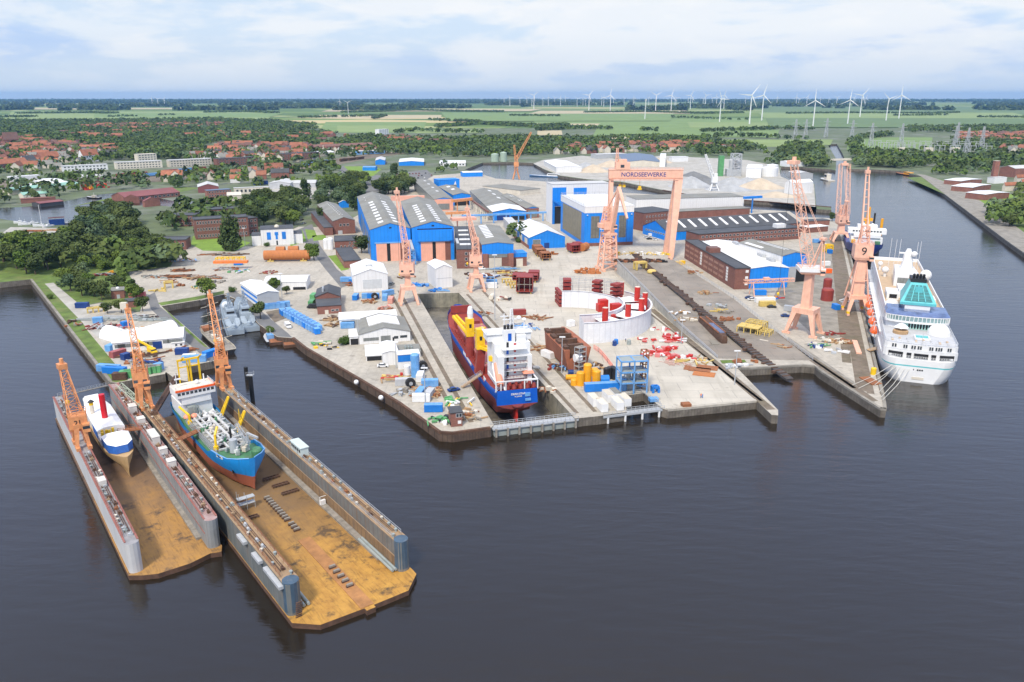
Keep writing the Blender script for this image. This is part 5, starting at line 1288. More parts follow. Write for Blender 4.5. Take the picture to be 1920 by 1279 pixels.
wn=winmesh(1.3,1.1,.06,.06)
for k in range(10):link('window',wn,b_,(-8+k*1.8,-11.95,17.7),math.pi)
MB().box(-6,6,-19.5,-13,19.6,22.0).dome((3,-15,22),1.5,10,4).dome((-3,-15,22),1.2,10,4).build('upper_house',[M_white],b_)
MB().truss((0,-19,21),(0,-19,33),2.2,1.2,5,.5,up=(0,1,0)).box(-3,3,-19.5,-18.5,24,26).build('mast',[M_yelo],b_)
MB().tube((-4.2,-22,21),(-4.2,-22,29),.6,8).build('exhaust_pipe',[M_black],b_)
MB().tube((-9.5,-26,12),(-9.5,-26,25),.9,8).box(7,9.2,-9,-6,10.6,13.2).build('deck_crane',[M_yelo],bs)
MB().box(-8,-5,-9,-6,10.8,12.6).build('winch',[M_dgreen],bs)
def warship(label,p0,rz_,dome=True):
 o_=thing('patrol_boat',label,'warship',(p0 .x,p0 .y,WZ),rz_,'grey naval boats in the small basin');B2=4.0
 ys=[(0,.95,1.0,2.4),(15,1,1.03,2.5),(32,.85,1,2.9),(45,.4,.75,3.5),(54,.03,.15,4.2)]
 st=[(y,[(B2*a*.7,-1.5),(B2*a,.3),(B2*b_,z)])for y,a,b_,z in ys]
 m_=hull(MB(),st,[1,0]);m_.build('hull',[M_navy,M_black],o_)
 m_=MB();deck(m_,st,lambda k:ys[k][3]-.02,lambda k:B2*ys[k][2]*.99);m_.build('deck',[M_navyd],o_)
 sup=MB().loft([[(-3,15,2.5),(3,15,2.5),(3,36,2.7),(-3,36,2.7)],[(-2.5,15.6,5),(2.5,15.6,5),(2.3,34,5.2),(-2.3,34,5.2)]],cap1=True).build('superstructure',[M_navy],o_)
 MB().loft([[(-2.2,18,5),(2.2,18,5),(2.2,28,5),(-2.2,28,5)],[(-1.8,18.5,7.4),(1.8,18.5,7.4),(1.8,26.5,7.4),(-1.8,26.5,7.4)]],cap1=True).build('bridge',[M_navy],sup)
 MB().box(-1.7,1.7,17.9,18.2,5.7,6.6).build('window',[M_black],sup)
 MB().truss((0,22,7),(0,22,14.5),1.7,.6,6,.2,up=(0,1,0)).box(-2,2,21.8,22.2,11,11.3).box(-1.3,1.3,21.8,22.2,13,13.2).build('lattice_mast',[M_navy],sup)
 MB().dome((-1.0,30,6.8)if dome else(-.5,31,5.2),2.0,12,5,0,True).build('radome',[mk('pale_radome',(.62,.66,.7),.5,.05)if dome else M_navy],sup)
 m_=MB()
 for x,y in((1.5,27),(-1.4,25),(1.2,31)):m_.lathe([(.7,7.2),(.6,8.4),(.2,9)],8,(x,y))
 m_.build('sensor',[M_navy],sup)
 for sg in(-1,1):
  MB().loft([[(sg*1.2+i*1.0,9+j*2.4,2.5+(0 if j<0 else 0))for i,j in((-1,-1),(1,-1),(1,1),(-1,1))],[(sg*2.2+i*.9,9.5+j*1.8,4.6+(-1.4 if j<0 else.4))for i,j in((-1,-1),(1,-1),(1,1),(-1,1))]],cap1=True).build('missile_launcher',[M_navy],o_)
 MB().lathe([(1.2,2.5),(1.0,4),(.3,4.5)],10,(0,4)).tube((0,4,3.6),(0,.8,4.2),.15).build('gun_turret',[M_navy],o_)
 MB().rail([(-3.9,.4,2.4),(3.9,.4,2.4)],1,.05,1.3).rail([(-3.9,.4,2.4),(-3.9,14,2.5)],1,.05,1.6).rail([(3.9,.4,2.4),(3.9,14,2.5)],1,.05,1.6).build('railing',[M_navy],o_)
 return o_
a=P(442,629,WZ);b_=P(471,623,WZ)
warship('grey patrol boat with big white radome moored next to the sailing ship',a,R(24))
warship('grey patrol boat moored against the dark jetty',b_,R(24),False)
a=P(414,668,WZ);c=P(369,628,WZ);d=c-a;nrm=Vector((-d.y,d.x,0)).normalized()
rz_=math.atan2(d.y,d.x)-math.pi/2;a=a-nrm*3.8 if False else a+Vector((d.y,-d.x,0)).normalized()*4.2
sv=thing('sailing_ship','black hulled three masted sailing ship moored along the grassy quay','sailing ship',(a.x,a.y,WZ),rz_);Ls=d.length+3
B2=3.3
ys=[(0,.3,.7,2.6),(Ls*.15,.75,.95,2.2),(Ls*.5,1,1,2.0),(Ls*.8,.8,.98,2.4),(Ls*.93,.45,.8,3.0),(Ls,.2,.5,3.2)]
st=[(y,[(B2*fw*.6,-1),(B2*fw,.2),(B2*fr,zr-.6),(B2*fr,zr)])for y,fw,fr,zr in ys]
m_=hull(MB(),st,[0,0,1]);m_.build('hull',[M_black,M_creamw],sv)
m_=MB();deck(m_,st,lambda k:ys[k][3]-.5,lambda k:B2*ys[k][2]*.95);m_.build('deck',[M_woodg],sv)
MB().prism([(-2,Ls*.82),(2,Ls*.82),(1.6,Ls*.97),(-1.6,Ls*.97)],2.2,3.6).build('aft_house',[M_rust],sv)
MB().box(-1.2,1.2,Ls*.3,Ls*.42,1.6,3.2).box(-1.2,1.2,Ls*.55,Ls*.62,1.6,2.8).build('deck_house',[M_creamw],sv)
for i,(f,h_)in enumerate(((.22,19),(.5,21),(.76,19))):
 ms=MB().tube((0,Ls*f,1),(0,Ls*f,h_),.22,7,.1).build('mast',[M_rustd],sv)
 for z in((6,10,14,17.5)if i else(5,9,13)):
  MB().tube((-4.4+z*.1,Ls*f-1.4,z),(4.4-z*.1,Ls*f+1.4,z),.12,6).build('yard',[M_creamw],ms)
 m_=MB()
 for sg in(-1,1):
  for dy in(-.9,.9):m_.tube((sg*3,Ls*f+dy,2),(0,Ls*f,h_*.85),.035,4)
 m_.build('rigging',[M_black],ms)
def workboat(label,p0,rz_,L_,B_,hullm,housem,group=None,hh=2.0,dm=None):
 o_=thing('work_boat',label,'boat',(p0 .x,p0 .y,WZ),rz_,group)
 ys=[(0,.9,.95,1.2),(L_*.3,1,1,1.1),(L_*.7,.9,1,1.3),(L_*.9,.4,.7,1.7),(L_,.02,.15,2.0)]
 st=[(y,[(B_/2*a*.7,-.6),(B_/2*a,.2),(B_/2*b_,z)])for y,a,b_,z in ys]
 m_=hull(MB(),st,[0,0]);m_.build('hull',[hullm],o_)
 m_=MB();deck(m_,st,lambda k:ys[k][3]-.15,lambda k:B_/2*ys[k][2]*.97);m_.build('deck',[dm or M_deckg],o_)
 q=MB().box(-B_*.3,B_*.3,L_*.3,L_*.58,1,1+hh).build('wheelhouse',[housem],o_)
 MB().box(-B_*.31,B_*.31,L_*.32,L_*.56,1+hh*.5,1+hh*.85).build('window',[M_glass],q)
 MB().tube((0,L_*.45,1+hh),(0,L_*.45,1+hh+2.5),.08).build('mast',[M_white],o_)
 return o_
workboat('small black and light blue work boat by the timber jetty',P(512,645,WZ),R(25),13,5.5,M_black,M_ltblue)
for i,(px,wd,ln,lb)in enumerate((((530,645),7,13,'larger brown rusty pontoon'),((548,652),5,9,'smaller brown rusty pontoon'))):
 p0=P(*px,WZ);m_=MB();m_.box(-ln/2,ln/2,-wd/2,wd/2,-.5,1.2,0);m_.box(-ln/2+.4,ln/2-.4,-wd/2+.4,wd/2-.4,1.2,1.24,1)
 o=m_.build('pontoon',[M_rustd,M_rust],None,(p0 .x,p0 .y+3,WZ),R(22));tag(o,lb+' tied to the corner of the timber jetty','pontoon')
WB={}
def wmesh(w_,h_,mat=None,key=None):
 k=(round(w_,1),round(h_,1),key)
 if k not in WB:WB[k]=winmesh(w_,h_,.05,.1,mat)
 return WB[k]
def hall(name,label,A,B,D,vt,zD='h',ridge=0.0,axis='y',wall=None,side=None,roof=None,cat='hall',h=None,over=.3,flat_par=.0,group=None,back=None,d=None,gable=None):
 """building on a squared footprint: A, B front corners on the ground, D back left corner (on the roof edge if zD is 'h'), vt = eaves row above A"""
 h=h if h is not None else HZ(A[0],A[1],vt)
 zd_=h if zD=='h' else zD
 o,rz,w_,dp=rect(A,B,D,0.0,zd_)
 pa,pb,pd=P(*A),P(*B),P(*D,zd_)
 if not d and(pd-pa).xy.length>1.0*(pb-pa).xy.length:
  ey=(pd-pa).xy.normalized();rz=math.atan2(ey.y,ey.x)-math.pi/2
  w_=abs((pb-pa).xy.dot(Vector((ey.y,-ey.x))));dp=(pd-pa).xy.length
  if axis=='y' and abs((pb-pa).xy.dot(Vector((ey.y,-ey.x))))<.55*(pb-pa).xy.length:w_=(pb-pa).xy.length*.8
 if d:dp=d
 root=thing(name,label,cat,o,rz,group);side=side or wall;rs=ridge
 m_=MB()
 m_.add([(0,0,0),(w_,0,0),(w_,0,h),(0,0,h)],[(0,1,2,3)],0);m_.add([(0,dp,0),(w_,dp,0),(w_,dp,h),(0,dp,h)],[(3,2,1,0)],0)
 m_.add([(0,0,0),(0,dp,0),(0,dp,h),(0,0,h)],[(3,2,1,0)],1);m_.add([(w_,0,0),(w_,dp,0),(w_,dp,h),(w_,0,h)],[(0,1,2,3)],1)
 if rs and axis=='y':
  for y in(0,dp):m_.add([(0,y,h),(w_,y,h),(w_/2,y,h+rs)],[(0,1,2)],2 if gable else 0)
 if rs and axis=='x':
  for x in(0,w_):m_.add([(x,0,h),(x,dp,h),(x,dp/2,h+rs)],[(0,1,2)],2 if gable else 1)
 m_.build('wall',[wall,side,gable or wall],root)
 r_=MB();e=over;t_=.25
 if not rs:
  r_.box(-e,w_+e,-e,dp+e,h,h+t_)
  if flat_par:
   for a in((-e,w_+e,-e,-e+.4),(-e,w_+e,dp+e-.4,dp+e),(-e,-e+.4,-e+.4,dp+e-.4),(w_+e-.4,w_+e,-e+.4,dp+e-.4)):r_.box(a[0],a[1],a[2],a[3],h+t_,h+t_+flat_par)
 elif axis=='y':
  sl=rs/(w_/2);r_.loft([[(-e,y,h-sl*e),(w_/2,y,h+rs),(w_+e,y,h-sl*e),(w_+e,y,h-sl*e+t_),(w_/2,y,h+rs+t_),(-e,y,h-sl*e+t_)]for y in(-e,dp+e)],cap0=True,cap1=True)
 else:
  sl=rs/(dp/2);r_.loft([[(x,-e,h-sl*e),(x,dp/2,h+rs),(x,dp+e,h-sl*e),(x,dp+e,h-sl*e+t_),(x,dp/2,h+rs+t_),(x,-e,h-sl*e+t_)]for x in(w_+e,-e)],cap0=True,cap1=True)
 ro=r_.build('roof',[roof],root)
 root['w']=w_;root['d']=dp;root['h']=h
 return root,ro,w_,dp,h
def fbox(root,name,x0,x1,z0,z1,mat,t_=.12,face='f',w_=0,parent=None):
 m_=MB()
 if face=='f':m_.box(x0,x1,-t_,.02,z0,z1)
 elif face=='l':m_.box(-t_,.02,x0,x1,z0,z1)
 else:m_.box(w_-.02,w_+t_,x0,x1,z0,z1)
 return m_.build(name,[mat],parent or root)
def wrow(root,n_,x0,x1,z,ww,wh,face='f',w_=0,mat=None,key=None,name='window'):
 me=wmesh(ww,wh,mat,key)
 for k in range(n_):
  x=x0+(x1-x0)*(k+.5)/n_
  link(name,me,root,(x,0,z)if face=='f' else((0,x,z)if face=='l' else(w_,x,z)),0 if face=='f' else(-math.pi/2 if face=='l' else math.pi/2))
def skylights(ro,n_,w_,dp,h,rs,fx,y0,y1,sw,sl_,mat=None):
 """raised rooflights on a gable roof with its ridge along y; fx = place across (0..1)"""
 z=lambda x:h+rs*(1-abs(x/w_-.5)*2)+.25
 for k in range(n_):
  y=y0+(y1-y0)*(k+.5)/n_ if n_>1 else(y0+y1)/2;xa,xb=fx*w_-sw/2,fx*w_+sw/2;m_=MB()
  m_.loft([[(xa,yy,z(xa)-.05),(xb,yy,z(xb)-.05),(xb,yy,z(xb)+.14),(xa,yy,z(xa)+.14)]for yy in(y-sl_/2,y+sl_/2)],cap0=True,cap1=True);m_.build('skylight',[mat or M_whitec],ro)
GAP=M_dark
for i,(A,B,D,vt,rs,sk)in enumerate((((697,491),(773,490),(670,369),431,0,0),((774.5,490),(853,488.5),(751,378),427,0,0))):
 rise=HZ(A[0]+39,490,419 if i==0 else 416.5)-HZ(A[0],A[1],vt)
 rt,ro,w_,dp,h=hall('assembly_hall',('left' if i==0 else 'right')+' one of the twin tall blue halls with pink sliding doors',A,B,D,vt,ridge=rise,wall=M_blue,side=M_glassg if i==0 else M_blue,roof=M_roofg,group='twin blue halls')
 a0,a1=(.13,.86)if i==0 else(.2,.86)
 zd=h*.56
 dw=(a1-a0)*w_
 fbox(rt,'opening',a0*w_,a1*w_,0,zd,GAP,.04)
 g0=a0*w_+dw*(.36 if i==0 else.42);g1=g0+dw*.12
 fbox(rt,'sliding_door',a0*w_,g0,0,zd,M_pink,.3);fbox(rt,'sliding_door',g1,g1+dw*.34,0,zd,M_pink,.3)
 fbox(rt,'brick_panel',g1+dw*.34,a1*w_+dw*.08,0,zd,M_brick,.1)
 fbox(rt,'door_lintel',a0*w_-1,a1*w_+1,zd,zd+.8,M_ltblue,.5)
 if i==1:fbox(rt,'door_box',a0*w_-2,a1*w_+2.5,zd+.8,h*.92,M_blue,1.6);fbox(rt,'dark_slot',a0*w_-2,a1*w_+2.5,h*.93,h*.96,GAP,.05)
 fbox(rt,'vent',w_*.47,w_*.53,h*1.02,h*1.06,GAP,.06)
 for f in(.3,.68):skylights(ro,8,w_,dp,h,rise,f,dp*.04,dp*.7,3.4,dp*.036)
 if i==0:
  for y in(.78,.88):skylights(ro,1,w_,dp,h,rise,.42,dp*y,dp*y+1,w_*.5,2.2)
  for k in range(7):fbox(rt,'wall_bay',dp*k/7,dp*k/7+1.0,0,h,M_blue,.25,'l')
  fbox(rt,'eaves_band',0,dp,h*.72,h,M_blue,.15,'l');fbox(rt,'blue_bay',dp*.7,dp,0,h*.72,M_blue,.15,'l')
 m_=MB();x=.98*w_ if i==0 else w_+1.5
 m_.beam((x,-.5,h*.62),(x,-15,h*.46),1.6,1.4);q=m_.build('crane_runway',[M_steel],rt)
 MB().truss((x,-14,0),(x,-14,h*.46),3.0,2.6,6,.3,up=(0,1,0)).build('runway_tower',[M_ltblue],q)
rt,ro,w_,dp,h=hall('workshop_hall','brick workshop with blue gable and white shutter door behind the dry dock',(904,504),(962,501),(884,425),459,ridge=1.2,wall=M_blue,side=M_brick,roof=M_roofg)
fbox(rt,'brick_base',.2,w_-.2,0,h*.6,M_brick,.1);fbox(rt,'shutter_door',w_*.22,w_*.62,0,h*.44,M_creamw,.3);fbox(rt,'glazing',w_*.22,w_*.8,h*.46,h*.6,M_glassg,.25)
skylights(ro,9,w_,dp,h,1.2,.36,dp*.25,dp*.98,5,3.0)
for x in(.02,.84):fbox(rt,'brick_pier',w_*x,w_*x+3,0,h*.62,M_brickr,.8)
rt,ro,w_,dp,h=hall('workshop_annex','low blue topped annex right of the brick workshop',(963,500),(988,499),(955,470),476,wall=M_brick,roof=M_blue,cat='annex');fbox(rt,'door',w_*.2,w_*.7,0,h*.6,M_creamw);fbox(rt,'fascia',0,w_,h*.72,h,M_blue,.15)
rt,ro,w_,dp,h=hall('office_block','brick office block with dark roof lights left of the brick workshop',(857,504),(903,504),(852,425),468,wall=M_brick,roof=M_roofd,cat='office building')
for z in(.12,.42,.7):wrow(rt,4,w_*.3,w_*.98,h*z,1.6,1.8)
for k in range(4):MB().box(w_*.15,w_*.6,dp*(.15+k*.2),dp*(.2+k*.2),h+.25,h+.6).build('skylight',[M_whitec],ro)
rt,ro,w_,dp,h=hall('brick_hall','long dark brick hall with a row of small roof lights beside the lawn',(626,440),(667,438),(595,384),415,ridge=2.6,wall=M_brick,roof=M_roofg)
skylights(ro,10,w_,dp,h,2.6,.5,dp*.12,dp*.92,2.6,2.0);wrow(rt,3,w_*.25,w_*.75,h*.6,1.8,1.8);fbox(rt,'door',w_*.2,w_*.4,0,h*.28,M_steel)
rt,ro,w_,dp,h=hall('brick_annex','low dark roofed brick annex along the long brick hall',(609,442),(625,441),(583,397),427,wall=M_brick,roof=M_roofd,cat='annex')
rt,ro,w_,dp,h=hall('brick_shed','low brick building with flat dark roof below the long brick hall',(628,468),(670,466),(627,443),453,wall=M_brick,roof=M_roofd,cat='building',flat_par=.2)
wrow(rt,4,w_*.2,w_*.9,h*.2,1.2,1.6);wrow(rt,2,w_*.6,w_*.95,h*.6,1.2,1.6)
m_=MB();m_.lathe([(2,0),(2,7),(1.2,8)],12,(-3,1));m_.lathe([(1.7,0),(1.7,6.4),(1,7.2)],12,(-6.4,2));p0=P(628,468);tag(m_.build('storage_tank',[M_white],None,p0),'white storage tanks clustered at the corner of the flat brick building','tank')
rt,ro,w_,dp,h=hall('brick_shed','low brick building with dark roof beside two lawns and the lane',(646,503),(676,499),(630,478),490,zD=0,wall=M_brickr,roof=M_roofd,cat='building',flat_par=.2)
wrow(rt,5,dp*.1,dp*.9,h*.3,1.4,1.2,'l')
rt,ro,w_,dp,h=hall('switch_house','white building with tall blue shutters and dark roof by the lawn',(491,461),(552,458),(491,424),431,wall=M_whitec,roof=M_roofd,cat='building')
for x,ww in((.16,.1),(.62,.1)):fbox(rt,'shutter',w_*x+w_*.02,w_*(x+ww)+w_*.04,h*.36,h*.82,M_blue2,.12)
fbox(rt,'shutter',w_*.42,w_*.53,h*.62,h*.82,M_blue2,.12);fbox(rt,'shutter',w_*.44,w_*.51,h*.36,h*.62,M_blue2,.12);fbox(rt,'door',w_*.45,w_*.5,0,h*.28,M_glass,.1)
for x,y0 in((-6.2,1.0),(w_+.02,2.0)):
 q=MB().box(x,x+6,y0,dp-1,0,h*.62).build('side_wing',[M_whitec],rt);MB().box(x-.1,x+6.1,y0-.1,dp-.8,h*.62,h*.62+.3).build('roof',[M_roofd],q)
MB().dome((w_*.5,dp*.5,h+.2),1.8,8,3).build('skylight',[M_creamw],ro)
rt,ro,w_,dp,h=hall('white_hall','tall white gabled hall with large grey door panel',(664,548),(729,547),(657,497),517,ridge=3.0,wall=M_whitec,roof=M_whiter)
fbox(rt,'door_panel',w_*.27,w_*.82,h*.18,h*.72,M_glassg if False else mk('pale_grey_panel',(0.55,0.57,0.58),.5,.08,.5,rib=.8,rib_amt=.06),.12)
for x in(.4,.47,.54):MB().box(w_*x,w_*x+1,dp*.3,dp*.36,h+2.9,h+3.5).build('roof_vent',[M_steel],ro)
rt,ro,w_,dp,h=hall('white_hall','sheeted white shed with bulging roof at the head of the dry dock',(818,541),(851,540),(801,493),504,ridge=1.8,wall=M_whitec,roof=M_tarp);fbox(rt,'sheet_seam',w_*.05,w_*.95,h*.48,h*.5,M_steel,.06)
rt,ro,w_,dp,h=hall('white_hall','low long white shed standing on open posts beside two small trees',(496,545),(575,543),(494,518),530,ridge=1.2,axis='x',wall=M_whitec,roof=M_whiter);fbox(rt,'open_bay',w_*.68,w_*.98,0,h*.35,GAP,.06)
rt,ro,w_,dp,h=hall('striped_hall','white building with two blue stripes and grey gable by the basin',(484,575),(521,567),(453,552),553,zD=0,ridge=1.2,wall=M_steel,side=M_whitec,roof=M_whiter,cat='building')
for z in(.2,.62):fbox(rt,'blue_stripe',dp*.02,dp*.98,h*z,h*z+1.1,M_blue2,.08,'l')
rt,ro,w_,dp,h=hall('brick_workshop','red brick workshop with dark front roof and vans beside it',(596,590),(641,588),(593,562),575,ridge=.0,wall=M_brickr,roof=M_roofd,cat='building')
fbox(rt,'door',w_*.3,w_*.45,0,h*.5,M_creamw);wrow(rt,2,w_*.55,w_*.9,h*.3,1.6,1.0)
rt,ro,w_,dp,h=hall('brick_workshop','dark roofed gabled workshop behind the red brick workshop',(593,575),(638,573),(590,545),557,ridge=2.2,wall=M_brickr,roof=M_roofd,cat='building',d=17)
for k in range(3):MB().tube((w_*.3,4+k*2,h+1),(w_*.3,4+k*2,h+3.4),.5,8).build('roof_vent',[M_steel],ro)
rt,ro,w_,dp,h=hall('white_workshop','rear white flat roofed workshop of the white complex',(637,614),(745,608),(634,587),600,wall=M_whitec,roof=M_whiter,cat='workshop');wrow(rt,5,w_*.04,w_*.3,h*.45,1.6,1.4)
rt,ro,w_,dp,h=hall('grey_roofed_workshop','white gabled workshop with grey roof and white centre patch',(674,646),(770,640),(666,601),628,ridge=2.4,wall=M_whitec,roof=M_roofg,cat='workshop')
fbox(rt,'window_band',w_*.08,w_*.38,h*.3,h*.62,M_glassg);fbox(rt,'glazed_door',w_*.42,w_*.61,h*.12,h*.72,M_glassg,.15);fbox(rt,'door',w_*.65,w_*.68,0,h*.5,GAP);wrow(rt,2,w_*.68,w_*.76,h*.3,1.2,1.4);wrow(rt,3,w_*.8,w_*.94,h*.35,1.2,1.3)
m_=MB();z=lambda x:h+2.4*(1-abs(x/w_-.5)*2)+.3;m_.loft([[(w_*a,y,z(w_*a)+.02)for a in(.22,.5,.84)]+[(w_*a,y,z(w_*a)+.5)for a in(.84,.5,.22)]for y in(dp*.3,dp*.86)],cap0=True,cap1=True);m_.build('white_roof_patch',[M_whiter],ro)
rt,ro,w_,dp,h=hall('lean_to','small white lean to with open dark front at the left of the white workshop',(656,647),(673,646),(655,618),632,wall=M_whitec,roof=M_whiter,cat='lean-to');fbox(rt,'opening',w_*.1,w_*.95,0,h*.75,GAP)
rt,ro,w_,dp,h=hall('white_workshop','front white workshop with plain gable between canopy and container office',(719,686),(747,683),(712,643),662,ridge=.6,wall=M_whitec,roof=M_whiter,cat='workshop')
rt,ro,w_,dp,h=hall('canopy','white canopy roof over parked blue equipment left of the front workshop',(687,677),(718,682),(685,648),668,wall=M_whitec,roof=M_whiter,cat='canopy');fbox(rt,'opening',.3,w_-.3,0,h*.85,GAP)
rt,ro,w_,dp,h=hall('flat_workshop','grey flat roof with round vents right of the front white workshop',(748,672),(788,668),(745,648),662,wall=M_whitec,roof=M_roofg,cat='workshop')
for k in range(6):MB().lathe([(.5,h),(.5,h+1.2)],8,(w_*(.35+k%3*.14),dp*(.4+k//3*.2))).build('roof_vent',[M_gsteel],ro)
rt,ro,w_,dp,h=hall('container_office','blue and white stacked container office before the white workshops',(747,693),(787,690),(747,676),666,wall=M_whitec,roof=M_whiter,cat='office',d=5);fbox(rt,'blue_band',0,w_,h*.52,h*.98,M_blue2);wrow(rt,2,w_*.56,w_*.8,h*.62,1.2,1.2)
rise=HZ(1026,466,432)-HZ(992,467,446)
rt,ro,w_,dp,h=hall('blue_shed','blue shed with bright white roof between the brick workshop and big hall',(992,467),(1062,466),(961,424),446,ridge=rise,wall=M_blue,side=M_blue,roof=M_white)
wrow(rt,1,w_*.1,w_*.32,h*.3,5.5,4,mat=M_glassg,key='g');fbox(rt,'door',w_*.42,w_*.56,0,h*.5,M_dkblue);fbox(rt,'brick_base',0,dp,0,h*.3,M_brickr,.1,'l')
for k in range(3):fbox(rt,'wall_panel',dp*(.1+k*.3),dp*(.25+k*.3),h*.3,h*.8,M_creamw,.12,'l')
rt,ro,w_,dp,h=hall('grey_annex','pale grey flat annex behind the left of the blue white roofed shed',(961,445),(975,442),(944,425),427,zD=0,wall=M_steel,roof=M_roofl,cat='annex')
rt,ro,w_,dp,h=hall('block_hall','huge blue and white block hall with two tall window strips',(1095,462),(1188,460),(1052,366),388,wall=M_blue,side=M_blue,roof=M_whiter)
fbox(rt,'white_band',0,w_,h*.84,h,M_whitec,.12);fbox(rt,'white_band',0,dp,h*.84,h,M_whitec,.12,'l');fbox(rt,'brick_base',0,w_,0,h*.08,M_brick,.3)
for a,b_ in((.13,.3),(.7,.85)):fbox(rt,'window_strip',w_*a,w_*b_,h*.2,h*.76,mk('brown_grey_glazing',(0.17,0.165,0.14),.35,.2,.4,rib=2,rib_amt=.2),.1)
fbox(rt,'translucent_wall',dp*.12,dp*.9,h*.1,h*.82,mk('yellowed_glazing',(0.24,0.21,0.14),.5,.15,.3,rib=4,rib_amt=.14),.1,'l')
r_=MB();r_.rail([(0,0,h+.25),(0,dp,h+.25)],1.6,.14,4);r_.rail([(0,dp,h+.25),(w_,dp,h+.25)],1.6,.14,4);r_.box(w_*.5,w_*.5+.3,dp*.3,dp*.98,h+.25,h+.5);r_.build('railing',[M_steel],ro)
for x in(.05,.55,.95):fbox(rt,'flood_lamp',w_*x-.4,w_*x+.4,h*.78,h*.8,M_white,.8)
for k in range(3):
 m_=MB();a=P(1078+k*4,440-k*3);m_.tube((0,0,1.2+k),(14,-20,1.0+k),.8,8);tag(m_.build('rusty_pipe',[M_rust],None,a),'long rusty pipe lying along the left foot of the block hall','pipe','rusty pipes by the block hall')
rt,ro,w_,dp,h=hall('high_block','white block with two blue panels on tall blue legs behind the block hall',(1035,420),(1140,416),(1034,340),340,zD='h',wall=M_whitec,roof=M_roofl,h=HZ(1035,420,346),d=18,cat='building')
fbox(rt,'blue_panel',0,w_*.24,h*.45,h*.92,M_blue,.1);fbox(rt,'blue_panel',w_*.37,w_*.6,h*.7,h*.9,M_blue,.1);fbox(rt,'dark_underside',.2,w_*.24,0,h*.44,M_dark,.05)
MB().box(0,1.6,-1.6,0,0,h*.6).beam((0,-.8,h*.6),(w_*.3,-8,h*.42),1.4).build('blue_leg',[M_blue2],rt)
rt,ro,w_,dp,h=hall('long_white_hall','very long white hall with grey roof along the channel',(1192,405),(1393,399),(1172,367),374,wall=M_whitec,roof=M_roofg)
fbox(rt,'brick_base',0,w_,0,h*.22,M_brick,.1);fbox(rt,'window_band',w_*.1,w_*.98,h*.23,h*.36,M_glassg,.12)
for k in range(6):fbox(rt,'brick_panel',w_*(.2+k*.13),w_*(.25+k*.13),h*.22,h*.36,M_brick,.2)
rt,ro,w_,dp,h=hall('brick_block','three storey dark brick block between block hall and long dark roofed hall',(1206,434),(1262,428),(1193,400),400,wall=M_brick,roof=M_roofd,cat='building',d=26)
for z in(.2,.48,.74):wrow(rt,9,w_*.05,w_*.95,h*z,1.3,1.4)
rt,ro,w_,dp,h=hall('brick_block','low grey roofed brick wing below the long white hall',(1250,413),(1405,405),(1248,395),398,wall=M_brick,roof=M_roofg,cat='building',d=14)
rt,ro,w_,dp,h=hall('dark_roofed_hall','long hall with dark roof, slanting white roof lights and blue end gable',(1251,452),(1498,433),(1217,437),436,zD=0,ridge=6.0,axis='x',wall=M_brick,side=M_blue,roof=M_roofd,d=34)
fbox(rt,'blue_wall',0,w_*.29,0,h,M_blue,.12)
wrow(rt,5,w_*.09,w_*.28,h*.72,2.6,1.1,mat=M_creamw,key='c');wrow(rt,14,w_*.3,w_*.98,h*.55,2.4,1.5)
wrow(rt,8,dp*.1,dp*.9,h*.55,2.4,1.3,'l',mat=M_glassg,key='g')
for k in range(12):
 x=w_*(.06+k*.078);m_=MB();f=lambda y:h+6*(1-abs(y/dp-.5)*2)+.3;m_.loft([[(x,y,f(y)),(x+2.0,y,f(y)),(x+2.0,y,f(y)+.5),(x,y,f(y)+.5)]for y in(dp*.12,dp*.42)],cap0=True,cap1=True);m_.build('skylight',[M_whitec],ro)
m_=MB();f=lambda y:h+6*(1-abs(y/dp-.5)*2)+.28;m_.loft([[(0,y,f(y)),(w_,y,f(y)),(w_,y,f(y)+.06),(0,y,f(y)+.06)]for y in(dp*.505,dp*.99)],cap0=True,cap1=True);m_.build('pale_back_slope',[M_roofl],ro)
rt,ro,w_,dp,h=hall('brick_offices','long brick office range with rows of white windows before the dark roofed hall',(1309,462),(1500,448),(1305,445),440,wall=M_brick,roof=M_roofd,cat='office building',d=16,flat_par=.3)
for z in(.3,.68):wrow(rt,26,w_*.02,w_*.98,h*z,1.9,1.5)
MB().box(w_*.78,w_*.87,3,8,h+.25,h+3).build('roof_hut',[M_white],ro)
rt,ro,w_,dp,h=hall('brick_factory','long brick factory with glazed stair strips facing the slipway',(1376,543),(1402,541.5),(1283,484),504,zD=0,wall=M_brick,roof=M_roofd,cat='factory',flat_par=.3)
for y,n_ in((.12,5),(.62,5)):
 for z in range(n_):fbox(rt,'stair_window',dp*y,dp*y+2.6,h*(.2+z*.14),h*(.2+z*.14)+1.3,M_frame,.15,'l')
for z in(.18,.45,.72):
 for k in range(8):fbox(rt,'window_strip',dp*(.2+k*.1),dp*(.28+k*.1),h*z,h*z+1.3,mk('pale_bricked_window',(0.33,0.18,0.13),.8,.1),.06,'l')
for z in(.2,.5,.8):fbox(rt,'window',w_*.7,w_*.9,h*z,h*z+1.4,M_frame)
MB().box(w_*.1,w_*.9,dp*.5,dp*.58,h+.25,h+3).build('roof_hut',[M_brick],ro)
rt,ro,w_,dp,h=hall('blue_fronted_hall','lower hall with blue front and white roof beside the brick factory',(1402.5,541),(1462,532),(1313,454),504,ridge=1.3,wall=M_blue,side=M_whitec,roof=M_whiter)
for k in range(5):MB().box(w_*.78,w_*.9,dp*(.15+k*.16),dp*(.24+k*.16),h+.4,h+2.2).build('roof_vent',[M_steel],ro)
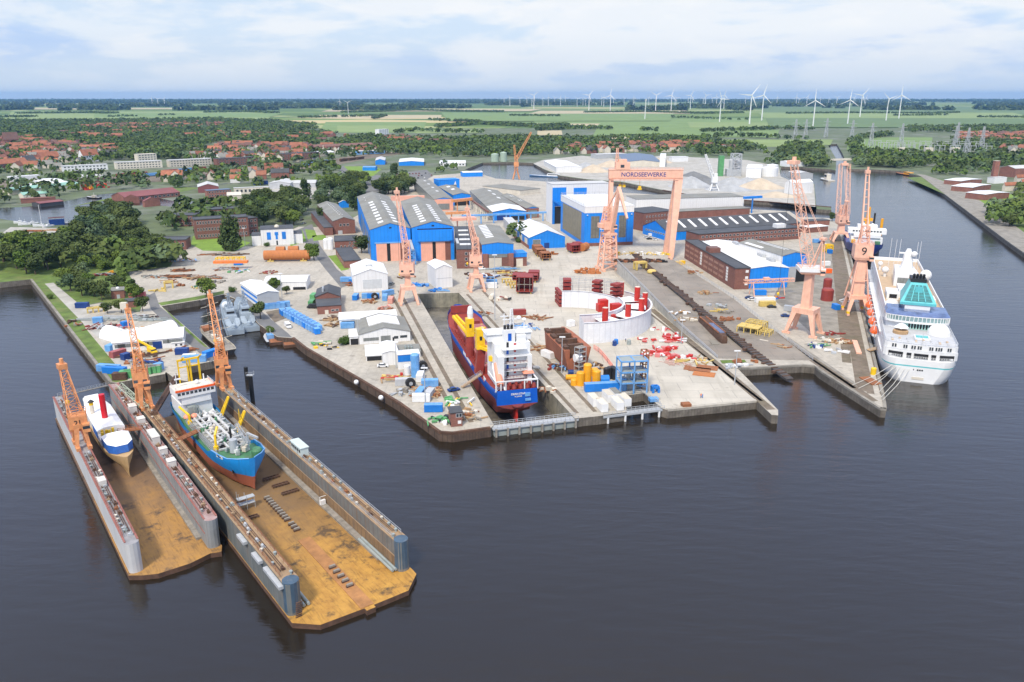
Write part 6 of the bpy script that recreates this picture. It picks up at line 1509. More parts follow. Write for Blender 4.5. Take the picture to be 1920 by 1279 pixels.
rt,ro,w_,dp,h=hall('blue_tall_hall','taller blue hall with grey roof and half open grey door',(1462.5,531),(1504,526),(1386,455),480,ridge=1.6,wall=M_blue,side=M_whitec,roof=M_roofg)
fbox(rt,'opening',w_*.13,w_*.98,0,h*.58,GAP,.05);fbox(rt,'grey_door',w_*.13,w_*.6,0,h*.58,M_steel,.2);skylights(ro,1,w_,dp,h,1.6,.52,dp*.1,dp*.9,3,dp*.62);skylights(ro,1,w_,dp,h,1.6,.1,dp*.5,dp*.9,2,dp*.4)
rt,ro,w_,dp,h=hall('plate_hall','grey roofed hall with pink end wall behind the twin halls',(815,396),(850,395),(776,338),374,ridge=1.5,wall=M_pink,side=M_glassg,roof=M_roofg,gable=M_blue);fbox(rt,'opening',w_*.2,w_*.8,h*.1,h*.62,M_glassg)
skylights(ro,4,w_,dp,h,1.5,.55,dp*.2,dp*.95,2.5,7)
rt,ro,w_,dp,h=hall('plate_hall','blue eaved hall above the orange beams behind the twin halls',(850,386),(881,384),(822,350),366,ridge=1.8,wall=M_blue,roof=M_roofg);fbox(rt,'opening',w_*.08,w_*.92,0,h*.6,GAP)
skylights(ro,2,w_,dp,h,1.8,.4,dp*.3,dp*.9,3,8)
rt,ro,w_,dp,h=hall('blue_block','bright blue block with a grey strip and white emblem',(823,362),(862,360),(823,340),338,wall=M_blue,roof=M_blue,d=16,cat='building');fbox(rt,'grey_strip',w_*.25,w_*.85,h*.35,h*.6,M_glassg);MB().add([(w_*.72,-.2,h*.6),(w_*.84,-.2,h*.6),(w_*.8,-.2,h*.9)],[(0,1,2)]).build('emblem',[M_white],rt)
rise=2.6
rt,ro,w_,dp,h=hall('plate_hall','very long grey roofed hall with white gable roof and blue front',(924,414),(986,412),(881,358),398,ridge=rise,wall=M_blue,side=M_glassg,roof=M_roofg)
m_=MB();z=lambda x:h+rise*(1-abs(x/w_-.5)*2)+.27;m_.loft([[(-.4+(w_+.8)*a,y,z(w_*a))for a in(0,.5,1)]+[(-.4+(w_+.8)*a,y,z(w_*a)+.12)for a in(1,.5,0)]for y in(-.4,dp*.22)],cap0=True,cap1=True);m_.build('white_roof_end',[M_white],ro)
fbox(rt,'opening',w_*.55,w_*.95,0,h*.5,GAP);fbox(rt,'opening',w_*.12,w_*.5,0,h*.62,M_dkblue,.05);skylights(ro,3,w_,dp,h,rise,.6,dp*.4,dp*.95,3,9)
rt,ro,w_,dp,h=hall('plate_hall','smaller grey roofed bay with small blue gable right of the long hall',(987,409),(1010,408),(940,366),391,ridge=1.4,wall=M_brickr,gable=M_blue,roof=M_roofg);fbox(rt,'opening',w_*.15,w_*.85,h*.1,h*.8,M_glassg);skylights(ro,2,w_,dp,h,1.4,.5,dp*.3,dp*.95,2.5,8)
rt,ro,w_,dp,h=hall('grey_shed','flat dark grey shed near the basin at the back of the yard',(905,357),(975,366),(885,346),349,zD=0,wall=M_creamw,roof=M_roofg,cat='shed',d=30)
def beam_thing(name,label,a,b_,w_,h_,mat,cat,legs=0,legm=None):
 mid=(a+b_)/2;o=thing(name,label,cat,(mid.x,mid.y,0));MB().beam(a-Vector((mid.x,mid.y,0)),b_-Vector((mid.x,mid.y,0)),w_,h_).build('beam',[mat],o)
 for k in range(legs):
  q=a.lerp(b_,(k+.5)/legs);m_=MB();x,y=q.x-mid.x,q.y-mid.y;m_.box(x-.5,x+.5,y-.5,y+.5,0,q.z);m_.build('leg',[legm or mat],o)
beam_thing('gantry_beam','pink gantry beam behind the twin blue halls',P(733,372,16),P(796,371,16),3,4,M_pink,'beam',3)
beam_thing('gantry_beam','pink curved canopy beam beside the brick workshop',P(846,411,8),P(891,409,8),8,2,M_pink,'beam',2)
beam_thing('pipe_bridge','thin blue pipe bridge crossing in front of the long grey hall',P(866,405,7),P(1052,397,7),2,1.4,M_ltblue,'pipe bridge',8)
beam_thing('crane_beam','orange overhead crane beam in the open plate yard',P(848,377,10),P(884,373,10),3,2.4,M_orange,'crane beam',2)
beam_thing('crane_beam','orange and brown crane beam lying lower in the plate yard',P(836,400,6),P(878,398,6),3,2.0,M_orange,'crane beam',2)
beam_thing('crane_runway','brown concrete crane runway along the long grey hall',P(880,372,8),P(915,397,8),1.6,1.4,M_brick,'crane runway',9,M_creamw)
beam_thing('jib_post','blue jetty crane beam at the right end of the long white hall',P(1395,371,14),P(1428,369,14),2.5,2,M_blue2,'crane beam',1)
rc=Vector((27.5,353.5,0));RI,RO,RH=24.0,36.5,8.4
ring_=thing('curved_hull_segment','curved white sheeted steel ring open to the left with red columns','steel structure',rc)
m_=MB();n_=26;a0,a1=R(-86),R(97)
pa=[a0+(a1-a0)*k/n_ for k in range(n_+1)]
def pol(r_,a,z):return(r_*math.cos(a),r_*math.sin(a),z)
hgt=lambda a:RH+(.9 if a<R(20)else 0)
for k in range(n_):
 a,b_=pa[k],pa[k+1]
 if b_<R(42):m_.add([pol(RO,a,0),pol(RO,b_,0),pol(RO,b_,hgt(b_)),pol(RO,a,hgt(a))],[(0,1,2,3)])
 m_.add([pol(RI,a,0),pol(RI,b_,0),pol(RI,b_,hgt(b_)),pol(RI,a,hgt(a))],[(3,2,1,0)])
 for r_ in(RI,RO):
  if b_<R(42)or r_==RI:m_.add([pol(r_-.4,a,hgt(a)),pol(r_+.4,a,hgt(a)),pol(r_+.4,b_,hgt(b_)),pol(r_-.4,b_,hgt(b_))],[(0,1,2,3)])
m_.add([pol(RI,a0,0),pol(RO,a0,0),pol(RO,a0,hgt(a0)),pol(RI,a0,hgt(a0))],[(3,2,1,0)])
m_.build('sheeting',[M_wrap],ring_)
m_=MB()
for k in range(n_):
 a,b_=pa[k],pa[k+1]
 m_.add([pol(RI,a,5.2),pol(RO,a,5.2),pol(RO,b_,5.2),pol(RI,b_,5.2)],[(0,1,2,3)],0)
m_.build('inner_deck',[M_redox],ring_)
m_=MB()
for lo,hi in((-70,-52),(-46,-20),(-14,6),(12,30)):
 for k in range(6):
  a,b_=R(lo+(hi-lo)*k/6),R(lo+(hi-lo)*(k+1)/6);m_.add([pol(RI+.5,a,7.4),pol(RO-2.5,a,7.4),pol(RO-2.5,b_,7.4),pol(RI+.5,b_,7.4)],[(0,1,2,3)])
m_.build('cover_sheet',[M_tarp],ring_)
cm=[]
for i,(u,v,z,v2,rr)in enumerate(((1134,611,6,577,2.5),(1177,599,6,570,2.4),(1202,588,6,560,2.4),(1208.5,577,6,549,2.3),(1194,569,6,538,2.5),(1165,552,5.5,529,2.2))):
 p0=P(u,v,z);h_=HZ(u,v,v2,z);m_=MB();rr*=.54;m_.lathe([(rr,0),(rr,h_-5.2)],18);q=m_.build('column',[M_red],ring_,(p0 .x-rc.x,p0 .y-rc.y,5.2),smooth=False)
 MB().lathe([(rr*.92,h_-5.19),(rr*.92,h_-5.15)],18).build('column_cap',[M_creamw],q)
for u,v,z,w_,h_ in((1130,582,5,4,6.5),(1154,588,5,4.5,6),(1125,586,4.5,3,5)):
 p0=P(u,v,z);MB().cbox((p0 .x-rc.x,p0 .y-rc.y,5.2),(w_,3.2,h_-1.5),0,.3).build('red_fitting',[M_red],ring_)
m_=MB();a=P(1135,590,6)-rc;b_=P(1152,598,6)-rc;m_.beam((a.x,a.y,6.4),(b_.x,b_.y,6.4),2.2,2.6);m_.build('red_box_beam',[M_red],ring_)
m_=MB()
for a in range(45,100,5):
 for r_ in(RO+1.5,RO-3):m_.beam(pol(r_,R(a),0),pol(r_,R(a),12.5),.14)
 m_.beam(pol(RO+1.5,R(a),12),pol(RO-3,R(a),12),.12)
for z in(7,8.8,10.6,12.4):
 for r_ in(RO+1.5,RO-3):
  for a in range(45,95,5):m_.beam(pol(r_,R(a),z),pol(r_,R(a+5),z),.16)
m_.build('scaffolding',[M_steel],ring_)
for a in(90,62,42):
 for z in(5.6,7.6,9.6,11.6):MB().cbox(pol(RO-5,R(a),z),(5,4,1.2),0,R(a)).build('red_frame_box',[M_redox],ring_)
m_=MB()
for z in(1,3,5,7):m_.cbox(pol((RI+RO)/2,R(98),z-.8),(RO-RI-1,1.6,1.3),0,R(98))
m_.build('red_end_frame',[M_redox],ring_)
rnd=random.Random(5)
CM={}
def cmesh(k,mats,f):
 if k not in CM:m_=MB();f(m_);CM[k]=m_.mesh(k[0],mats)
 return CM[k]
def jit(base,*parts):return base
def cont(u,v,rz,label,mat=None,L_=6.06,n=1,h=2.6,group=None,roof=None,cat='container'):
 mat=mat or M_blue2;p0=P(u,v);key=mat.name+(roof.name if roof else '')
 o=thing('shipping_container' if cat=='container' else cat.replace(' ','_'),label,cat,p0,R(rz),group)
 def body(m_):
  m_.box(-L_/2,L_/2,-1.22,1.22,.1,h,0,1 if roof else None)
  for k in range(int(L_/.55)):m_.box(-L_/2+.25+k*.55,-L_/2+.45+k*.55,-1.26,1.26,.25,h-.12)
 link('body',cmesh(('body',key,L_,h),[mat,roof or mat],body),o)
 def dr(m_):m_.box(L_/2,L_/2+.05,-1.1,-.04,.2,h-.15);
 dmm=cmesh(('door',key,L_,h),[mat],dr);link('door',dmm,o);link('door',dmm,o,(0,1.14,0))
 return o
def heap(u,v,label,mats,n=14,sx=5,sy=3,h=1.2,w=.4,name='scrap_heap',cat='scrap heap',long=.5,rz=None,z=0.0,blocky=.4):
 p0=P(u,v,z);m_=MB()
 for k in range(n):
  a=rnd.uniform(0,math.pi)if rz is None else R(rz)+rnd.gauss(0,.12);x,y=rnd.uniform(-sx,sx),rnd.uniform(-sy,sy);f=(1-abs(x/sx))*.7+.3
  zz=rnd.uniform(0,h)*f;l_=rnd.uniform(.4,1.2)*long*sx
  if rnd.random()<blocky:m_.cbox((x,y,0),(w*rnd.uniform(1.5,4),w*rnd.uniform(1.5,4),zz+w),k%len(mats),a)
  else:m_.beam((x-l_*math.cos(a),y-l_*math.sin(a),zz+w/2),(x+l_*math.cos(a),y+l_*math.sin(a),zz*rnd.uniform(.6,1.2)+w/2),w*rnd.uniform(.5,1.3),m=k%len(mats))
 o=m_.build(name,mats,None,p0);return tag(o,label,cat)
def frame(u,v,rz,d,label,mat,nx=2,ny=1,nz=1,t=.35,name='stacking_rack',cat='steel rack',z=0.0,deckm=None):
 p0=P(u,v,z);m_=MB();X,Y,Z=d
 for i in range(nx+1):
  for j in range(ny+1):
   x,y=-X/2+X*i/nx,-Y/2+Y*j/ny;m_.beam((x,y,0),(x,y,Z),t)
 for k in range(1,nz+1):
  z_=Z*k/nz
  for j in range(ny+1):m_.beam((-X/2,-Y/2+Y*j/ny,z_),(X/2,-Y/2+Y*j/ny,z_),t)
  for i in range(nx+1):m_.beam((-X/2+X*i/nx,-Y/2,z_),(-X/2+X*i/nx,Y/2,z_),t)
  if deckm:m_.box(-X/2,X/2,-Y/2,Y/2,z_-.1,z_+.1,1)
 return tag(m_.build(name,[mat]+([deckm]if deckm else[]),None,p0,R(rz)),label,cat)
def block(u,v,rz,d,label,mat,inner=None,name='hull_section',cat='hull section',stand=.6,z=0.0):
 """open ended ship section on stands"""
 p0=P(u,v,z);X,Y,Z=d;o=thing(name,label,cat,p0,R(rz));m_=MB();t=.3
 m_.box(-X/2,X/2,-Y/2,Y/2,stand,stand+t);m_.box(-X/2,X/2,-Y/2,Y/2,stand+Z-t,stand+Z)
 for s_ in(-1,1):m_.box(s_*X/2-t/2,s_*X/2+t/2,-Y/2+.01,Y/2-.01,stand+t,stand+Z-t)
 m_.box(-X/2+t,X/2-t,Y/2-1,Y/2-.7,stand+t,stand+Z-t)
 m_.build('shell',[mat],o);m_=MB()
 for k in range(3):m_.beam((-X/2+X*(k+.5)/3,-Y/2+.2,stand),(-X/2+X*(k+.5)/3,-Y/2+.2,stand+Z),.25)
 m_.beam((-X/2,-Y/2+.3,stand+Z/2),(X/2,-Y/2+.3,stand+Z/2),.3);m_.build('stiffener',[inner or mat],o)
 st_=MB()
 for x in(-X*.4,X*.4):
  for y in(-Y*.4,Y*.4):st_.box(x-.25,x+.25,y-.25,y+.25,0,stand)
 st_.build('stand',[M_yelp],o);return o
def cyl(u,v,rz,r_,L_,label,mat,name='steel_pipe',cat='pipe',up=False,group=None,z=0.0,n=16,capm=None):
 p0=P(u,v,z);m_=MB()
 if up:m_.lathe([(r_,0),(r_,L_),(r_*.75,L_+r_*.25)],n)
 else:m_.tube((-L_/2,0,r_),(L_/2,0,r_),r_,n)
 return tag(m_.build(name,[mat],None,p0,R(rz)),label,cat,group)
def car(u,v,rz,label,mat,van=False,truck=False):
 p0=P(u,v);o=thing('van' if van else 'car',label,'van' if van else 'car',p0,R(rz))
 def body(m_):
  if van:m_.loft([[(x,y,z)for y in(-.95,.95)for z in((.35,h_)if y<0 else(h_,.35))]for x,h_ in((-2.6,1.9),(-2.5,2.2),(1.3,2.2),(2.0,1.2),(2.6,1.0))],cap0=True,cap1=True)
  else:m_.loft([[(x,y,z)for y in(-.88,.88)for z in((.3,h_)if y<0 else(h_,.3))]for x,h_ in((-2.2,.75),(-2.1,.95),(2.0,.85),(2.2,.6))],cap0=True,cap1=True)
 link('body',cmesh(('body',mat.name,van),[mat],body),o)
 def cab(m_):
  if van:m_.box(1.0,1.9,-.96,.96,1.25,1.9)
  else:m_.loft([[(-1.7,-.85,.9),(1.1,-.85,.9),(1.1,.85,.9),(-1.7,.85,.9)],[(-1.2,-.7,1.42),(.35,-.7,1.42),(.35,.7,1.42),(-1.2,.7,1.42)]])
 link('window',cmesh(('window',van),[M_glass],cab),o)
 if not van:link('roof',cmesh(('roof',mat.name),[mat],lambda m_:m_.box(-1.2,.35,-.7,.7,1.41,1.46)),o)
 wme=cmesh(('wheel',),[M_rubber],lambda m_:m_.tube((0,-.12,.33),(0,.12,.33),.33,10))
 for x in(-1.4,1.4):
  for y in(-.82,.82):link('wheel',wme,o,(x,y,0))
 return o
def lamp(u,v,v2,label,z=0.0):
 p0=P(u,v,z);h_=HZ(u,v,v2,z)-z;o=thing('light_mast',label,'light mast',p0,0,'tall light masts in the yard');MB().tube((0,0,0),(0,0,h_),.22,8,.12).build('pole',[M_steel],o)
 MB().box(-1.1,1.1,-.25,.25,h_-.2,h_+.2).build('lamp_bar',[M_white],o)
for a in((1126,490,430,'slim light mast left of the big luffing crane'),(928,600,478,'light mast between the dry dock and the red sections'),(1053,700,632,'light mast left of the rusty hull section'),(1277,645,600,'light mast by the red buoys and the slip wall'),(1377,722,658,'light mast near the pier corner at the slip mouth'),(673,642,598,'light mast by the small white lean to'),(798,766,690,'light mast beside the brick gatehouse quay'),(88,500,480,'light mast in the trees above the left quay'),(460,462,428,'light mast on the lawn before the brick school'),(529,558,513,'light mast before the low white shed'),(743,690,642,'light mast by the container office')):lamp(*a)
gt=thing('dock_gate','grey steel gate with railed walkway closing the dry dock mouth','dock gate',(G1 .x,G1 .y,0),math.atan2(G2 .y-G1 .y,G2 .x-G1 .x));gl=(G2-G1).length
MB().box(-.5,gl+.5,-2.2,0,-8,-.7).build('caisson',[M_gsteel],gt)
q=MB().box(-1,gl+1,-2.8,.6,-.7,-.3).build('walkway',[M_steel],gt)
r_=MB();r_.rail([(-1,-2.7,-.3),(gl+1,-2.7,-.3)],1.2,.1,1.5,3);r_.rail([(-1,.5,-.3),(gl+1,.5,-.3)],1.2,.1,1.5,3);r_.build('railing',[M_steel],q)
m_=MB()
for k in range(8):m_.box(k*gl/7-.3,k*gl/7+.3,-3.2,-2.6,-5,-.3)
m_.build('fender_pile',[M_woodg],gt)
a,b_=P(1129,779,-.3),P(1243,765,-.3);d=b_-a
gt=thing('steel_platform','white edged steel platform on piles beside the dry dock mouth','platform',(a.x,a.y,0),math.atan2(d.y,d.x));gl=d.length
q=MB().box(0,gl,-1.2,1.0,-.9,-.2).box(0,gl*.42,1,11,-.9,-.25).build('deck',[M_steel],gt)
m_=MB()
for k in range(4):m_.tube((gl*(.08+k*.28),-.9,-6),(gl*(.08+k*.28),-.9,-.9),.4,8)
m_.build('pile',[M_white],gt)
r_=MB();r_.rail([(0,-1.1,-.2),(gl,-1.1,-.2)],1.2,.1,1.5,3);r_.rail([(gl*.42,.9,-.2),(gl,.9,-.2)],1.2,.1,1.5);r_.rail([(gl*.45,13,.1),(gl*.95,14.5,.1),(gl,2,.1)],1.2,.1,1.5);r_.build('railing',[M_steel],q)
for i,(u,v)in enumerate(((1113,757),(1128,767),(1140,750),(1157,764),(1171,757),(1153,747))):
 cont(u,v,104,['white plant container at the far left of the platform','white plant container nearest the dry dock crane rail','white plant container standing tall behind the others','white plant container at the middle front of the platform','white plant container beside the small square basin','grey topped white container by the blue container'][i],M_white,6.06,h=2.9,roof=M_creamw if i<5 else M_roofg,group='white plant containers')
cont(1132,732,8,'long blue roofed plant container beside the yellow silos',M_blue2,14,h=3,roof=M_ltblue)
for i,(u,v,v2,rr)in enumerate(((1088,722,697,1.5),(1101,720,682,1.5),(1118,722,694,1.5),(1115,705,690,1.3),(1076,722,710,1.2))):
 zt=HZ(u,v,v2);cyl(u,v,0,rr,zt-.4,['yellow silo second from the left of the cluster','tallest yellow silo on a white skirt','yellow silo right of the tallest one','yellow silo at the back right of the cluster','shortest yellow tank at the left of the cluster'][i],M_yelo,'silo','silo',True,'yellow silos')
cyl(1072,712,5,1.0,4.5,'horizontal yellow tank lying left of the silos',M_yelo,'tank','tank');cyl(1070,702,5,.9,2.0,'small blue drum tank behind the yellow tank',M_dkblue,'tank','tank');cyl(1133,720,5,1.7,3.2,'round blue tank right of the yellow silos',M_blue2,'tank','tank')
for i,(u,v)in enumerate(((1136,712),(1142,710),(1148,709),(1152,711))):cyl(u,v,0,1.05,4.4,'dark upright drum in the group right of the blue tank',M_black,'drum','drum',True,'dark drums')
fr=frame(1183,733,8,(9.5,6,12),'tall blue scaffold frame filled with pipes at the basin',M_ltblue,2,1,3,.45,'blue_rack','rack',deckm=M_gsteel)
heap(1183,728,'bundles of grey pipes inside the blue scaffold rack',[M_steel,M_white,M_creamw,M_ltblue],40,4,2.2,10,.4,'pipe_bundle','pipes',.6,8)
frame(1206,727,8,(2,3,14),'brown rusty lattice tower right of the blue rack',M_rust,1,1,6,.3,'lattice_tower','tower');frame(1166,722,8,(2.6,3,5),'white frame cabin left of the blue rack',M_white,1,1,2,.5)
frame(1228,735,8,(2,2,2),'small blue crate at the basin corner',M_blue2,1,1,1,.7,'crate','crate')
p0=P(1082,697);hs=thing('hull_section','long rusty brown ship hull section lying beside the dry dock','hull section',p0,math.atan2((P(1036,652)-p0).y,(P(1036,652)-p0).x)-math.pi/2)
MB().loft([[(-3.5,y,.8),(3.5,y,.8),(5.4+k,y,9.4),(3.0,y,9.4),(3.0,y,5),(-3.0,y,5),(-3,y,8.8),(-5.4-k,y,8.8)]for y,k in((0,0),(10,0),(22,-.2),(29,-1.2))],cap0=True,cap1=True).build('shell',[mk('hull_rust',(0.33,0.115,0.06),.85,.14,.3,rib=1.6,rib_amt=.12,dirt=(.22,.07,.035),dirt_amt=.5,dirt_scale=.25)],hs)
m_=MB()
for y in(2,9,16,24):m_.box(-3,3,y,y+1.5,5,10.2);m_.box(-4.8,-3,y-1,y+3.5,8.8,9.8)
m_.build('bulkhead',[M_rustd],hs)
frame(1087,703,37,(3.4,2.6,11),'scaffold stair tower at the end of the rusty hull section',M_steel,1,1,6,.16,'scaffold_tower','scaffold',deckm=M_woodg)
cyl(1083,678,20,1.5,2.6,'white wrapped round machine on the rusty hull section end',M_tarp,'wrapped_machine','machine',z=5.3)
cont(1027,670,127,'white container on the crane track edge left of the rusty section',M_white,6.06,roof=M_white)
cont(974,590,8,'dark red container alone on the concrete right of the dry dock',M_redox,6.06)
cont(1070,612,30,'white tarpaulin covered crate alone on the pale concrete',M_tarp,3,h=2.8,cat='crate')
block(984,548,-4,(8.5,9,8),'tall maroon ship section with open front beside yellow trestles',M_redox,M_woodg,stand=1.2)
block(985,528,-4,(14,7,3),'wide flat maroon deck section behind the tall ship section',M_redox,stand=1.5)
block(1001,524,-4,(6,7,4),'maroon section with posts right of the flat deck section',M_redox,stand=1)
for i,(u,v)in enumerate(((958,535),(966,540),(950,530))):frame(u,v,10,(5,2,2.2),['pale yellow trestle group nearest the tall maroon section','pale yellow trestles under a rusty plate','pale yellow trestles at the left of the maroon sections'][i],M_yelp,3,1,1,.4,deckm=M_rust if i<2 else M_yelp)
for i,(u,v,l_)in enumerate(((958,512,'rusty girders stacked below the brick workshop annex'),(972,518,'brown timber and steel girders before the flat maroon deck'),(948,506,'grey steel plates and girders nearest the workshop door'))):heap(u,v,l_,[M_rust,M_rustd,M_yelp]if i<2 else[M_steel,M_ltblue,M_gsteel],22,8,2,1.4,.5,'girder_stack','girders',.6,0)
for i,(u,v,rz)in enumerate(((1013,480,70),(1022,487,70),(1008,474,70))):block(u,v,rz-60,(6,8,3.4),['row of rusty deck modules before the blue shed, middle one','nearest rusty deck module with dark open end before the blue shed','farthest rusty deck module before the blue shed'][i],M_rust,stand=1.6)
block(1075,473,20,(6,9,4.4),'dark red steel modules near the foot of the block hall',M_redox,stand=1.2);block(1084,469,20,(5,8,4),'dark red steel module behind its pair near the block hall',M_redox,stand=1.2)
cyl(1095,470,60,2.6,7,'large orange rust pipe section at the corner of the block hall',M_rustb,'pipe_section','pipe');heap(1036,478,'orange rusty scrap beside the deck modules',[M_rustb,M_rust],10,3,2,2,.6)
heap(1101,512,'stack of short orange rusty pipes left of the luffing crane',[M_rustb],60,7,3,3.4,.8,'pipe_stack','pipe stack',.15,0,blocky=.2)
heap(1017,654,'twisted brown rods on the concrete right of the cargo ship',[M_rust,M_wood],0+16,6,2,.8,.35,long=.8)
heap(1003,597,'heap of bent rusty rods near the dark red container',[M_rust,M_wood],22,6,2,1.0,.3,long=.8)
heap(977,612,'dark blue machine parts scattered behind the ship bridge',[M_dkblue,M_ltblue,M_steel],16,6,2,1.4,.4);heap(992,618,'pale blue pipe spools right of the ship bridge',[M_ltblue,M_steel],14,5,2,1.2,.4)
heap(945,562,'small maroon and black machines near the dry dock edge',[M_redox,M_black,M_creamw],10,3,2,2.2,.7);cyl(922,560,80,1.2,5,'white cylindrical tank beside the right crane rail',M_creamw,'tank','tank')
cont(916,540,0,'open white skip behind the right slender crane',M_white,9,h=3);cont(922,533,5,'blue topped container left of the maroon stock',M_ltblue,6)
heap(908,520,'assorted blue and red machine parts in front of the brick workshop',[M_ltblue,M_rust,M_white,M_dkblue],26,7,5,1.6,.6);heap(884,516,'dark machine parts at the head of the right crane rail',[M_rustd,M_steel,M_black],16,4,3,1.4,.5)
for i,(u,v,n_)in enumerate(((1230,665,40),(1248,655,18),(1214,640,10),(1262,640,20),(1275,672,20),(1240,620,8),(1258,630,12))):
 heap(u,v,['largest heap of red buoys and fenders on the pale concrete','red and white fenders right of the largest heap','red machine with black tyres beside the white ring','small red drums by the slip wall','nearest red drums before the light mast','white planks and red bars against the white ring','red bars scattered between ring and slip wall'][i],[M_red,M_red,mk('washed_red',(0.6,0.2,0.19),.6,.1),M_tarp],n_,5.5 if n_>15 else 4,3,1.5,.55,'buoy_heap','buoys',.25)
for i,(u,v,l_)in enumerate(((1155,645,'blue barrel in front of the white ring'),(1179,646,'grey blue barrel right of the blue barrel'),(1152,648,'red and blue barrel pair by the white ring'))):cyl(u,v,0,.9,1.9,l_,[M_blue2,M_gsteel,M_dkblue][i],'barrel','barrel',True)
fence=thing('mesh_barrier','long row of pink and white barrier panels on the pale concrete','barrier',P(1113,665));m_=MB();q=[P(u,v)-P(1113,665)for u,v in((1113,655),(1122,661),(1130,669),(1139,680),(1148,692),(1152,700))]
m_.rail(q,2.0,.16,.9,rows=2);m_.build('barrier_panel',[mk('barrier_pink',(0.80,0.30,0.24),.6,.1)],fence)
for i,(u,v,l_)in enumerate(((1312,694,'rusty plate pair on the concrete, left one'),(1326,690,'rusty plate pair on the concrete, upper right one'),(1320,702,'bright orange rusty plate nearest the quay edge'),(1288,690,'narrow rusty strip left of the rusty plates'))):
 p0=P(u,v);tag(MB().box(-4 if i<3 else-1,4 if i<3 else 1,-2.4,2.4,0.03,.3).build('steel_plate',[M_rustb if i==2 else M_rust],None,p0,R(-20)),l_,'steel plate')
heap(1300,676,'pale timber mats and frames beside the rail track',[M_wood,M_yelp,M_creamw],24,7,4,.5,.4,'timber_stack','timber');heap(1272,680,'pinkish steel grid lying on the concrete',[mk('dusty_pink',(.5,.33,.28),.8,.1)],20,5,2.5,.2,.25,'steel_grid','grid',.9)
for i,(u,v,l_)in enumerate(((1286,762,'small rusty bracket box on the quay front'),(1225,752,'blue crate beside the basin railing'))):cont(u,v,10,l_,M_rust if i==0 else M_ltblue,3,h=1.2,cat='crate')
sl=thing('launching_track','long dark steel launching track running down the slipway into the water','launching track',(0,0,0));TR=[(1190,478,7.5),(1213,500,6.9),(1262,540,5.4),(1310,580,3.9),(1360,620,2.3),(1405,655,1.5),(1440,682,-.2),(1481,713,-2.2)]
pts=[P(u,v,z)for u,v,z in TR];m_=MB()
for a,b_ in zip(pts,pts[1:]):m_.beam(a+Vector((0,0,.2)),b_+Vector((0,0,.2)),3.2,.8)
m_.build('track_beam',[mk('dark_track_steel',(0.06,0.055,0.055),.8,.3,.5,dirt=(.15,.1,.07),dirt_amt=.6,dirt_scale=.3)],sl)
m_=MB()
for a,b_ in zip(pts,pts[1:]):
 L_=(b_-a).length;n_=int(L_/2.2);sd2=(b_-a).cross(Vector((0,0,1))).normalized()
 for k in range(n_):
  c=a.lerp(b_,k/n_)+Vector((0,0,.7));m_.beam(c-sd2*1.7,c+sd2*1.7,.35);
  if k%3==0:m_.cbox(c+sd2*rnd.choice((-2.2,2.2))-Vector((0,0,1)),(1.3,1.3,1.0),0,.6)
m_.build('cross_sleeper',[M_rustd],sl)
a,b_=P(1312,602,1.6),P(1358,645,.8)
pn=thing('old_pontoon','rust brown old pontoon hull stranded on the slipway beside its concrete bed','pontoon',(a.x,a.y,0),math.atan2((b_-a).y,(b_-a).x));L_=(b_-a).length
MB().loft([[(x,-1.5*f,.4),(x,-1.9*f,2.5),(x,-1.3*f,4.6*g),(x,1.3*f,4.6*g),(x,1.9*f,2.5),(x,1.5*f,.4)]for x,f,g in((0,.4,.9),(3,1,1),(L_-3,1,1),(L_,.7,.9))],cap0=True,cap1=True).build('hull',[M_rustd],pn)
MB().box(4,L_-4,1.2,1.7,4.4,5).box(4,L_-4,-1.6,-1.2,4.4,4.9).build('gunwale',[M_rust],pn)
MB().box(L_*.45,L_*.9,-1,1,4.6,4.9).build('blue_tarpaulin',[mk('dull_blue_tarp',(.12,.15,.25),.7,.2,.6)],pn)
MB().box(1,L_+1,-5.5,-2.4,-1.5,1.2).build('concrete_bed',[M_conc2],pn)
for i,(u,v,d_)in enumerate(((1405,622,(9,6,2.6)),(1418,615,(8,5,3)),(1432,633,(6,5,3.4)),(1420,628,(5,4,3)))):frame(u,v,-35,d_,['yellow grating frames in front on the slipway','yellow frame stack farther up the slipway','yellow cage frame nearest the crane rails','yellow posts between the frame stacks'][i],M_yelp,3,2,1,.4,z=slipz(v)if i<2 else 0,deckm=M_yelp if i==0 else None)
for i,(u,v,l_,mt)in enumerate(((1430,645,'pale blocks and beams at the foot of the yellow frames',[M_woodg,M_creamw,M_rust]),(1465,653,'timber cradle on the pier below the yellow frames',[M_wood,M_rust]),(1385,688,'white boat cradle lying at the slip foot',[M_white,M_steel]),(1398,680,'coiled brown chain near the slip foot grass',[M_rust]),(1300,512,'orange machine parts on the slip by the factory',[M_rust,M_wood]),(1325,550,'orange rusty frames halfway up the slip',[M_rust,M_wood]),(1355,585,'pale timber frames right of the dark track',[M_yelp,M_woodg]),(1368,600,'brown low tank lying right of the dark track',[M_rust]),(1285,600,'pale timber piles left of the dark track',[M_wood,M_creamw]),(1275,588,'pinkish beams along the slip wall',[M_wood,M_tarp]),(1345,575,'grey blocks and nets along the slip edge',[M_gsteel,M_steel]))):
 heap(u,v,l_,mt,14,4.5,2.5,1.2,.5,'steel_parts','steel parts',.4,z=slipz(v)if u<1425 and v<672 else 0)
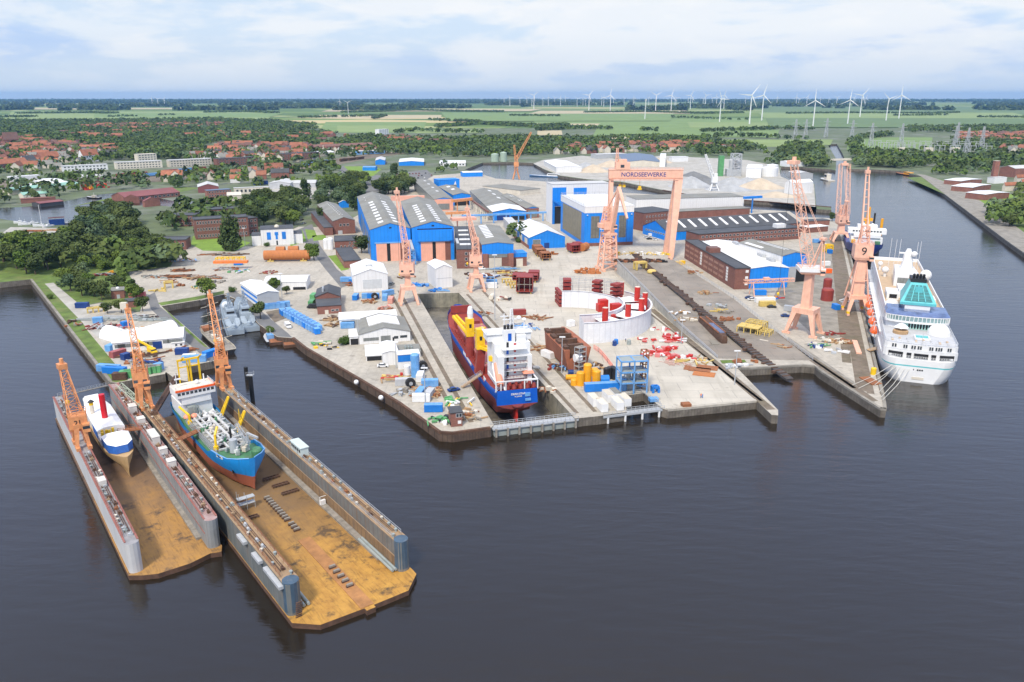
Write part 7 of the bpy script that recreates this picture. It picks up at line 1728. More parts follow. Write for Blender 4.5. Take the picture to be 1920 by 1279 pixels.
for i in range(16):
 u=1158+(i*37%90);v=478+(i*13%26);heap(u,v,['yellow lifting beams among the stock at the slip head','brown steel saddles among the stock at the slip head','white blocks among the stock at the slip head','dark rail pieces among the stock at the slip head'][i%4],[[M_yelp,M_yel],[M_rust,M_rustd],[M_creamw,M_white],[M_black,M_rustd]][i%4],16,4,2,1.6,.5,z=slipz(v)-.2,name='stock_pile',cat='steel stock')['group']=['yellow lifting beams','brown saddles','white blocks','dark rail pieces'][i%4]+' at the slip head'
cyl(1222,511,0,2.6,.9,'pale yellow ribbed float lying on the slip head',M_yelp,'float','float',True,z=6.2);frame(1200,505,20,(6,3,4),'pale yellow table frame on the slip head',M_yelp,1,1,1,.9,z=6.4,deckm=M_yelp);cont(1272,497,30,'bright yellow lifting frame at the gantry leg foot',M_yel,9,h=2.4,cat='frame');cont(1237,503,130,'yellow beam lying on the dark track head',M_yel,9,h=1.4,cat='beam')
wall_=thing('handrail','long grey handrail on top of the slip wall','handrail',(0,0,0));MB().rail(LFT[1:][::-1],1.3,.14,2.5,rows=3).build('rail',[M_steel],wall_)
wall_=thing('handrail','grey mesh fence along the road edge of the slipway','fence',(0,0,0));MB().rail(RGT[1:][::-1],1.6,.12,3,rows=3).build('rail',[M_steel],wall_)
for i in range(13):
 f=i/12;u,v=531+62*f,590+34*f;cont(u,v,-62,'pale blue container in the long diagonal row by the basin quay',M_ltblue if i%4 else M_blue2,6.06,group='blue containers in the diagonal row',roof=M_ltblue)
for i in range(9):u,v=543+60*i/9,588+34*i/9;cont(u,v,-62,'blue container of the second diagonal row by the basin quay',M_ltblue,6.06,group='blue containers in the second diagonal row')
for i,(u,v)in enumerate(((505,579),(514,578),(523,577),(532,575))):cont(u,v,20,'light blue container in the short row beside the striped hall',M_ltblue,6.06,group='light blue containers beside the striped hall')
for a in((667,561,90,'blue container left of the barrels before the tall white hall',M_blue2),(690,559,2,'light blue container in the row before the tall white hall',M_ltblue),(700,559,2,'blue container beside the light blue one before the white hall',M_blue2),(722,562,95,'blue white container at the right corner of the white hall',M_ltblue),(733,567,90,'faded pink container beside the left crane rail',mk('faded_pink',(.62,.3,.24),.6,.1)),(728,553,40,'blue steel box right of the white hall corner',M_ltblue),(660,530,90,'blue container stack on the left side of the white hall',M_blue2),(649,528,0,'blue tall machine cabinet left of the white hall',M_ltblue),(588,560,90,'green container left of the dark roofed workshop',M_green),(585,572,90,'green skip below the green container',M_green),(813,771,2,'blue container on the quay left of the brick gatehouse',M_blue2),(790,752,2,'white site office with red skirting near the quay',M_white),(805,745,80,'grey white container behind the site office',M_deckg),(789,742,80,'blue roofed container beside the grey white one',M_ltblue),(806,724,5,'light blue container with tarpaulins behind the timber stacks',M_ltblue),(757,722,5,'pale grey container by the tyre stack',M_deckg),(652,615,5,'small blue rack container beside the rear white workshop',M_ltblue),(788,712,90,'white container with dark sheets by the left crane rail',M_white)):cont(a[0],a[1],a[2],a[3],a[4],6.06,roof=a[4]if a[4]is not M_blue2 else M_ltblue)
cyl(779,706,0,1.6,8.5,'tall light blue silo in front of the container office',M_ltblue,'silo','silo',True);cyl(764,702,0,1.2,3.5,'white small silo left of the tall blue silo',M_white,'silo','silo',True)
for i,(u,v,l_)in enumerate(((703,562,'black cable reel in front of the blue containers'),(770,727,'black tyre stack beside the pale grey container'),(793,694,'big black cable reel by the left crane rail'))):
 p0=P(u,v);tag(MB().tube((0,-.8,1.8),(0,.8,1.8),1.8,16).tube((0,-.9,1.8),(0,.9,1.8),.7,10,m=1).build('cable_reel',[M_rubber,M_steel],None,p0,R(20)),l_,'cable reel')
for i,(u,v,l_,mt,n_)in enumerate(((625,600,'heap of brown cable drums and wood left of the white workshop',[M_wood,M_rustd],26),(632,610,'small pile of brown chains at the white workshop corner',[M_wood,M_rustd],12),(800,735,'stacked timber and pallets on the quay',[M_wood,M_rust,M_wood],30),(797,746,'rusty steel channel pile on the quay',[M_rust,M_wood],20),(764,738,'grey steel sections scattered beside the tyres',[M_woodg,M_steel],22),(748,709,'orange planks before the tall blue silo',[M_wood,M_red,M_yelp],14),(735,712,'pale yellow boards near the quay road',[M_yelp,M_wood],8),(829,790,'ropes and old buoys at the gatehouse corner',[M_black,M_green,M_tarp],20),(866,775,'pallets and white sheets right of the gatehouse',[M_wood,M_creamw,M_rust],22),(880,783,'timber beams at the pier end right of the gatehouse',[M_wood,M_woodg],16),(690,567,'brown wooden crates before the blue containers',[M_wood,M_rust],14),(660,535,'brown scrap frames left of the white hall',[M_rust,M_rustd],14),(820,545,'blue machine parts before the sheeted shed',[M_ltblue,M_blue2],16),(790,535,'stacked blue machine units right of the left crane',[M_blue2,M_ltblue],20),(765,520,'rusty coils at the head of the left crane rail',[M_rustd,M_rust],14),(600,646,'green nets and pipes on the basin quay',[M_green,M_creamw],14),(612,652,'yellow and black compressor on the quay edge',[M_yel,M_black],8),(720,580,'faded pink beams along the left crane rail',[MATS['faded_pink'],M_rust],12),(868,757,'yellow winch and white drum on the dock pier',[M_yel,M_white],8),(856,752,'green nets along the dock pier rail',[M_green],10),(905,590,'rubble and timber along the right dock edge',[M_woodg,M_rust],14),(935,668,'rusty fittings along the dock edge by the ship',[M_rust,M_woodg],14),(985,690,'cables and steel plates beside the ship stern',[M_rustd,M_steel],12),(1030,735,'small winches near the dock mouth',[M_rust,M_creamw],10),(1050,690,'machine parts around the mast left of the rusty section',[M_rustd,M_ltblue,M_redox],22),(1110,690,'scrap girders right of the rusty hull section',[M_rustd,M_wood,M_steel],26))):
 heap(u,v,l_,mt,n_,4.5,3,1.3,.5)
rt,ro,w_,dp,h=hall('gatehouse','narrow brick gatehouse with dark roof at the quay corner',(846,801),(867,799),(842,783),775,zD=0,wall=M_brickr,roof=M_roofd,cat='gatehouse',d=5);wrow(rt,2,w_*.45,w_*.98,h*.66,1.0,1.3);fbox(rt,'hatch',w_*.6,w_*.9,h*.2,h*.42,M_white)
for i,(u,v,rz,l_,mt)in enumerate(((586,578,175,'dark van left of the red brick workshop',M_black),(718,688,5,'white pickup before the white canopy',M_white),(734,534,70,'dark car parked right of the tall white hall',M_gsteel),(851,733,30,'dark blue car on the dry dock pier',M_dkblue),(1410,563,5,'white car on the yard road by the pink gantry',M_white),(1405,560,5,'dark blue car behind the white road car',M_dkblue),(1447,577,0,'dark car in the middle of the yard road',M_black),(1473,594,0,'blue van car nearest the tall crane',M_dkblue),(1212,446,10,'white car parked beside the blue end gable',M_white),(1218,449,10,'dark car parked between the two white cars',M_black),(1229,450,10,'white car right of the dark parked car',M_white),(1548,460,10,'white estate car below the twin jib crane',M_white),(1540,456,10,'blue car behind the white estate car',M_dkblue),(570,420,80,'silver car on the lane beside the long brick hall',M_steel),(566,413,80,'dark car farther up the lane by the brick hall',M_black),(966,527,0,'white car near the brick workshop corner',M_white),(902,506,10,'white van before the brick workshop shutter',M_white))):car(u,v,rz,l_,mt,van=('van' in l_ and i!=7))
car(1222,443,10,'white box truck parked by the blue end gable',M_white,van=True)
car(540,614,-60,'white covered van beside the blue container row',M_white,van=True)
bt=rusty=None
p0=P(558,489);o=thing('steel_tube','huge orange rust steel tube lying on low supports','steel tube',p0,R(4));L_=(P(583,487)-P(496,492)).length;rr=(HZ(520,488,470)-0)/2
MB().tube((-L_*.72,0,rr+.7),(L_*.28,0,rr+.7),rr,22).build('tube',[M_rustb],o)
for x in(-L_*.58,L_*.14):MB().box(x-2,x+2,-2.2,2.2,0,.7).cbox((x,-2.2,.7),(.6,.6,1.2)).build('support',[M_yelp],o)
for i,(u,v,ww)in enumerate(((527,477,17),(551,476,20))):cyl(u,v,4,rr*.85,17/FPX*480*ww/17,['shorter','longer'][i]+' orange rust tube section lying behind the huge tube',M_rustb,'steel_tube','steel tube',z=1.0)
o=frame(433,493,4,(17,4,3.4),'bright orange beam carried on yellow trestles in the left yard',M_yel,5,1,1,.5,'beam_trestle','trestle');p0=P(433,493,3.5);tag(MB().box(-10,10,-1.8,1.8,0,1.4).build('orange_beam',[mk('vivid_orange',(.78,.2,.04),.5,.08)],None,p0,R(4)),'long vivid orange steel beam lying on yellow trestles','beam')
cont(447,497,4,'blue skip beside the vivid orange beam',M_blue2,5,h=2)
for i,(u,v,l_,mt,n_,sx)in enumerate(((420,478,'rows of brown bollard blocks behind the orange beam',[M_rust,M_woodg,M_rustd],34,12),(425,506,'grey and brown castings before the orange beam',[M_woodg,M_steel,M_rust],20,6),(448,510,'white and blue lockers in the left yard',[M_white,M_ltblue,M_green],12,6),(505,512,'red brown fittings behind the low white shed',[M_rust,M_redox],14,4),(345,490,'blue and brown steel sections at the left yard edge',[M_steel,M_ltblue,M_rust],24,8),(345,508,'rusty heap beside the bushes at the yard edge',[M_rustd,M_rust],26,6),(330,520,'long rusty plates along the bushes',[M_rustd,M_rust],26,10),(318,530,'rusty boxes in the left yard centre',[M_rust,M_wood],14,5),(385,522,'tan frames and pallets in the left yard',[M_wood,M_rust,M_woodg],24,9),(405,530,'grey timber planks laid out in rows',[M_woodg],14,5),(340,537,'flat red rusty ring on the yard',[M_rust],6,3),(300,545,'pale yellow steel parts by the lane',[M_yelp,M_yelp],10,4),(290,520,'steel bars at the end of the bushes',[M_woodg,M_gsteel],18,7),(365,540,'green machine on the left yard',[M_dgreen,M_yelp],6,2),(200,516,'red and black scrap machines among the bushes',[M_redox,M_black,M_gsteel],26,7),(214,512,'orange yellow machine among the bushes',[M_yelo],5,3),(230,600,'long grey pipe bundles across the left pier',[M_gsteel,M_steel],30,16),(250,596,'wrapped grey machines on the left pier',[M_steel,M_deckg,M_gsteel],20,6),(272,597,'black steel frames at the lane on the left pier',[M_black,M_rustd],14,5),(195,615,'red brown pipes before the white tents',[M_rustd,M_steel,M_redox],24,9),(226,615,'bright red covered boat on the left pier',[M_red],8,4),(268,618,'pale crates behind the long white hall',[M_creamw,M_wood],10,4),(255,668,'rusty steel frames in front of the long white hall',[M_rustd,M_rust],24,8),(270,680,'grey brown machine parts before the green boxes',[M_steel,M_rust,M_dkblue],24,7),(340,657,'rusty red girder stack at the pier lane',[M_rust],14,5),(130,605,'brown scrap by the left quay grass',[M_rustd],8,2),(140,610,'flat rusty ring near the left quay grass',[M_rust,M_woodg],8,3),(130,432,'orange brown steel heaps near the pond boatyard',[M_rust,M_wood],30,14),(60,434,'rusty steel pile left of the pond boatyard',[M_rust],20,10),(100,440,'white and grey boatyard clutter behind the trees',[M_white,M_gsteel],16,10))):
 heap(u,v,l_,mt,n_,sx,2.6,1.3,.5,rz=4 if sx>9 else None)
frame(180,585,30,(7,2.4,2.2),'pale yellow steel trestle at the upper left pier',M_yelp,3,1,1,.6);frame(317,540,20,(4,3,3.4),'pale yellow steel cradle in the left yard',M_yelp,1,1,1,.7)
rt,ro,w_,dp,h=hall('long_white_shed','long white shed with window row and dark grid door on the left pier',(213,662),(345,650),(204,640),644,ridge=1.8,axis='x',wall=M_whitec,roof=M_whiter,cat='shed',d=16)
wrow(rt,13,w_*.06,w_*.6,h*.45,3.0,1.6,mat=M_glassg,key='g');fbox(rt,'grid_door',w_*.56,w_*.69,0,h*.8,M_dkblue);wrow(rt,4,w_*.72,w_*.98,h*.5,2.6,1.6,mat=M_glassg,key='g')
rt,ro,w_,dp,h=hall('site_cabin','white flat cabin with two windows at the end of the long white shed',(323,653),(346,651),(321,644),644,zD=0,wall=M_whitec,roof=M_whiter,cat='cabin',d=4);wrow(rt,2,w_*.15,w_*.95,h*.35,1.0,1.0)
for i,(u,v,rr)in enumerate(((217,634,6.5),(298,632,8.0),(240,636,5.5))):
 p0=P(u,v);m_=MB()
 m_.loft([[(x,rr*.62*math.cos(t),rr*.75*math.sin(t))for t in[math.pi*k/10 for k in range(11)]]for x in(-rr*.9,rr*.9)],closed=False,cap0=True,cap1=True);tag(m_.build('storage_tent',[M_tarp],None,p0,R(-35 if i==0 else 60)),['white arched tent left of the long white shed','round white arched tent behind the right end of the white shed','small white arched tent behind the left of the white shed'][i],'tent')
for a in((155,577,5,'dark blue container on the pale slab by the left quay',M_dkblue,6.06),(184,605,15,'blue tool container beside the pipe bundles',M_ltblue,4),(208,657,80,'small blue container left of the long white shed',M_ltblue,4),(222,668,60,'dull red container at the left corner of the white shed',mk('dull_red',(.36,.1,.1),.6,.1),6.06),(236,674,60,'dark navy drum container right of the dull red one',M_dkblue,3),(235,613,60,'blue box by the red covered boat',M_blue2,3),(342,664,5,'dark blue skip with rubbish on the pier',M_dkblue,5),(395,668,60,'blue double container by the sailing ship quay',M_blue2,6.06),(365,678,10,'light blue office container at the pier front',M_ltblue,9),(356,676,10,'white and blue container left of the office container',M_white,5),(205,696,-10,'pale roofed blue container at the corner of the left pier',M_ltblue,9),(216,700,-10,'blue container with salmon roof edge at the pier corner',M_blue2,9),(298,693,60,'blue box at the right end of the green boxes',M_ltblue,3),(226,711,5,'brown and white box on the pier edge',M_rustd,5),(258,557,5,'pink red container by the small brick shed',mk('pink_red',(.55,.14,.15),.6,.1),8)):cont(a[0],a[1],a[2],a[3],a[4],a[5])
for i,(u,v)in enumerate(((238,708),(246,707),(254,706),(264,703),(273,701),(283,699),(291,698))):cont(u,v,10,'green waste container in the row at the pier front',M_green,4.5,group='green waste containers',h=2.8,roof=M_green if i<4 else M_roofg)
car(0+286,662,-40,'yellow mobile crane truck before the long white shed',M_yel,van=True);tag(MB().beam((0,0,2),(-7,3,4.5),.7).build('telescopic_jib',[M_yel],None,P(286,661)),'yellow telescopic jib lying over the yellow truck','jib')
rt,ro,w_,dp,h=hall('brick_shed','small red brick shed with white chimney cap among bushes',(210,561),(234,559),(205,548),546,zD=0,wall=M_brickr,roof=M_roofg,cat='shed',d=8);fbox(rt,'door',w_*.4,w_*.65,0,h*.5,M_steel);MB().dome((w_*.5,dp*.5,h+.3),.9,8,3).build('roof_cap',[M_white],ro)
rt,ro,w_,dp,h=hall('brick_shed','dark brick hut half hidden by bushes by the pier lane',(236,578),(256,576),(233,570),566,zD=0,wall=M_brickr,roof=M_roofd,cat='shed',d=6)
tag(MB().box(-1.5,1.5,-1,1,3,6).beam((0,0,0),(0,0,3),.5).build('site_sign',[M_creamw],None,P(235,590)),'cream box cabin on a post near the dark brick hut','cabin')
g0=P(1436,553);o=thing('goliath_gantry','pink pale lattice goliath gantry in front of the blue fronted hall','gantry',g0,R(10));m_=MB()
for x in(-8,9):
 for s_ in(-1,1):m_.beam((x,s_*3,0),(x,s_*.5,7),.4)
m_.build('leg',[M_salmon],o);MB().truss((-13,0,7.6),(15,0,7.6),1.6,1.6,12,.25).box(-2,1,-1,1,8,9.4).build('beam',[M_salmon],o)
cyl(1550,563,0,3.0,5.5,'dark red bell shaped buoyancy tank standing on the pier',M_redox,'tank','tank',True);cyl(1550,548,0,2.2,7.0,'upper dark red tank drum behind the bell shaped tank',M_redox,'tank','tank',True)
for a in((1567,580,100,'blue container on the pier beside crane nine',M_blue2,4),(1549,512,5,'orange skip by the white banded crane',M_orgb,6),(1555,475,100,'blue box under the twin jib crane',M_blue2,4),(1548,498,10,'white and green huts on the quay',M_white,5),(1434,567,5,'white stores pallet container by the pink gantry',M_white,10),(1438,574,5,'pale yellow trailer beside the white stores pallet',M_yelp,8),(1480,583,-35,'grey flat trailer on the yard road',M_steel,5),(1425,553,0,'blue container behind the pink goliath gantry',M_blue2,6),(1532,455,5,'blue white shed near the brick kiosk',M_ltblue,6)):cont(*a)
frame(1552,473,10,(4,4,5),'bright yellow frame machine on the quay',M_yel,1,1,3,.8,'yellow_machine','machine')
for i,(u,v,l_,mt,n_)in enumerate(((1565,627,'round maroon lifeboat hull on the pier',[M_redox],8),(1550,640,'white crates and timber on the pier',[M_creamw,M_wood,M_white],20),(1575,642,'brown rubbish pile beside the rail track',[M_wood,M_rust,M_creamw],20),(1535,650,'blue tarpaulins and green nets on the pier',[M_dkblue,M_green,M_white],18),(1525,648,'pale crates left of the blue tarpaulins',[M_creamw,M_steel],10),(1570,660,'grey winches on the pier end',[M_steel,M_white],10),(1450,560,'red and blue stores by the pink gantry',[M_red,M_blue2,M_yel],16),(1590,566,'white lockers along the rail track',[M_white,M_steel],10))):heap(u,v,l_,mt,n_,4,2.2,1.2,.5)
p0=P(1606,652);tag(MB().box(-1,1,-9,9,0,.7).build('pink_beam',[M_salmon],None,p0,R(-17)),'long salmon beam lying between the rails near crane nine','beam')
cyl(1637,702,0,1.0,2.4,'bright yellow bollard near the mooring ropes',M_yel,'bollard','bollard',True);p0=P(1632,715);tag(MB().box(-2,2,-4,4,.03,.4).build('rust_plate',[M_rust],None,p0,R(10)),'reddish steel plate beside the yellow bollard','steel plate')
rt,ro,w_,dp,h=hall('kiosk','low kiosk with white roof and colourful wall on the far quay',(1515,437),(1552,434),(1512,428),427,zD=0,wall=M_brick,roof=M_whiter,cat='kiosk',d=9);rt,ro,w_,dp,h=hall('kiosk','brick quay building behind the white roofed kiosk',(1515,424),(1555,422),(1512,416),415,zD=0,wall=M_brickr,roof=M_roofd,cat='building',d=9)
for i,(u,v)in enumerate(((669,715),(715,744))):
 p0=P(u,v,-.6);tag(MB().dome((0,-.9,0),.9,10,5,0,True).build('fender',[M_tarp],None,p0),'round white fender hanging on the rusty quay wall','fender','white fenders on the rusty quay wall')
def person(u,v,label,top,legs,rz,stride=.18):
 p0=P(u,v);o=thing('person',label,'person',p0,R(rz));sk=mk('skin',(.55,.33,.24),.6,.05)
 m_=MB();hd=[(.05,1.50),(.085,1.56),(.10,1.64),(.085,1.72),(.03,1.76)];m_.lathe(hd,10,m=0);m_.lathe([(.06,1.42),(.055,1.52)],8,m=0)
 m_.loft([[(a*math.cos(t),b*math.sin(t),z)for t in[6.283*k/10 for k in range(10)]]for a,b,z in((.15,.1,.88),(.15,.11,1.0),(.18,.12,1.25),(.21,.11,1.38),(.08,.07,1.46))],1,cap0=True,cap1=True)
 for s_ in(-1,1):
  m_.tube((s_*.22,0,1.36),(s_*.27,-.04,1.08),.055,7,.045,1);m_.tube((s_*.27,-.04,1.08),(s_*.25,-.14*s_,.84),.042,7,.035,1);m_.tube((s_*.25,-.14*s_,.84),(s_*.25,-.16*s_,.74),.04,6,.02,0)
  m_.tube((s_*.09,0,.92),(s_*.1,-.08*s_-.02,.5),.085,8,.065,2);m_.tube((s_*.1,-.08*s_-.02,.5),(s_*.1,stride*s_,.06),.062,8,.045,2);m_.box(s_*.1-.05,s_*.1+.05,stride*s_-.17,stride*s_+.08,0,.08,3)
 m_.build('body',[sk,top,legs,M_black],o);MB().lathe([(.125,1.68),(.11,1.76),(.03,1.8)],10).build('helmet',[M_yel if top is M_orgb else M_white],o)
person(1173,641,'worker in dark clothes and white helmet before the white ring',M_dkblue,M_black,30)
person(1314,746,'worker in orange jacket near the open concrete quay edge',M_orgb,M_dkblue,200)
person(1317,746,'worker in blue overalls beside the orange jacketed one',M_blue2,M_blue2,60)
def leafmat(name,col,col2,sat=.25):
 m=bpy.data.materials.new(name);m.use_nodes=True
 t=m.node_tree;n=t.nodes;L=t.links.new;b=n['Principled BSDF'];b.inputs['Roughness'].default_value=.9;b.inputs['Specular IOR Level'].default_value=.15
 tc=n.new('ShaderNodeTexCoord');nz=n.new('ShaderNodeTexNoise');nz.inputs['Scale'].default_value=.35;nz.inputs['Detail'].default_value=5;L(tc.outputs['Object'],nz.inputs['Vector'])
 oi=n.new('ShaderNodeObjectInfo');ad=n.new('ShaderNodeMath');ad.operation='MULTIPLY_ADD';L(oi.outputs['Random'],ad.inputs[0]);ad.inputs[1].default_value=.7;L(nz.outputs[0],ad.inputs[2])
 mr=n.new('ShaderNodeMapRange');mr.inputs[1].default_value=.35;mr.inputs[2].default_value=1.2;L(ad.outputs[0],mr.inputs[0])
 mx=n.new('ShaderNodeMix');mx.data_type='RGBA';mx.inputs[6].default_value=(*col,1);mx.inputs[7].default_value=(*col2,1);L(mr.outputs[0],mx.inputs[0]);L(mx.outputs[2],b.inputs['Base Color'])
 return m
LM={'broad':leafmat('broad_leaves',(0.034,0.058,0.018),(0.105,0.135,0.040)),'willow':leafmat('willow_leaves',(0.06,0.10,0.05),(0.13,0.18,0.09)),'light':leafmat('light_leaves',(0.065,0.11,0.02),(0.135,0.185,0.036)),'poplar':leafmat('poplar_leaves',(0.030,0.056,0.020),(0.072,0.105,0.032)),'bush':leafmat('bush_leaves',(0.055,0.10,0.02),(0.11,0.16,0.04))}
M_bark=mk('bark',(0.10,0.075,0.05),.9,.2,1.0)
nr=np.random.default_rng(3)
def leaf_quads(cen,nrm,size):
 """random leaf clump quads around centres, facing roughly along nrm"""
 n=len(cen);d=nrm+nr.normal(0,.55,(n,3));d/=np.linalg.norm(d,axis=1)[:,None]
 a=np.cross(d,nr.normal(0,1,(n,3)));a/=np.linalg.norm(a,axis=1)[:,None]+1e-9;b=np.cross(d,a)
 s=size*nr.uniform(.6,1.3,n)[:,None];a=a*s;b=b*s*nr.uniform(.6,1,n)[:,None]
 return np.stack([cen-a-b,cen+a-b*.6,cen+a*.8+b,cen-a*.7+b*.9],1).reshape(-1,3)
def qmesh(name,vs,mats,mi=None):
 nq=len(vs)//4;me=bpy.data.meshes.new(name);me.vertices.add(len(vs));me.vertices.foreach_set('co',vs.astype(np.float32).ravel())
 me.loops.add(nq*4);me.loops.foreach_set('vertex_index',np.arange(nq*4,dtype=np.int32));me.polygons.add(nq);me.polygons.foreach_set('loop_start',np.arange(0,nq*4,4,dtype=np.int32));me.polygons.foreach_set('loop_total',np.full(nq,4,dtype=np.int32))
 for q in mats:me.materials.append(q)
 if mi is not None:me.polygons.foreach_set('material_index',mi.astype(np.int32))
 me.update(calc_edges=True);return me
def lobes(kind,n):
 L=[]
 for k in range(n):
  a=nr.uniform(0,6.28);r_=nr.uniform(.1,.62)
  if kind=='poplar':L.append((.12*math.cos(a),.12*math.sin(a),nr.uniform(.2,.85),nr.uniform(.13,.2),.2))
  elif kind=='bush':L.append((r_*.6*math.cos(a),r_*.6*math.sin(a),nr.uniform(.25,.5),nr.uniform(.22,.36),.3))
  else:L.append((r_*.5*math.cos(a),r_*.5*math.sin(a),nr.uniform(.38,.78),nr.uniform(.15,.27),nr.uniform(.13,.22)))
 return L
def crown(kind,nl,nq,size):
 """unit height crown: leaf quads scattered through several lobes, denser to their skin"""
 C=[];Nn=[]
 for(x,y,z,r_,rz)in lobes(kind,nl):
  k=nq//nl;v=nr.normal(0,1,(k,3));v/=np.linalg.norm(v,axis=1)[:,None];f=nr.uniform(.35,1.08,k)[:,None]**.5
  C.append(np.array([x,y,z])+v*f*np.array([r_,r_,rz]));Nn.append(v+np.array([0,0,.35]))
 C=np.concatenate(C);return leaf_quads(C,np.concatenate(Nn),size)
PROTO={}
def proto(kind,var):
 k=(kind,var)
 if k in PROTO:return PROTO[k]
 cm_=qmesh('crown',crown(kind,{'poplar':9,'bush':7}.get(kind,11),1500,.038 if kind!='poplar' else.03),[LM[kind]])
 m_=MB();m_.tube((0,0,0),(.01,0,.42),.03,7,.016)
 if kind!='poplar':
  for a in range(4):t_=a*1.6+var;m_.tube((0,0,.28),(.17*math.cos(t_),.17*math.sin(t_),.55),.014,5,.006)
 PROTO[k]=(cm_,m_.mesh('trunk',[M_bark]));return PROTO[k]
KL={'broad':'dark green broad crowned tree','willow':'grey green willow like tree','light':'light green young tree','poplar':'tall dark columnar poplar','bush':'low green bush'}
GR=[]
def tree(x,y,kind,h_,where,label=None):
 cm_,tm=proto(kind,nr.integers(0,3));o=thing('bush' if kind=='bush' else 'tree',label or(KL[kind]+' '+where),'bush' if kind=='bush' else 'tree',(x,y,0),nr.uniform(0,6.28),None if label else(KL[kind]+'s '+where))
 wd=h_*(nr.uniform(.95,1.25)if kind!='poplar' else.9);o.scale=(wd,wd,h_);link('crown',cm_,o);link('trunk',tm,o)
def inpoly(pts):
 xs=np.array([p_[0]for p_ in pts]);ys=np.array([p_[1]for p_ in pts])
 def f(x,y):
  c=False;j=len(xs)-1
  for i in range(len(xs)):
   if(ys[i]>y)!=(ys[j]>y)and x<(xs[j]-xs[i])*(y-ys[i])/(ys[j]-ys[i])+xs[i]:c=not c
   j=i
  return c
 return f
def scatter(pts,sp,dens=1.0,seedv=0):
 q=pp(pts);f=inpoly([(a.x,a.y)for a in q]);x0,x1=min(a.x for a in q),max(a.x for a in q);y0,y1=min(a.y for a in q),max(a.y for a in q)
 out=[];y=y0
 while y<y1:
  x=x0
  while x<x1:
   px,py=x+nr.uniform(-.45,.45)*sp,y+nr.uniform(-.45,.45)*sp
   if f(px,py)and(dens>=1 or mnoise.noise(Vector((px*.006+seedv,py*.006,0)))*.5+.5<dens):out.append((px,py))
   x+=sp
  y+=sp
 return out
def grove(pts,sp,kinds,hr,where,dens=1.0,sd_=0):
 for x,y in scatter(pts,sp,dens,sd_):GR.append((x,y,kinds[nr.integers(0,len(kinds))],nr.uniform(*hr),where))
grove([(-60,512),(-60,466),(0,466),(60,470),(118,466),(150,446),(165,432),(210,432),(225,462),(222,480),(130,508),(60,516)],12,['broad','light','willow','broad','light','poplar','broad'],(11,18),'in the wood above the left quay')
grove([(150,425),(168,405),(232,398),(262,425),(262,448),(215,455)],12.5,['broad','willow','broad','light','willow'],(12,19),'in the wood between pond and left quay')
grove([(232,482),(215,505),(160,512),(130,505),(190,478),(225,470)],8,['light','bush','light','willow'],(6,10),'on the bushy slope of the left pier')
grove([(228,460),(262,448),(328,472),(328,486),(280,492),(240,490)],9,['broad','light','broad'],(8,13),'between the lane and the left yard')
grove([(262,497),(328,488),(326,500),(245,512),(225,520),(238,505)],6,['bush','light'],(3,5),'along the edge of the left yard')
grove([(108,520),(150,522),(205,545),(200,566),(160,560),(118,545)],8.5,['broad','willow','light','broad'],(7,11),'on the rough ground by the left quay')
grove([(205,540),(240,535),(262,560),(240,565)],8,['light','broad'],(7,10),'around the small brick shed')
for x,y,k,h_,l_ in((388,556,'light',11,'round leafy tree on the grass by the naval boats'),(435,548,'bush',4,'small bush right of the leafy tree by the naval boats'),(489,598,'broad',9,'dark tree beside the striped hall and basin'),(516,545,'light',8,'young tree in front of the low white shed'),(538,552,'broad',5,'small dark bush in front of the low white shed'),(589,488,'light',12,'tree at the right end of the huge rust tube'),(436,470,'poplar',27,'tall poplar group on the lawn before the school, tallest one'),(422,470,'poplar',19,'second poplar left of the tallest one on the lawn'),(372,444,'poplar',17,'lighter columnar tree in front of the school'),(678,475,'broad',13,'broad tree at the left foot of the blue twin halls'),(645,645,'bush',5,'bush beside the small white lean to'),(508,622,'bush',3.5,'bush on the timber jetty'),(603,418,'poplar',14,'column tree at the corner of the brick annex'),(93,560,'bush',4,'single bush on the left quay edge'),(202,588,'broad',6,'round bush left of the dark brick hut'),(228,587,'broad',7,'dense bush before the dark brick hut'),(268,584,'broad',8,'tall bush right of the dark brick hut'),(575,372,'poplar',22,'poplar behind the long brick hall'),(665,395,'poplar',20,'tall pale poplar left of the twin halls'),(740,336,'poplar',22,'lone dark poplar beside the parking lot'),(1560,415,'broad',8,'dark bush on the quay under the twin jib crane'),(958,438,'bush',5,'green hedge between brick workshop and blue shed'),(500,462,'bush',4,'bush at the door of the white building')):p0=P(x,y);tree(p0 .x,p0 .y,k,h_,'',l_)
grove([(452,430),(470,400),(520,392),(560,388),(585,395),(575,415),(556,424),(500,425)],12,['broad','willow','light','broad'],(11,17),'behind the white building with blue shutters')
grove([(440,398),(470,380),(520,372),(565,375),(560,388),(470,398)],14,['broad','poplar','broad'],(11,17),'beyond the school buildings')
grove([(590,392),(600,368),(640,360),(690,360),(690,372),(662,382),(650,392)],14,['broad','willow','broad'],(11,17),'behind the long brick hall')
grove([(705,366),(720,345),(770,340),(772,362),(745,370)],13,['broad','broad','willow'],(12,18),'behind the left blue twin hall')
grove([(610,352),(640,335),(690,340),(700,352),(650,360)],17,['broad','light'],(11,16),'along the road to the parking lot')
grove([(935,432),(945,428),(990,463),(984,466)],7,['bush','light'],(3,5),'in the strip left of the blue shed')
grove([(1835,425),(1870,395),(1905,392),(1925,425),(1960,460),(1900,425)],13,['broad','light','broad'],(5,9),'on the grassy right bank')
grove([(1850,396),(1864,400),(1960,440),(1960,448),(1900,425)],13,['bush','light'],(3,5),'along the right bank quay road',.6)
grove([(1896,372),(1910,358),(1960,356),(1960,384),(1915,382)],22,['broad','light'],(8,12),'among the houses on the right bank')
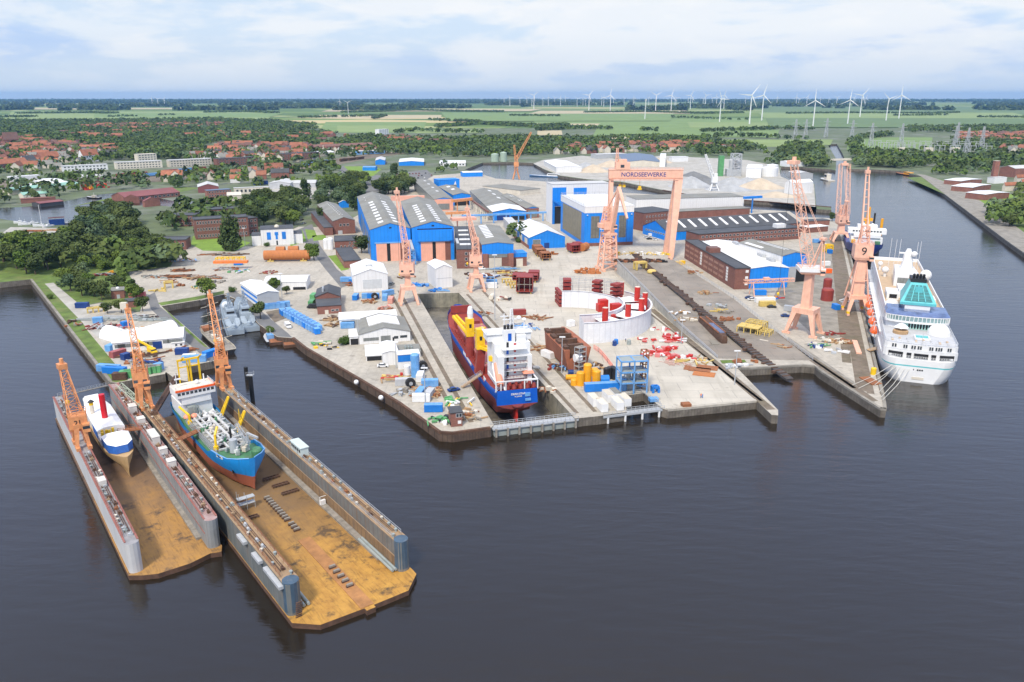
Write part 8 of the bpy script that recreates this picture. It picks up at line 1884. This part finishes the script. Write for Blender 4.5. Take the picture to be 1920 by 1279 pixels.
grove([(1606,313),(1640,314),(1690,317),(1690,311),(1604,306)],13,['broad','broad','light'],(10,15),'on the far basin shore right of the canal')
grove([(1470,310),(1548,315),(1546,305),(1475,302)],13,['broad','broad','light'],(11,16),'on the far basin shore left of the canal')
GR.sort(key=lambda q:q[1]/q[3])
late=[];nt_=0
for q in GR:
 if q[2]!='bush' and nt_>=270:late.append(q);continue
 nt_+=q[2]!='bush';tree(*q)
def blob_trees(name,P_,mats,hr,nq=20,size=2.2):
 P_=np.array(P_);n=len(P_);h_=nr.uniform(hr[0],hr[1],n);v=nr.normal(0,1,(n,nq,3));v/=np.linalg.norm(v,axis=2)[:,:,None];v[:,:,2]=np.abs(v[:,:,2])*1.0-.25*(nr.uniform(0,1,(n,nq))<.5)
 c=np.zeros((n,nq,3));c[:,:,0]=P_[:,None,0]+v[:,:,0]*h_[:,None]*.52;c[:,:,1]=P_[:,None,1]+v[:,:,1]*h_[:,None]*.52;c[:,:,2]=h_[:,None]*(.42+v[:,:,2]*.5)
 vs=leaf_quads(c.reshape(-1,3),v.reshape(-1,3)+np.array([0,-.1,.3]),size*np.repeat(h_/12,nq)[:,None][:,0].mean())
 mi=np.repeat(nr.integers(0,len(mats),n),nq);return tag(link(name,qmesh(name,vs,mats,mi)),None,None,None,'stuff')
FM=[LM['broad'],LM['poplar'],LM['light'],LM['bush'],LM['willow'],LM['broad']]
def belt(pts,wd,sp):
 """row of trees along a pixel polyline"""
 out=[];q=pp(pts)
 for a,b_ in zip(q,q[1:]):
  L_=(b_-a).length
  for k in range(int(L_/sp)):
   for j in range(max(1,int(wd/sp))):out.append(((a.x+(b_.x-a.x)*k*sp/L_)+nr.uniform(-.5,.5)*sp,(a.y+(b_.y-a.y)*k*sp/L_)+j*sp+nr.uniform(-.5,.5)*sp))
 return out
T=[]
for pts,sp,dn in(([(-80,252),(0,250),(260,248),(420,245),(600,250),(760,262),(860,262),(1010,258),(1010,290),(900,296),(840,290),(700,290),(640,282),(560,272),(400,268),(330,300),(240,298),(190,290),(-80,290)],16,.66),([(190,300),(180,285),(240,278),(350,276),(400,285),(350,298),(280,300)],15,1),([(-80,250),(-80,227),(200,228),(420,226),(520,228),(600,244),(420,246),(200,248)],20,.75),([(1000,292),(1000,262),(1100,262),(1240,258),(1330,266),(1400,272),(1450,292),(1340,292),(1250,275),(1100,285)],16,.66),([(1440,306),(1470,275),(1535,272),(1544,300),(1546,316),(1470,310)],15,1),([(1606,308),(1592,278),(1612,284),(1690,292),(1720,290),(1800,296),(1960,300),(1960,318),(1880,315),(1740,314),(1690,318)],16,.8),([(1740,326),(1800,316),(1870,315),(1850,335),(1800,330)],17,.7),([(1588,272),(1610,258),(1660,252),(1680,256),(1620,262),(1600,284)],16,1),([(1700,285),(1960,282),(1960,262),(1800,262),(1780,276)],20,.66),([(1690,248),(1960,252),(1960,238),(1700,240)],22,.85),([(880,296),(870,283),(960,275),(1010,285),(960,293)],17,.75),([(620,310),(560,322),(540,335),(620,345),(640,330)],18,.45),([(0,330),(60,326),(160,330),(220,340),(160,345),(0,345)],18,.3),([(350,398),(300,396),(330,385),(420,380),(440,390),(400,400)],13,.6),([(-80,322),(-80,262),(40,255),(230,268),(225,298),(200,312),(110,326)],30,.62),([(350,306),(360,284),(700,276),(760,286),(600,304),(520,310)],28,.62),([(-80,400),(-80,325),(200,330),(420,316),(640,300),(640,345),(480,352),(380,350),(230,360),(120,376),(20,388)],24,.56),([(1020,292),(1040,272),(1300,266),(1390,282),(1330,292)],28,.7),([(1780,290),(1790,252),(1960,250),(1960,300)],30,.66),([(800,330),(880,312),(870,296),(760,288),(720,294),(830,318)],26,.45),([(300,440),(320,392),(480,385),(490,412),(360,440)],18,.56)):
 T+=scatter(pts,sp,dn,len(T)*.01)
blob_trees('wood_edge_trees',[q[:2]for q in late],FM,(11,16),60,1.5)
far_trees=blob_trees('distant_trees',T,FM,(9,15),22,2.3)
T=[]
for pts,wd in(([(820,240),(900,234),(1010,240),(1080,237)],120),([(1010,246),(1080,242),(1160,244)],110),([(1205,246),(1250,247)],60),([(1320,248),(1480,243),(1530,246)],60),([(1290,264),(1370,256),(1480,262),(1540,262)],40),([(205,220),(260,219)],50),([(300,217),(330,217)],40),([(0,221),(60,221)],120),([(30,214),(160,213),(210,214)],160),([(380,212),(460,211),(520,213)],100),([(560,222),(640,220),(720,218),(700,224)],60),([(640,212),(780,208),(860,210),(950,211)],160),([(1100,212),(1210,211),(1320,214),(1400,212)],120),([(960,218),(1060,219)],60),([(1260,221),(1340,224),(1410,226)],30),([(1480,214),(1600,213),(1760,214),(1800,212)],90),([(1680,218),(1780,217)],50),([(1840,221),(1960,222)],60),([(0,235),(200,233),(420,230),(600,236)],60),([(860,228),(900,230),(800,226)],40),([(740,250),(780,246),(860,250),(920,250)],40),([(-100,231),(150,228),(420,224)],80)):
 T+=belt(pts,wd,19)
blob_trees('field_hedges',T,FM,(9,14),16,3.2)
T=[]
for v in(188.0,189,190,191.2,192.5,194,195.5,197.5,200,203,206.5):
 for u in range(-120,2060,14):
  n_=mnoise.noise(Vector((u*.006,v*.9,3.3)))
  if v<191.5 or n_>(.12 if u<1400 else.2):
   a=P(u,v);
   for k in range(5):T.append((a.x+nr.uniform(-.5,.5)*14*a.y/FPX,a.y+nr.uniform(-200,200)))
blob_trees('far_woods',T,[LM['poplar'],LM['broad']],(13,20),12,15)
sheet('rail_yard',[(-80,342),(200,332),(420,318),(560,308),(660,292),(740,285),(760,288),(690,298),(600,316),(440,332),(230,345),(-80,356)],M_track,.06)
sheet('grass',[(645,312),(700,312),(715,318),(700,330),(672,333),(655,322)],M_lawn,.06)
sheet('asphalt',[(636,313),(645,311),(655,322),(672,334),(720,328),(800,318),(812,330),(790,343),(720,352),(690,375),(678,390),(664,392),(690,352),(640,335)],M_asph,.05)
sheet('pale_yard',[(495,362),(510,352),(610,350),(640,360),(600,372),(520,378),(440,382),(440,370)],M_gravel,.05)
sheet('pale_yard',[(0,440),(20,426),(110,428),(150,440),(140,450),(60,455),(0,452)],M_gravel,.07)
sheet('gravel_ground',[(1000,307),(1018,300),(1090,292),(1180,300),(1240,292),(1400,300),(1460,312),(1464,331),(1480,338),(1508,339),(1526,345),(1529,388),(1440,378),(1320,370),(1242,356),(1167,341),(1100,336),(1050,329),(1020,317)],M_gravel,.05)
sheet('meadow',[(1700,333),(1740,331),(1800,345),(1870,375),(1960,410),(1960,460),(1900,425),(1840,395)],M_grass,.06)
sheet('lawn',[(1808,372),(1862,372),(1910,396),(1890,400),(1850,396)],M_lawn,.08);sheet('lawn',[(1870,368),(1900,364),(1925,372),(1890,380)],M_lawn,.08)
sheet('quay_road',[(1716,326),(1735,328),(1800,350),(1850,385),(1960,465),(1960,500),(1885,449),(1727,331)],M_conc2,.1)
sheet('grass',[(130,388),(190,378),(270,358),(330,350),(380,352),(330,362),(268,358)],M_grass,.05)
def cone(u,v,r_,h_,mat,label):
 p0=P(u,v);m_=MB();n_=18;vs=[(0,0,h_)]
 for k,(f,z)in enumerate(((.25,.8),(.6,.38),(1,0))):
  for i in range(n_):a=6.283*i/n_;q=1+.14*mnoise.noise(Vector((u+math.cos(a)*2,v+math.sin(a)*2,k)));vs.append((r_*f*q*math.cos(a),r_*f*q*math.sin(a)*.8,h_*z))
 fs=[(0,1+i,1+(i+1)%n_)for i in range(n_)]+[(1+k*n_+i,1+(k+1)*n_+i,1+(k+1)*n_+(i+1)%n_,1+k*n_+(i+1)%n_)for k in range(2)for i in range(n_)]
 m_.add(vs,fs);tag(m_.build('gravel_heap',[mat],None,p0),label,'gravel heap')
M_sand=mk('sand',(.50,.42,.32),.95,.12,.1);M_gr=mk('grey_gravel',(.36,.37,.38),.95,.14,.1);M_dkg=mk('dark_gravel',(.17,.175,.18),.95,.14,.1)
for a in((1112,322,24,10,M_sand,'pale sand heap left of the portal crane girder'),(1098,315,20,8,M_gr,'grey heap behind the barge'),(1145,312,26,9,M_sand,'sandy heap behind the portal crane trolley'),(1168,325,18,6,M_sand,'low sand heap under the girder'),(1295,350,26,12,M_gr,'big grey gravel heap right of the portal crane leg'),(1316,345,24,11,M_dkg,'dark gravel heap before the white crane'),(1365,356,26,7,M_gr,'grey heap right of the white crane'),(1372,346,24,9,M_white if False else M_gr,'pale grey heap with two peaks by the silo plant'),(1400,345,22,8,M_gr,'grey heap left of the white storage tent'),(1425,352,28,11,M_sand,'large sand heap right of the silo plant'),(1455,368,22,5,M_sand,'flat sand heap near the jetty'),(1300,330,18,6,M_dkg,'dark heap behind the gravel rows'),(1238,305,20,8,M_sand,'tan heap among the sheds')):cone(*a)
pl=P(1366,330);o=thing('mixing_plant','tall grey and green silo mixing plant among gravel heaps','plant',pl);zt=HZ(1366,330,288)
MB().truss((8,0,0),(8,0,zt),12,11,5,.9,up=(0,1,0)).build('steel_frame',[M_steel],o);MB().box(-14,-8,-4,4,0,zt*.9).build('elevator_tower',[M_green],o)
for k in range(4):MB().lathe([(3,8),(3,zt*.7),(1,zt*.78)],12,(3+k%2*8,-2+k//2*5)).build('silo',[M_deckg],o)
MB().box(-4,14,-6,4,0,9).build('base_building',[M_steel],o)
for a in((1425,330,1457,314,M_white,'white storage tank at the basin end'),(921,303,935,289,mk('pale_green_tank',(.36,.45,.36),.6,.08),'pale green tank left of its pair at the basin'),(938,303,950,286,MATS['pale_green_tank'],'taller pale green tank at the basin'),(1437,322,1458,309,M_white,'white oil tank behind the storage tent')):
 p0=P((a[0]+a[2])/2,a[1]);r_=(a[2]-a[0])/2/FPX*p0 .y;h_=HZ(a[0],a[1],a[3]);tag(MB().lathe([(r_,0),(r_,h_),(.1,h_+1.5)],20).build('storage_tank',[a[4]],None,p0),a[5],'tank')
def H(name,lab,A,B,D,vt,wall,roof,ridge=0,axis='y',zD='h',d=None,cat='building',win=0,rows=1,wm=None,fl=0):
 rt,ro,w_,dp,h=hall(name,lab,A,B,D,vt,zD=zD,ridge=ridge,axis=axis,wall=wall,roof=roof,cat=cat,d=d,flat_par=fl)
 for r_ in range(rows if win else 0):wrow(rt,win,w_*.03,w_*.97,h*(r_+.3)/rows,w_/win*.55,h/rows*.45,mat=wm,key='t' if wm else None)
 return rt,ro,w_,dp,h
for a in((('white_shed','white double shed beside the gravel quay',(1043,324),(1083,320),(1020,302),314,M_whitec,M_white,2)),('white_shed','white storage tent at the right of the gravel ground',(1470,362),(1508,360),(1468,345),342,M_whitec,M_tarp,3,'x'),('grey_shed','grey gabled shed near the far basin corner',(1492,337),(1520,336),(1478,322),326,M_steel,M_roofl,2),('low_hall','wide dark roofed low hall among the gravel yard sheds',(1170,312),(1240,312),(1160,290),304,M_creamw,M_solar,3),('white_tower','white block tower behind the gravel sheds',(1248,304),(1258,304),(1248,296),288,M_white,M_white),('white_hall','white hall right of the block tower',(1260,304),(1290,303),(1260,294),295,M_white,M_white),('grey_shed','row of grey sheds behind the sand heaps',(1120,298),(1175,296),(1120,288),290,M_steel,M_roofl),('white_building','white building at the far basin shore',(1462,311),(1502,310),(1462,304),302,M_white,M_white,1,'x'),('white_building','white office at the right edge of the gravel ground',(1428,326),(1455,325),(1428,316),309,M_white,M_white)):H(*a)
H('blue_hall','blue logistics hall with white roof right of the parking lot',(748,311),(795,310),(750,298),304,M_blue,M_white,1.5,wm=None);H('blue_hall','blue gabled hall left of the bigger logistics hall',(704,309),(722,308),(706,296),301,M_blue,M_roofl,2);H('blue_hall','small blue hall by the oval lawn',(680,320),(704,320),(680,312),314,M_blue,M_ltblue,1,'x');H('white_hall','long white warehouse above the parking lot',(824,312),(873,311),(826,301),306,M_whitec,M_white,1,'x',win=8);H('blue_sheds','blue and white sheds at the basin corner',(868,332),(905,331),(866,322),324,M_blue,M_white,1,'x')
H('grey_hall','long hall with grey blue roof by the rail yard',(670,290),(722,288),(660,283),284,M_ltblue,M_roofl,1,'x',win=8);H('white_roof_hall','white roofed market hall left of the rail yard',(598,294),(628,292),(596,285),287,M_creamw,M_white,2,'x')
H('grey_hall','pale grey gabled hall on the yard beyond the school',(504,354),(546,353),(518,338),344,M_deckg,M_roofl,2,'y');H('grey_hall','second pale grey hall right of the gabled one',(547,352),(593,350),(552,339),344,M_deckg,M_roofl,2,'x');H('navy_shed','dark navy shed left of the pale grey hall',(475,347),(503,346),(478,338),340,M_dkblue,M_roofd);H('white_dome','low white rounded hall right of the pale grey halls',(605,356),(638,352),(612,344),350,M_creamw,M_white,3,'x');H('tan_block','tan panelled block by the canal',(453,377),(478,375),(452,366),360,M_creamw,M_creamw)
H('blue_sheds','pair of blue gabled sheds behind the brick hall',(636,390),(654,389),(630,380),380,M_blue,M_white,2)
for a in(((368,450),(468,443),(365,428),413,3,18,'three storey brick school wing with white windows behind the poplars'),((322,425),(368,424),(320,412),405,2,8,'lower brick school wing at the left of the school'),((278,470),(350,468),(275,452),452,1,9,'front school wing with white window band among trees'),((392,415),(470,410),(388,398),394,2,12,'rear brick school wing with flat grey roof'),((455,440),(485,436),(455,425),412,3,4,'right end block of the brick school')):H('school_wing',a[6],a[0],a[1],a[2],a[3],M_brick,M_roofd,fl=.3,d=14,win=a[5],rows=a[4])
H('school_hall','white roofed school hall left of the front wing',(266,452),(290,450),(268,440),444,M_white,M_deckg)
H('school_house','blue roofed brick house at the left edge of the wood',(-10,462),(36,460),(-10,450),450,M_brickr,M_solar,0,d=10,win=4,rows=2)
H('maroon_market','long brick hall with wide maroon roof on the pond shore',(236,379),(338,368),(250,356),371,M_brickr,M_maroon,4,'x',win=12,d=26);H('brick_pavilion','brick pavilion with hipped roof at the left end of the maroon hall',(233,383),(262,381),(233,372),372,M_brickr,M_maroon,3,win=5);H('brick_pavilion','second brick pavilion before the maroon hall',(268,388),(297,385),(268,378),377,M_brickr,M_maroon,3,win=5);H('brick_house','brick building with solar roof right of the maroon hall',(390,371),(434,368),(388,356),358,M_brickr,M_solar,win=8,rows=2);H('brick_house','dark red hall behind the brick building',(372,362),(410,358),(370,346),351,M_maroon,M_roofl,3);H('cream_house','cream walled building on the canal bank',(440,365),(505,362),(438,352),353,M_creamw,M_roofl,win=8)
H('green_roof_hall','long hall with seafoam green roof on the pond shore',(18,366),(152,352),(18,350),358,M_creamw,M_seafoam,2,'x',d=22);H('green_roof_hall','second seafoam roofed hall before the long one',(45,374),(92,370),(45,360),366,M_creamw,M_seafoam,2,'x',d=14);H('boat_house','dark boat house with maroon roof over the pond',(76,389),(120,384),(78,378),382,M_roofd,M_maroon,1,'x');H('boat_house','navy boat shed with maroon roof beside the sail boats',(93,423),(122,421),(93,412),412,M_dkblue,M_maroon,1,'x');H('white_hall','large white flat hall near the arched white roof',(16,348),(72,344),(16,332),331,M_white,M_white);H('grey_house','grey roofed villa left of the trees by the rail yard',(152,343),(195,340),(152,328),334,M_brickr,M_roofl,2,'x',win=6);H('brick_row','low brick stores on the pond bank',(40,382),(105,378),(40,372),374,M_brickr,M_brick)
p0=P(93,352);tag(MB().loft([[(x,16*math.cos(t),13*math.sin(t)*(1-abs(x)/40))for t in[math.pi*k/8 for k in range(9)]]for x in(-20,-8,8,20)],closed=False,cap0=True,cap1=True).build('arched_hall',[M_white],None,p0,R(10)),'white swooping arched hall by the pond','hall')
for i,(u,v,c_)in enumerate(((160,350,M_red),(170,350,M_yel),(176,352,M_green),(186,351,M_green),(163,356,M_yel),(192,350,M_orgb),(198,352,M_green))):heap(u,v,['red buoys','yellow buoys','green buoys','tall green buoys','yellow red buoy group','orange buoys','green floats'][i]+' stored on the pond bank',[c_,M_red],14,6,3,5,1.0,'buoy_store','buoys',.2)
for i,(u,v,l_)in enumerate(((48,418,'white motor boat at the left of the pond jetty'),(58,421,'white cabin boat second at the pond jetty'),(72,419,'white yacht hull third at the pond jetty'),(128,419,'white boat right of the navy boat shed'),(100,424,'white boat before the navy boat shed'))):o=workboat(l_,P(u,v,.2),R(100+i*13),9,3.2,M_white,M_white,hh=1.2);o.location.z=.1
o=workboat('white tall masted sailing yacht at the pond boatyard',P(91,424,.2),R(95),12,3.6,M_white,M_white,hh=.8);o.location.z=.1;MB().tube((0,5,1),(0,5,17),.14,6).build('tall_mast',[M_white],o)
o=workboat('small dark tug on the pond',P(188,372,.2),R(75),16,5,M_black,M_creamw);o.location.z=.1
o=workboat('long pale blue barge in the middle basin',P(1074,333,WZ),R(70),60,9,M_ltblue,M_white,hh=3);o=workboat('dark barge moored at the far end of the right quay',P(1722,331,WZ),R(15),42,10,M_black,M_yelo,hh=3,dm=M_rust);o=workboat('small white old vessel moored off the basin shore',P(1559,340,WZ),R(5),26,10,M_creamw,M_creamw,hh=7)
bp0,bp1=P(1560,300,3),P(1594,299,3);mid=(bp0+bp1)/2;tag(MB().beam(bp0-mid,bp1-mid,8,2).rail([bp0-mid+Vector((0,-4,1)),bp1-mid+Vector((0,-4,1))],1.5,.3,4).build('canal_bridge',[M_creamw],None,mid),'pale road bridge over the canal mouth','bridge')
for i,(A,B,D,vt)in enumerate((((1800,348),(1840,344),(1784,336),340),((1822,361),(1857,355),(1802,346),352),((1846,376),(1891,372),(1822,360),365))):H('white_shed',['farthest','middle','nearest'][i]+' of three white roofed sheds on the right bank',A,B,D,vt,M_brickr,M_white,.8)
rt,ro,w_,dp,h=H('clock_tower','slim brick tower with pale top on the right bank',(1860,342),(1869,342),(1860,338),302,M_brickr,M_creamw,d=5);H('brick_school','long brick building behind the slim tower',(1872,330),(1960,326),(1872,318),314,M_brickr,M_roofl,3,'x',win=8,rows=2);H('white_house','white house at the foot of the slim tower',(1850,343),(1873,342),(1852,334),332,M_white,M_roofl)
for i,(u,v,l_)in enumerate(((1890,358,'red roofed house nearest the third white shed'),(1922,352,'red roofed house at the right frame edge'),(1912,343,'red roofed house behind the tower'))):H('house',l_,(u-12,v),(u+10,v-1),(u-12,v-8),v-9,M_creamw,M_roofr,4,'x',win=4)
st_=thing('substation','grid of pale steel gantries of an electric substation beyond the basin','substation',P(1730,280));m_=MB();c0=P(1730,280)
for v in(276,280,285):
 a,b_=P(1620+(v-276)*4,v),P(1840+(v-276)*2,v+3)
 for k in range(22):
  p0=a.lerp(b_,k/21)-c0;m_.beam(p0,p0+Vector((0,0,14)),.9)
  if k<21 and k%3:m_.beam(p0+Vector((0,0,13)),a.lerp(b_,(k+1)/21)-c0+Vector((0,0,13)),.8)
m_.build('gantries',[M_steel],st_)
for k in range(3):m_=MB();p0=P(1690+k*50,286)-c0;m_.cbox(p0,(14,8,9));m_.build('transformer_hut',[M_creamw],st_)
pyl=MB();pyl.truss((0,0,0),(0,0,46),8,1.6,7,.7,up=(0,1,0))
for z in(30,38):pyl.beam((-9,0,z),(9,0,z),.7)
pm=pyl.mesh('power_pylon',[M_steel])
for u,v in((1490,262),(1509,262),(1548,258),(1596,264),(1632,274),(1688,276),(1788,284),(1792,272),(1810,290),(1838,286)):tag(link('power_pylon',pm,None,P(u,v)),'grey lattice power pylon in the fields near the canal','power pylon','power pylons near the canal')
tw=MB();tw.lathe([(2.6,0),(1.5,100)],10);twm=tw.mesh('tower',[M_white]);na=MB();na.box(-2,2,-5,4,99,103);nam=na.mesh('nacelle',[M_white])
bl=MB();bl.loft([[(-1.6,0,1),(1.4,.4,1),(1.4,-.4,1)],[(-2.4,0,10),(1.2,.4,10),(1.2,-.4,10)],[(-.4,0,46),(.3,.1,46),(.3,-.1,46)]],cap0=True,cap1=True);blm=bl.mesh('blade',[M_white]);hu=MB();hu.dome((0,0,0),2,8,4,0,True);hum=hu.mesh('hub',[M_white])
TB=[(1209,224,188,200),(1349,229,186,95),(1405,233,178,35),(1428,226,176,15),(1524,238,189,0),(1589,233,188,5),(1612,220,172,40),(1661,227,186,70),(1685,223,172,0),(1104,209,174,40),(1144,211,174,10),(1229,209,175,60),(1258,209,174,20),(1001,205,175,50),(1294,205,176,30),(1322,201,176,80),(1357,204,176,15),(1343,199,182,0),(638,206,196,10),(653,213,197,60)]+[(u,197.5+(u*7%5)*.6,183+(u*3%4),(u*37)%120)for u in(945,956,975,988,997,1018,1028,1040,1051,1060,1082,1093,1098,1128,1132,1150,1170,1187,1190,1216,1265,1267,1290,1298,1318,1335,1355,1397,1456,1492,1497,1512,1537,1553,1568,1600,1622,286,297,309)]
for i,(u,vb,vh,ph)in enumerate(TB):
 p0=P(u,vb);h_=max(60,min(118,HZ(u,vb,vh)))/100;far_=vb<203
 o=thing('wind_turbine','tiny white wind turbine in the far row on the horizon' if far_ else('white three bladed wind turbine among the far fields' if vb<219 else 'large white wind turbine in the nearer green fields'),'wind turbine',p0,R(ph*.6-30),'far wind turbines on the horizon' if far_ else('wind turbines in the far fields' if vb<219 else 'nearer large wind turbines'))
 o.scale=(h_*(1 if not far_ else 1.3),)*2+(h_,);link('tower',twm,o);link('nacelle',nam,o);r_=link('hub',hum,o,(0,-5.5,101))
 for k in range(3):b_=link('blade',blm,r_);b_.rotation_euler=(0,R(ph+120*k),0)
def housemesh(w_,d_,h_,rs):
 a=MB();a.box(-w_/2,w_/2,-d_/2,d_/2,0,h_)
 for y in(-d_/2,d_/2):a.add([(-w_/2,y,h_),(w_/2,y,h_),(0,y,h_+rs)],[(0,1,2)])
 b=MB();b.loft([[(-w_/2-.4,y,h_-.3),(0,y,h_+rs+.1),(w_/2+.4,y,h_-.3),(w_/2+.4,y,h_),(0,y,h_+rs+.4),(-w_/2-.4,y,h_)]for y in(-d_/2-.4,d_/2+.4)],cap0=True,cap1=True)
 c=MB();c.box(-.5,.5,-.5,.5,h_+rs-1,h_+rs+1.6);e=MB()
 for s_ in(-1,1):
  for k in range(3):
   for z in(1.2,4):e.box(s_*w_/2-.05 if s_>0 else-w_/2-.08,s_*w_/2+.08 if s_>0 else-w_/2+.05,-d_/2+1.5+k*(d_-3)/3,-d_/2+3+k*(d_-3)/3,z,z+1.3)
 return a,b,c,e
HP=[]
for w_,d_,h_,rs,wl,rf in((9,12,5.6,4.5,M_brickr,M_roofr),(9,16,5.8,5,M_creamw,M_roofr),(10,13,6,5,M_creamw,M_roofg),(8.5,22,6.5,4.5,M_brickr,M_roofd),(11,24,8,5,M_creamw,M_roofr),(9,11,5,4,M_white,M_roofr)):
 a,b,c,e=housemesh(w_,d_,h_,rs);HP.append((a.mesh('wall',[wl]),b.mesh('roof',[rf]),c.mesh('chimney',[M_brickr]),(a,b),rf is M_roofr,wl))
allh=[]
for pts,sp,dn,ang,wh in(([(-60,300),(-60,272),(40,262),(130,268),(225,285),(215,296),(150,300)],22,1,20,'in the dense old town left of the park'),([(-60,322),(-60,302),(120,302),(160,308),(110,322)],30,.75,15,'between the old town and the rail yard'),([(350,300),(370,288),(480,285),(560,290),(600,300),(520,306)],24,.75,12,'in the streets right of the park'),([(400,284),(420,272),(560,276),(700,284),(760,285),(700,290),(560,288)],26,.7,8,'in the terraces behind the rail yard'),([(150,262),(350,262),(600,268),(850,272),(850,262),(600,256),(350,250),(100,252)],42,.52,30,'scattered among trees behind the park'),([(130,242),(260,234),(420,232),(420,240),(250,246)],34,.6,10,'in the far suburb below the fields'),([(1020,290),(1060,280),(1180,274),(1300,272),(1370,282),(1330,289),(1250,286),(1120,288)],24,.72,12,'in the village beyond the gravel ground'),([(1790,268),(1800,254),(1960,252),(1960,270)],24,.8,5,'in the red roofed village at the far right'),([(1870,288),(1960,284),(1960,278),(1880,280)],26,.7,5,'below the far right village'),([(1040,268),(1180,266),(1240,264),(1240,268),(1100,274)],40,.5,5,'among trees above the village'),([(420,345),(380,330),(480,322),(600,322),(560,332),(500,335)],26,.42,15,'below the rail yard tracks'),([(240,352),(350,342),(360,335),(270,338),(200,346)],26,.36,15,'between rail yard and pond')):
 for x,y in scatter(pts,sp,dn,len(allh)*.013):allh.append((x,y,R(ang+nr.integers(0,2)*90+nr.uniform(-6,6)),nr.integers(0,6),wh))
allh.sort(key=lambda q:q[1])
HN=['red roofed brick house','red roofed cream house','grey roofed cream house','long dark roofed terrace','large red roofed cream block','small red roofed white house']
for x,y,a,k,wh in allh[:295]:
 o=thing('house',HN[k]+' '+wh,'house',(x,y,0),a,HN[k]+'s '+wh);wl,rf,ch,_,_,_=HP[k];link('wall',wl,o);r_=link('roof',rf,o);link('chimney',ch,r_)
fm=MB()
for x,y,a,k,wh in allh[295:]:
 ca,sa=math.cos(a),math.sin(a)
 for j,q in enumerate(HP[k][3]):fm.add([(x+v[0]*ca-v[1]*sa,y+v[0]*sa+v[1]*ca,v[2])for v in q.v],q.f,(j and(1 if HP[k][4]else 2)))
tag(fm.build('distant_houses',[M_brickr,M_roofr,M_roofb]),kind='stuff')
for i,(A,B,D,vt,wl,rf,rs,wn,rows,lb)in enumerate((((117,322),(203,318),(117,314),312,M_white,M_roofl,0,12,2,'long white roofed apartment row at the rail yard'),((218,318),(305,314),(218,308),305,M_creamw,M_roofl,0,14,3,'pale apartment block with balconies left of the wagons'),((318,314),(398,310),(318,304),301,M_creamw,M_roofl,0,14,3,'second pale apartment block with balconies'),((408,312),(478,308),(408,302),298,M_brick,M_roofd,0,10,3,'brick apartment block behind the wagons'),((520,302),(600,298),(520,292),289,M_brick,M_roofd,0,12,3,'dark brick block right of the apartments'),((260,306),(295,304),(260,300),290,M_creamw,M_creamw,0,6,4,'tall grey cream tower block in the trees'),((157,304),(187,302),(157,296),292,M_white,M_roofr,9,6,2,'white gabled hotel with steep red roof'),((50,315),(72,313),(50,304),302,M_white,M_roofd,7,4,2,'white gabled house in the old town'),((0,321),(55,316),(0,310),308,M_brickr,M_roofr,6,8,2,'long orange roofed building at the left frame edge'),((711,255),(729,254),(711,252),243,M_white,M_white,0,5,6,'white high rise among trees before the fields'),((80,305),(115,302),(80,296),296,M_brickr,M_roofr,8,6,2,'broad red roofed house in the old town'),((590,286),(700,281),(590,278),276,M_brickr,M_roofb,4,20,2,'very long terrace with gables behind the rail yard'),((10,275),(38,274),(10,268),262,M_brick,M_roofb,14,3,1,'old brick church with steep roof at the left'))):H('town_building',lb,A,B,D,vt,wl,rf,rs,'x','h',14 if i!=12 else 18,'building',wn,rows)
wg=MB();wg.box(-10,10,-1.5,1.5,1,4.2);wgm=[wg.mesh('wagon_body',[q])for q in(mk('wagon_red',(.30,.05,.05),.6,.1,tint=.15),M_ltblue,M_rustd)];wu=MB();wu.box(-9,9,-1,1,.3,1);wum=wu.mesh('underframe',[M_black])
for r0,(a,b_,c)in enumerate((((232,331),(400,317),0),((240,334),(360,325),0),((520,318),(690,297),2),((400,332),(560,316),2),((560,314),(640,300),1))):
 a,b_=P(*a),P(*b_);L_=(b_-a).length;n_=int(L_/22);an=math.atan2((b_-a).y,(b_-a).x)
 for k in range(n_):
  if(k*7+r0)%5==4:continue
  q=1 if(k==n_-2 and c==0)else c;o=thing('rail_wagon',['dark red','light blue','rusty brown'][q]+' freight wagon on the rail yard tracks','rail wagon',a.lerp(b_,k/n_),an,['dark red','light blue','rusty brown'][q]+' freight wagons');link('wagon_body',wgm[q],o);link('underframe',wum,o)
cc=0
for r0 in range(4):
 for k in range(16):
  if nr.uniform()<.3:continue
  a=P(705+r0*9+k*6-r0*2,342-r0*4.5-k*.25);mt=(M_white,M_black,M_steel,M_dkblue,M_redox)[nr.integers(0,5)];o=car(0,200,0,{'white_paint':'white','black_paint':'black','galvanised_steel':'silver','dark_blue_paint':'dark blue','red_primer':'dark red'}[mt.name]+' car in the parking lot near the oval lawn',mt);o.location=(a.x,a.y,.06);o.rotation_euler.z=R(95);o['group']=mt.name.replace('_',' ')+' parked cars in the lot'
bpy.context.view_layer.update()
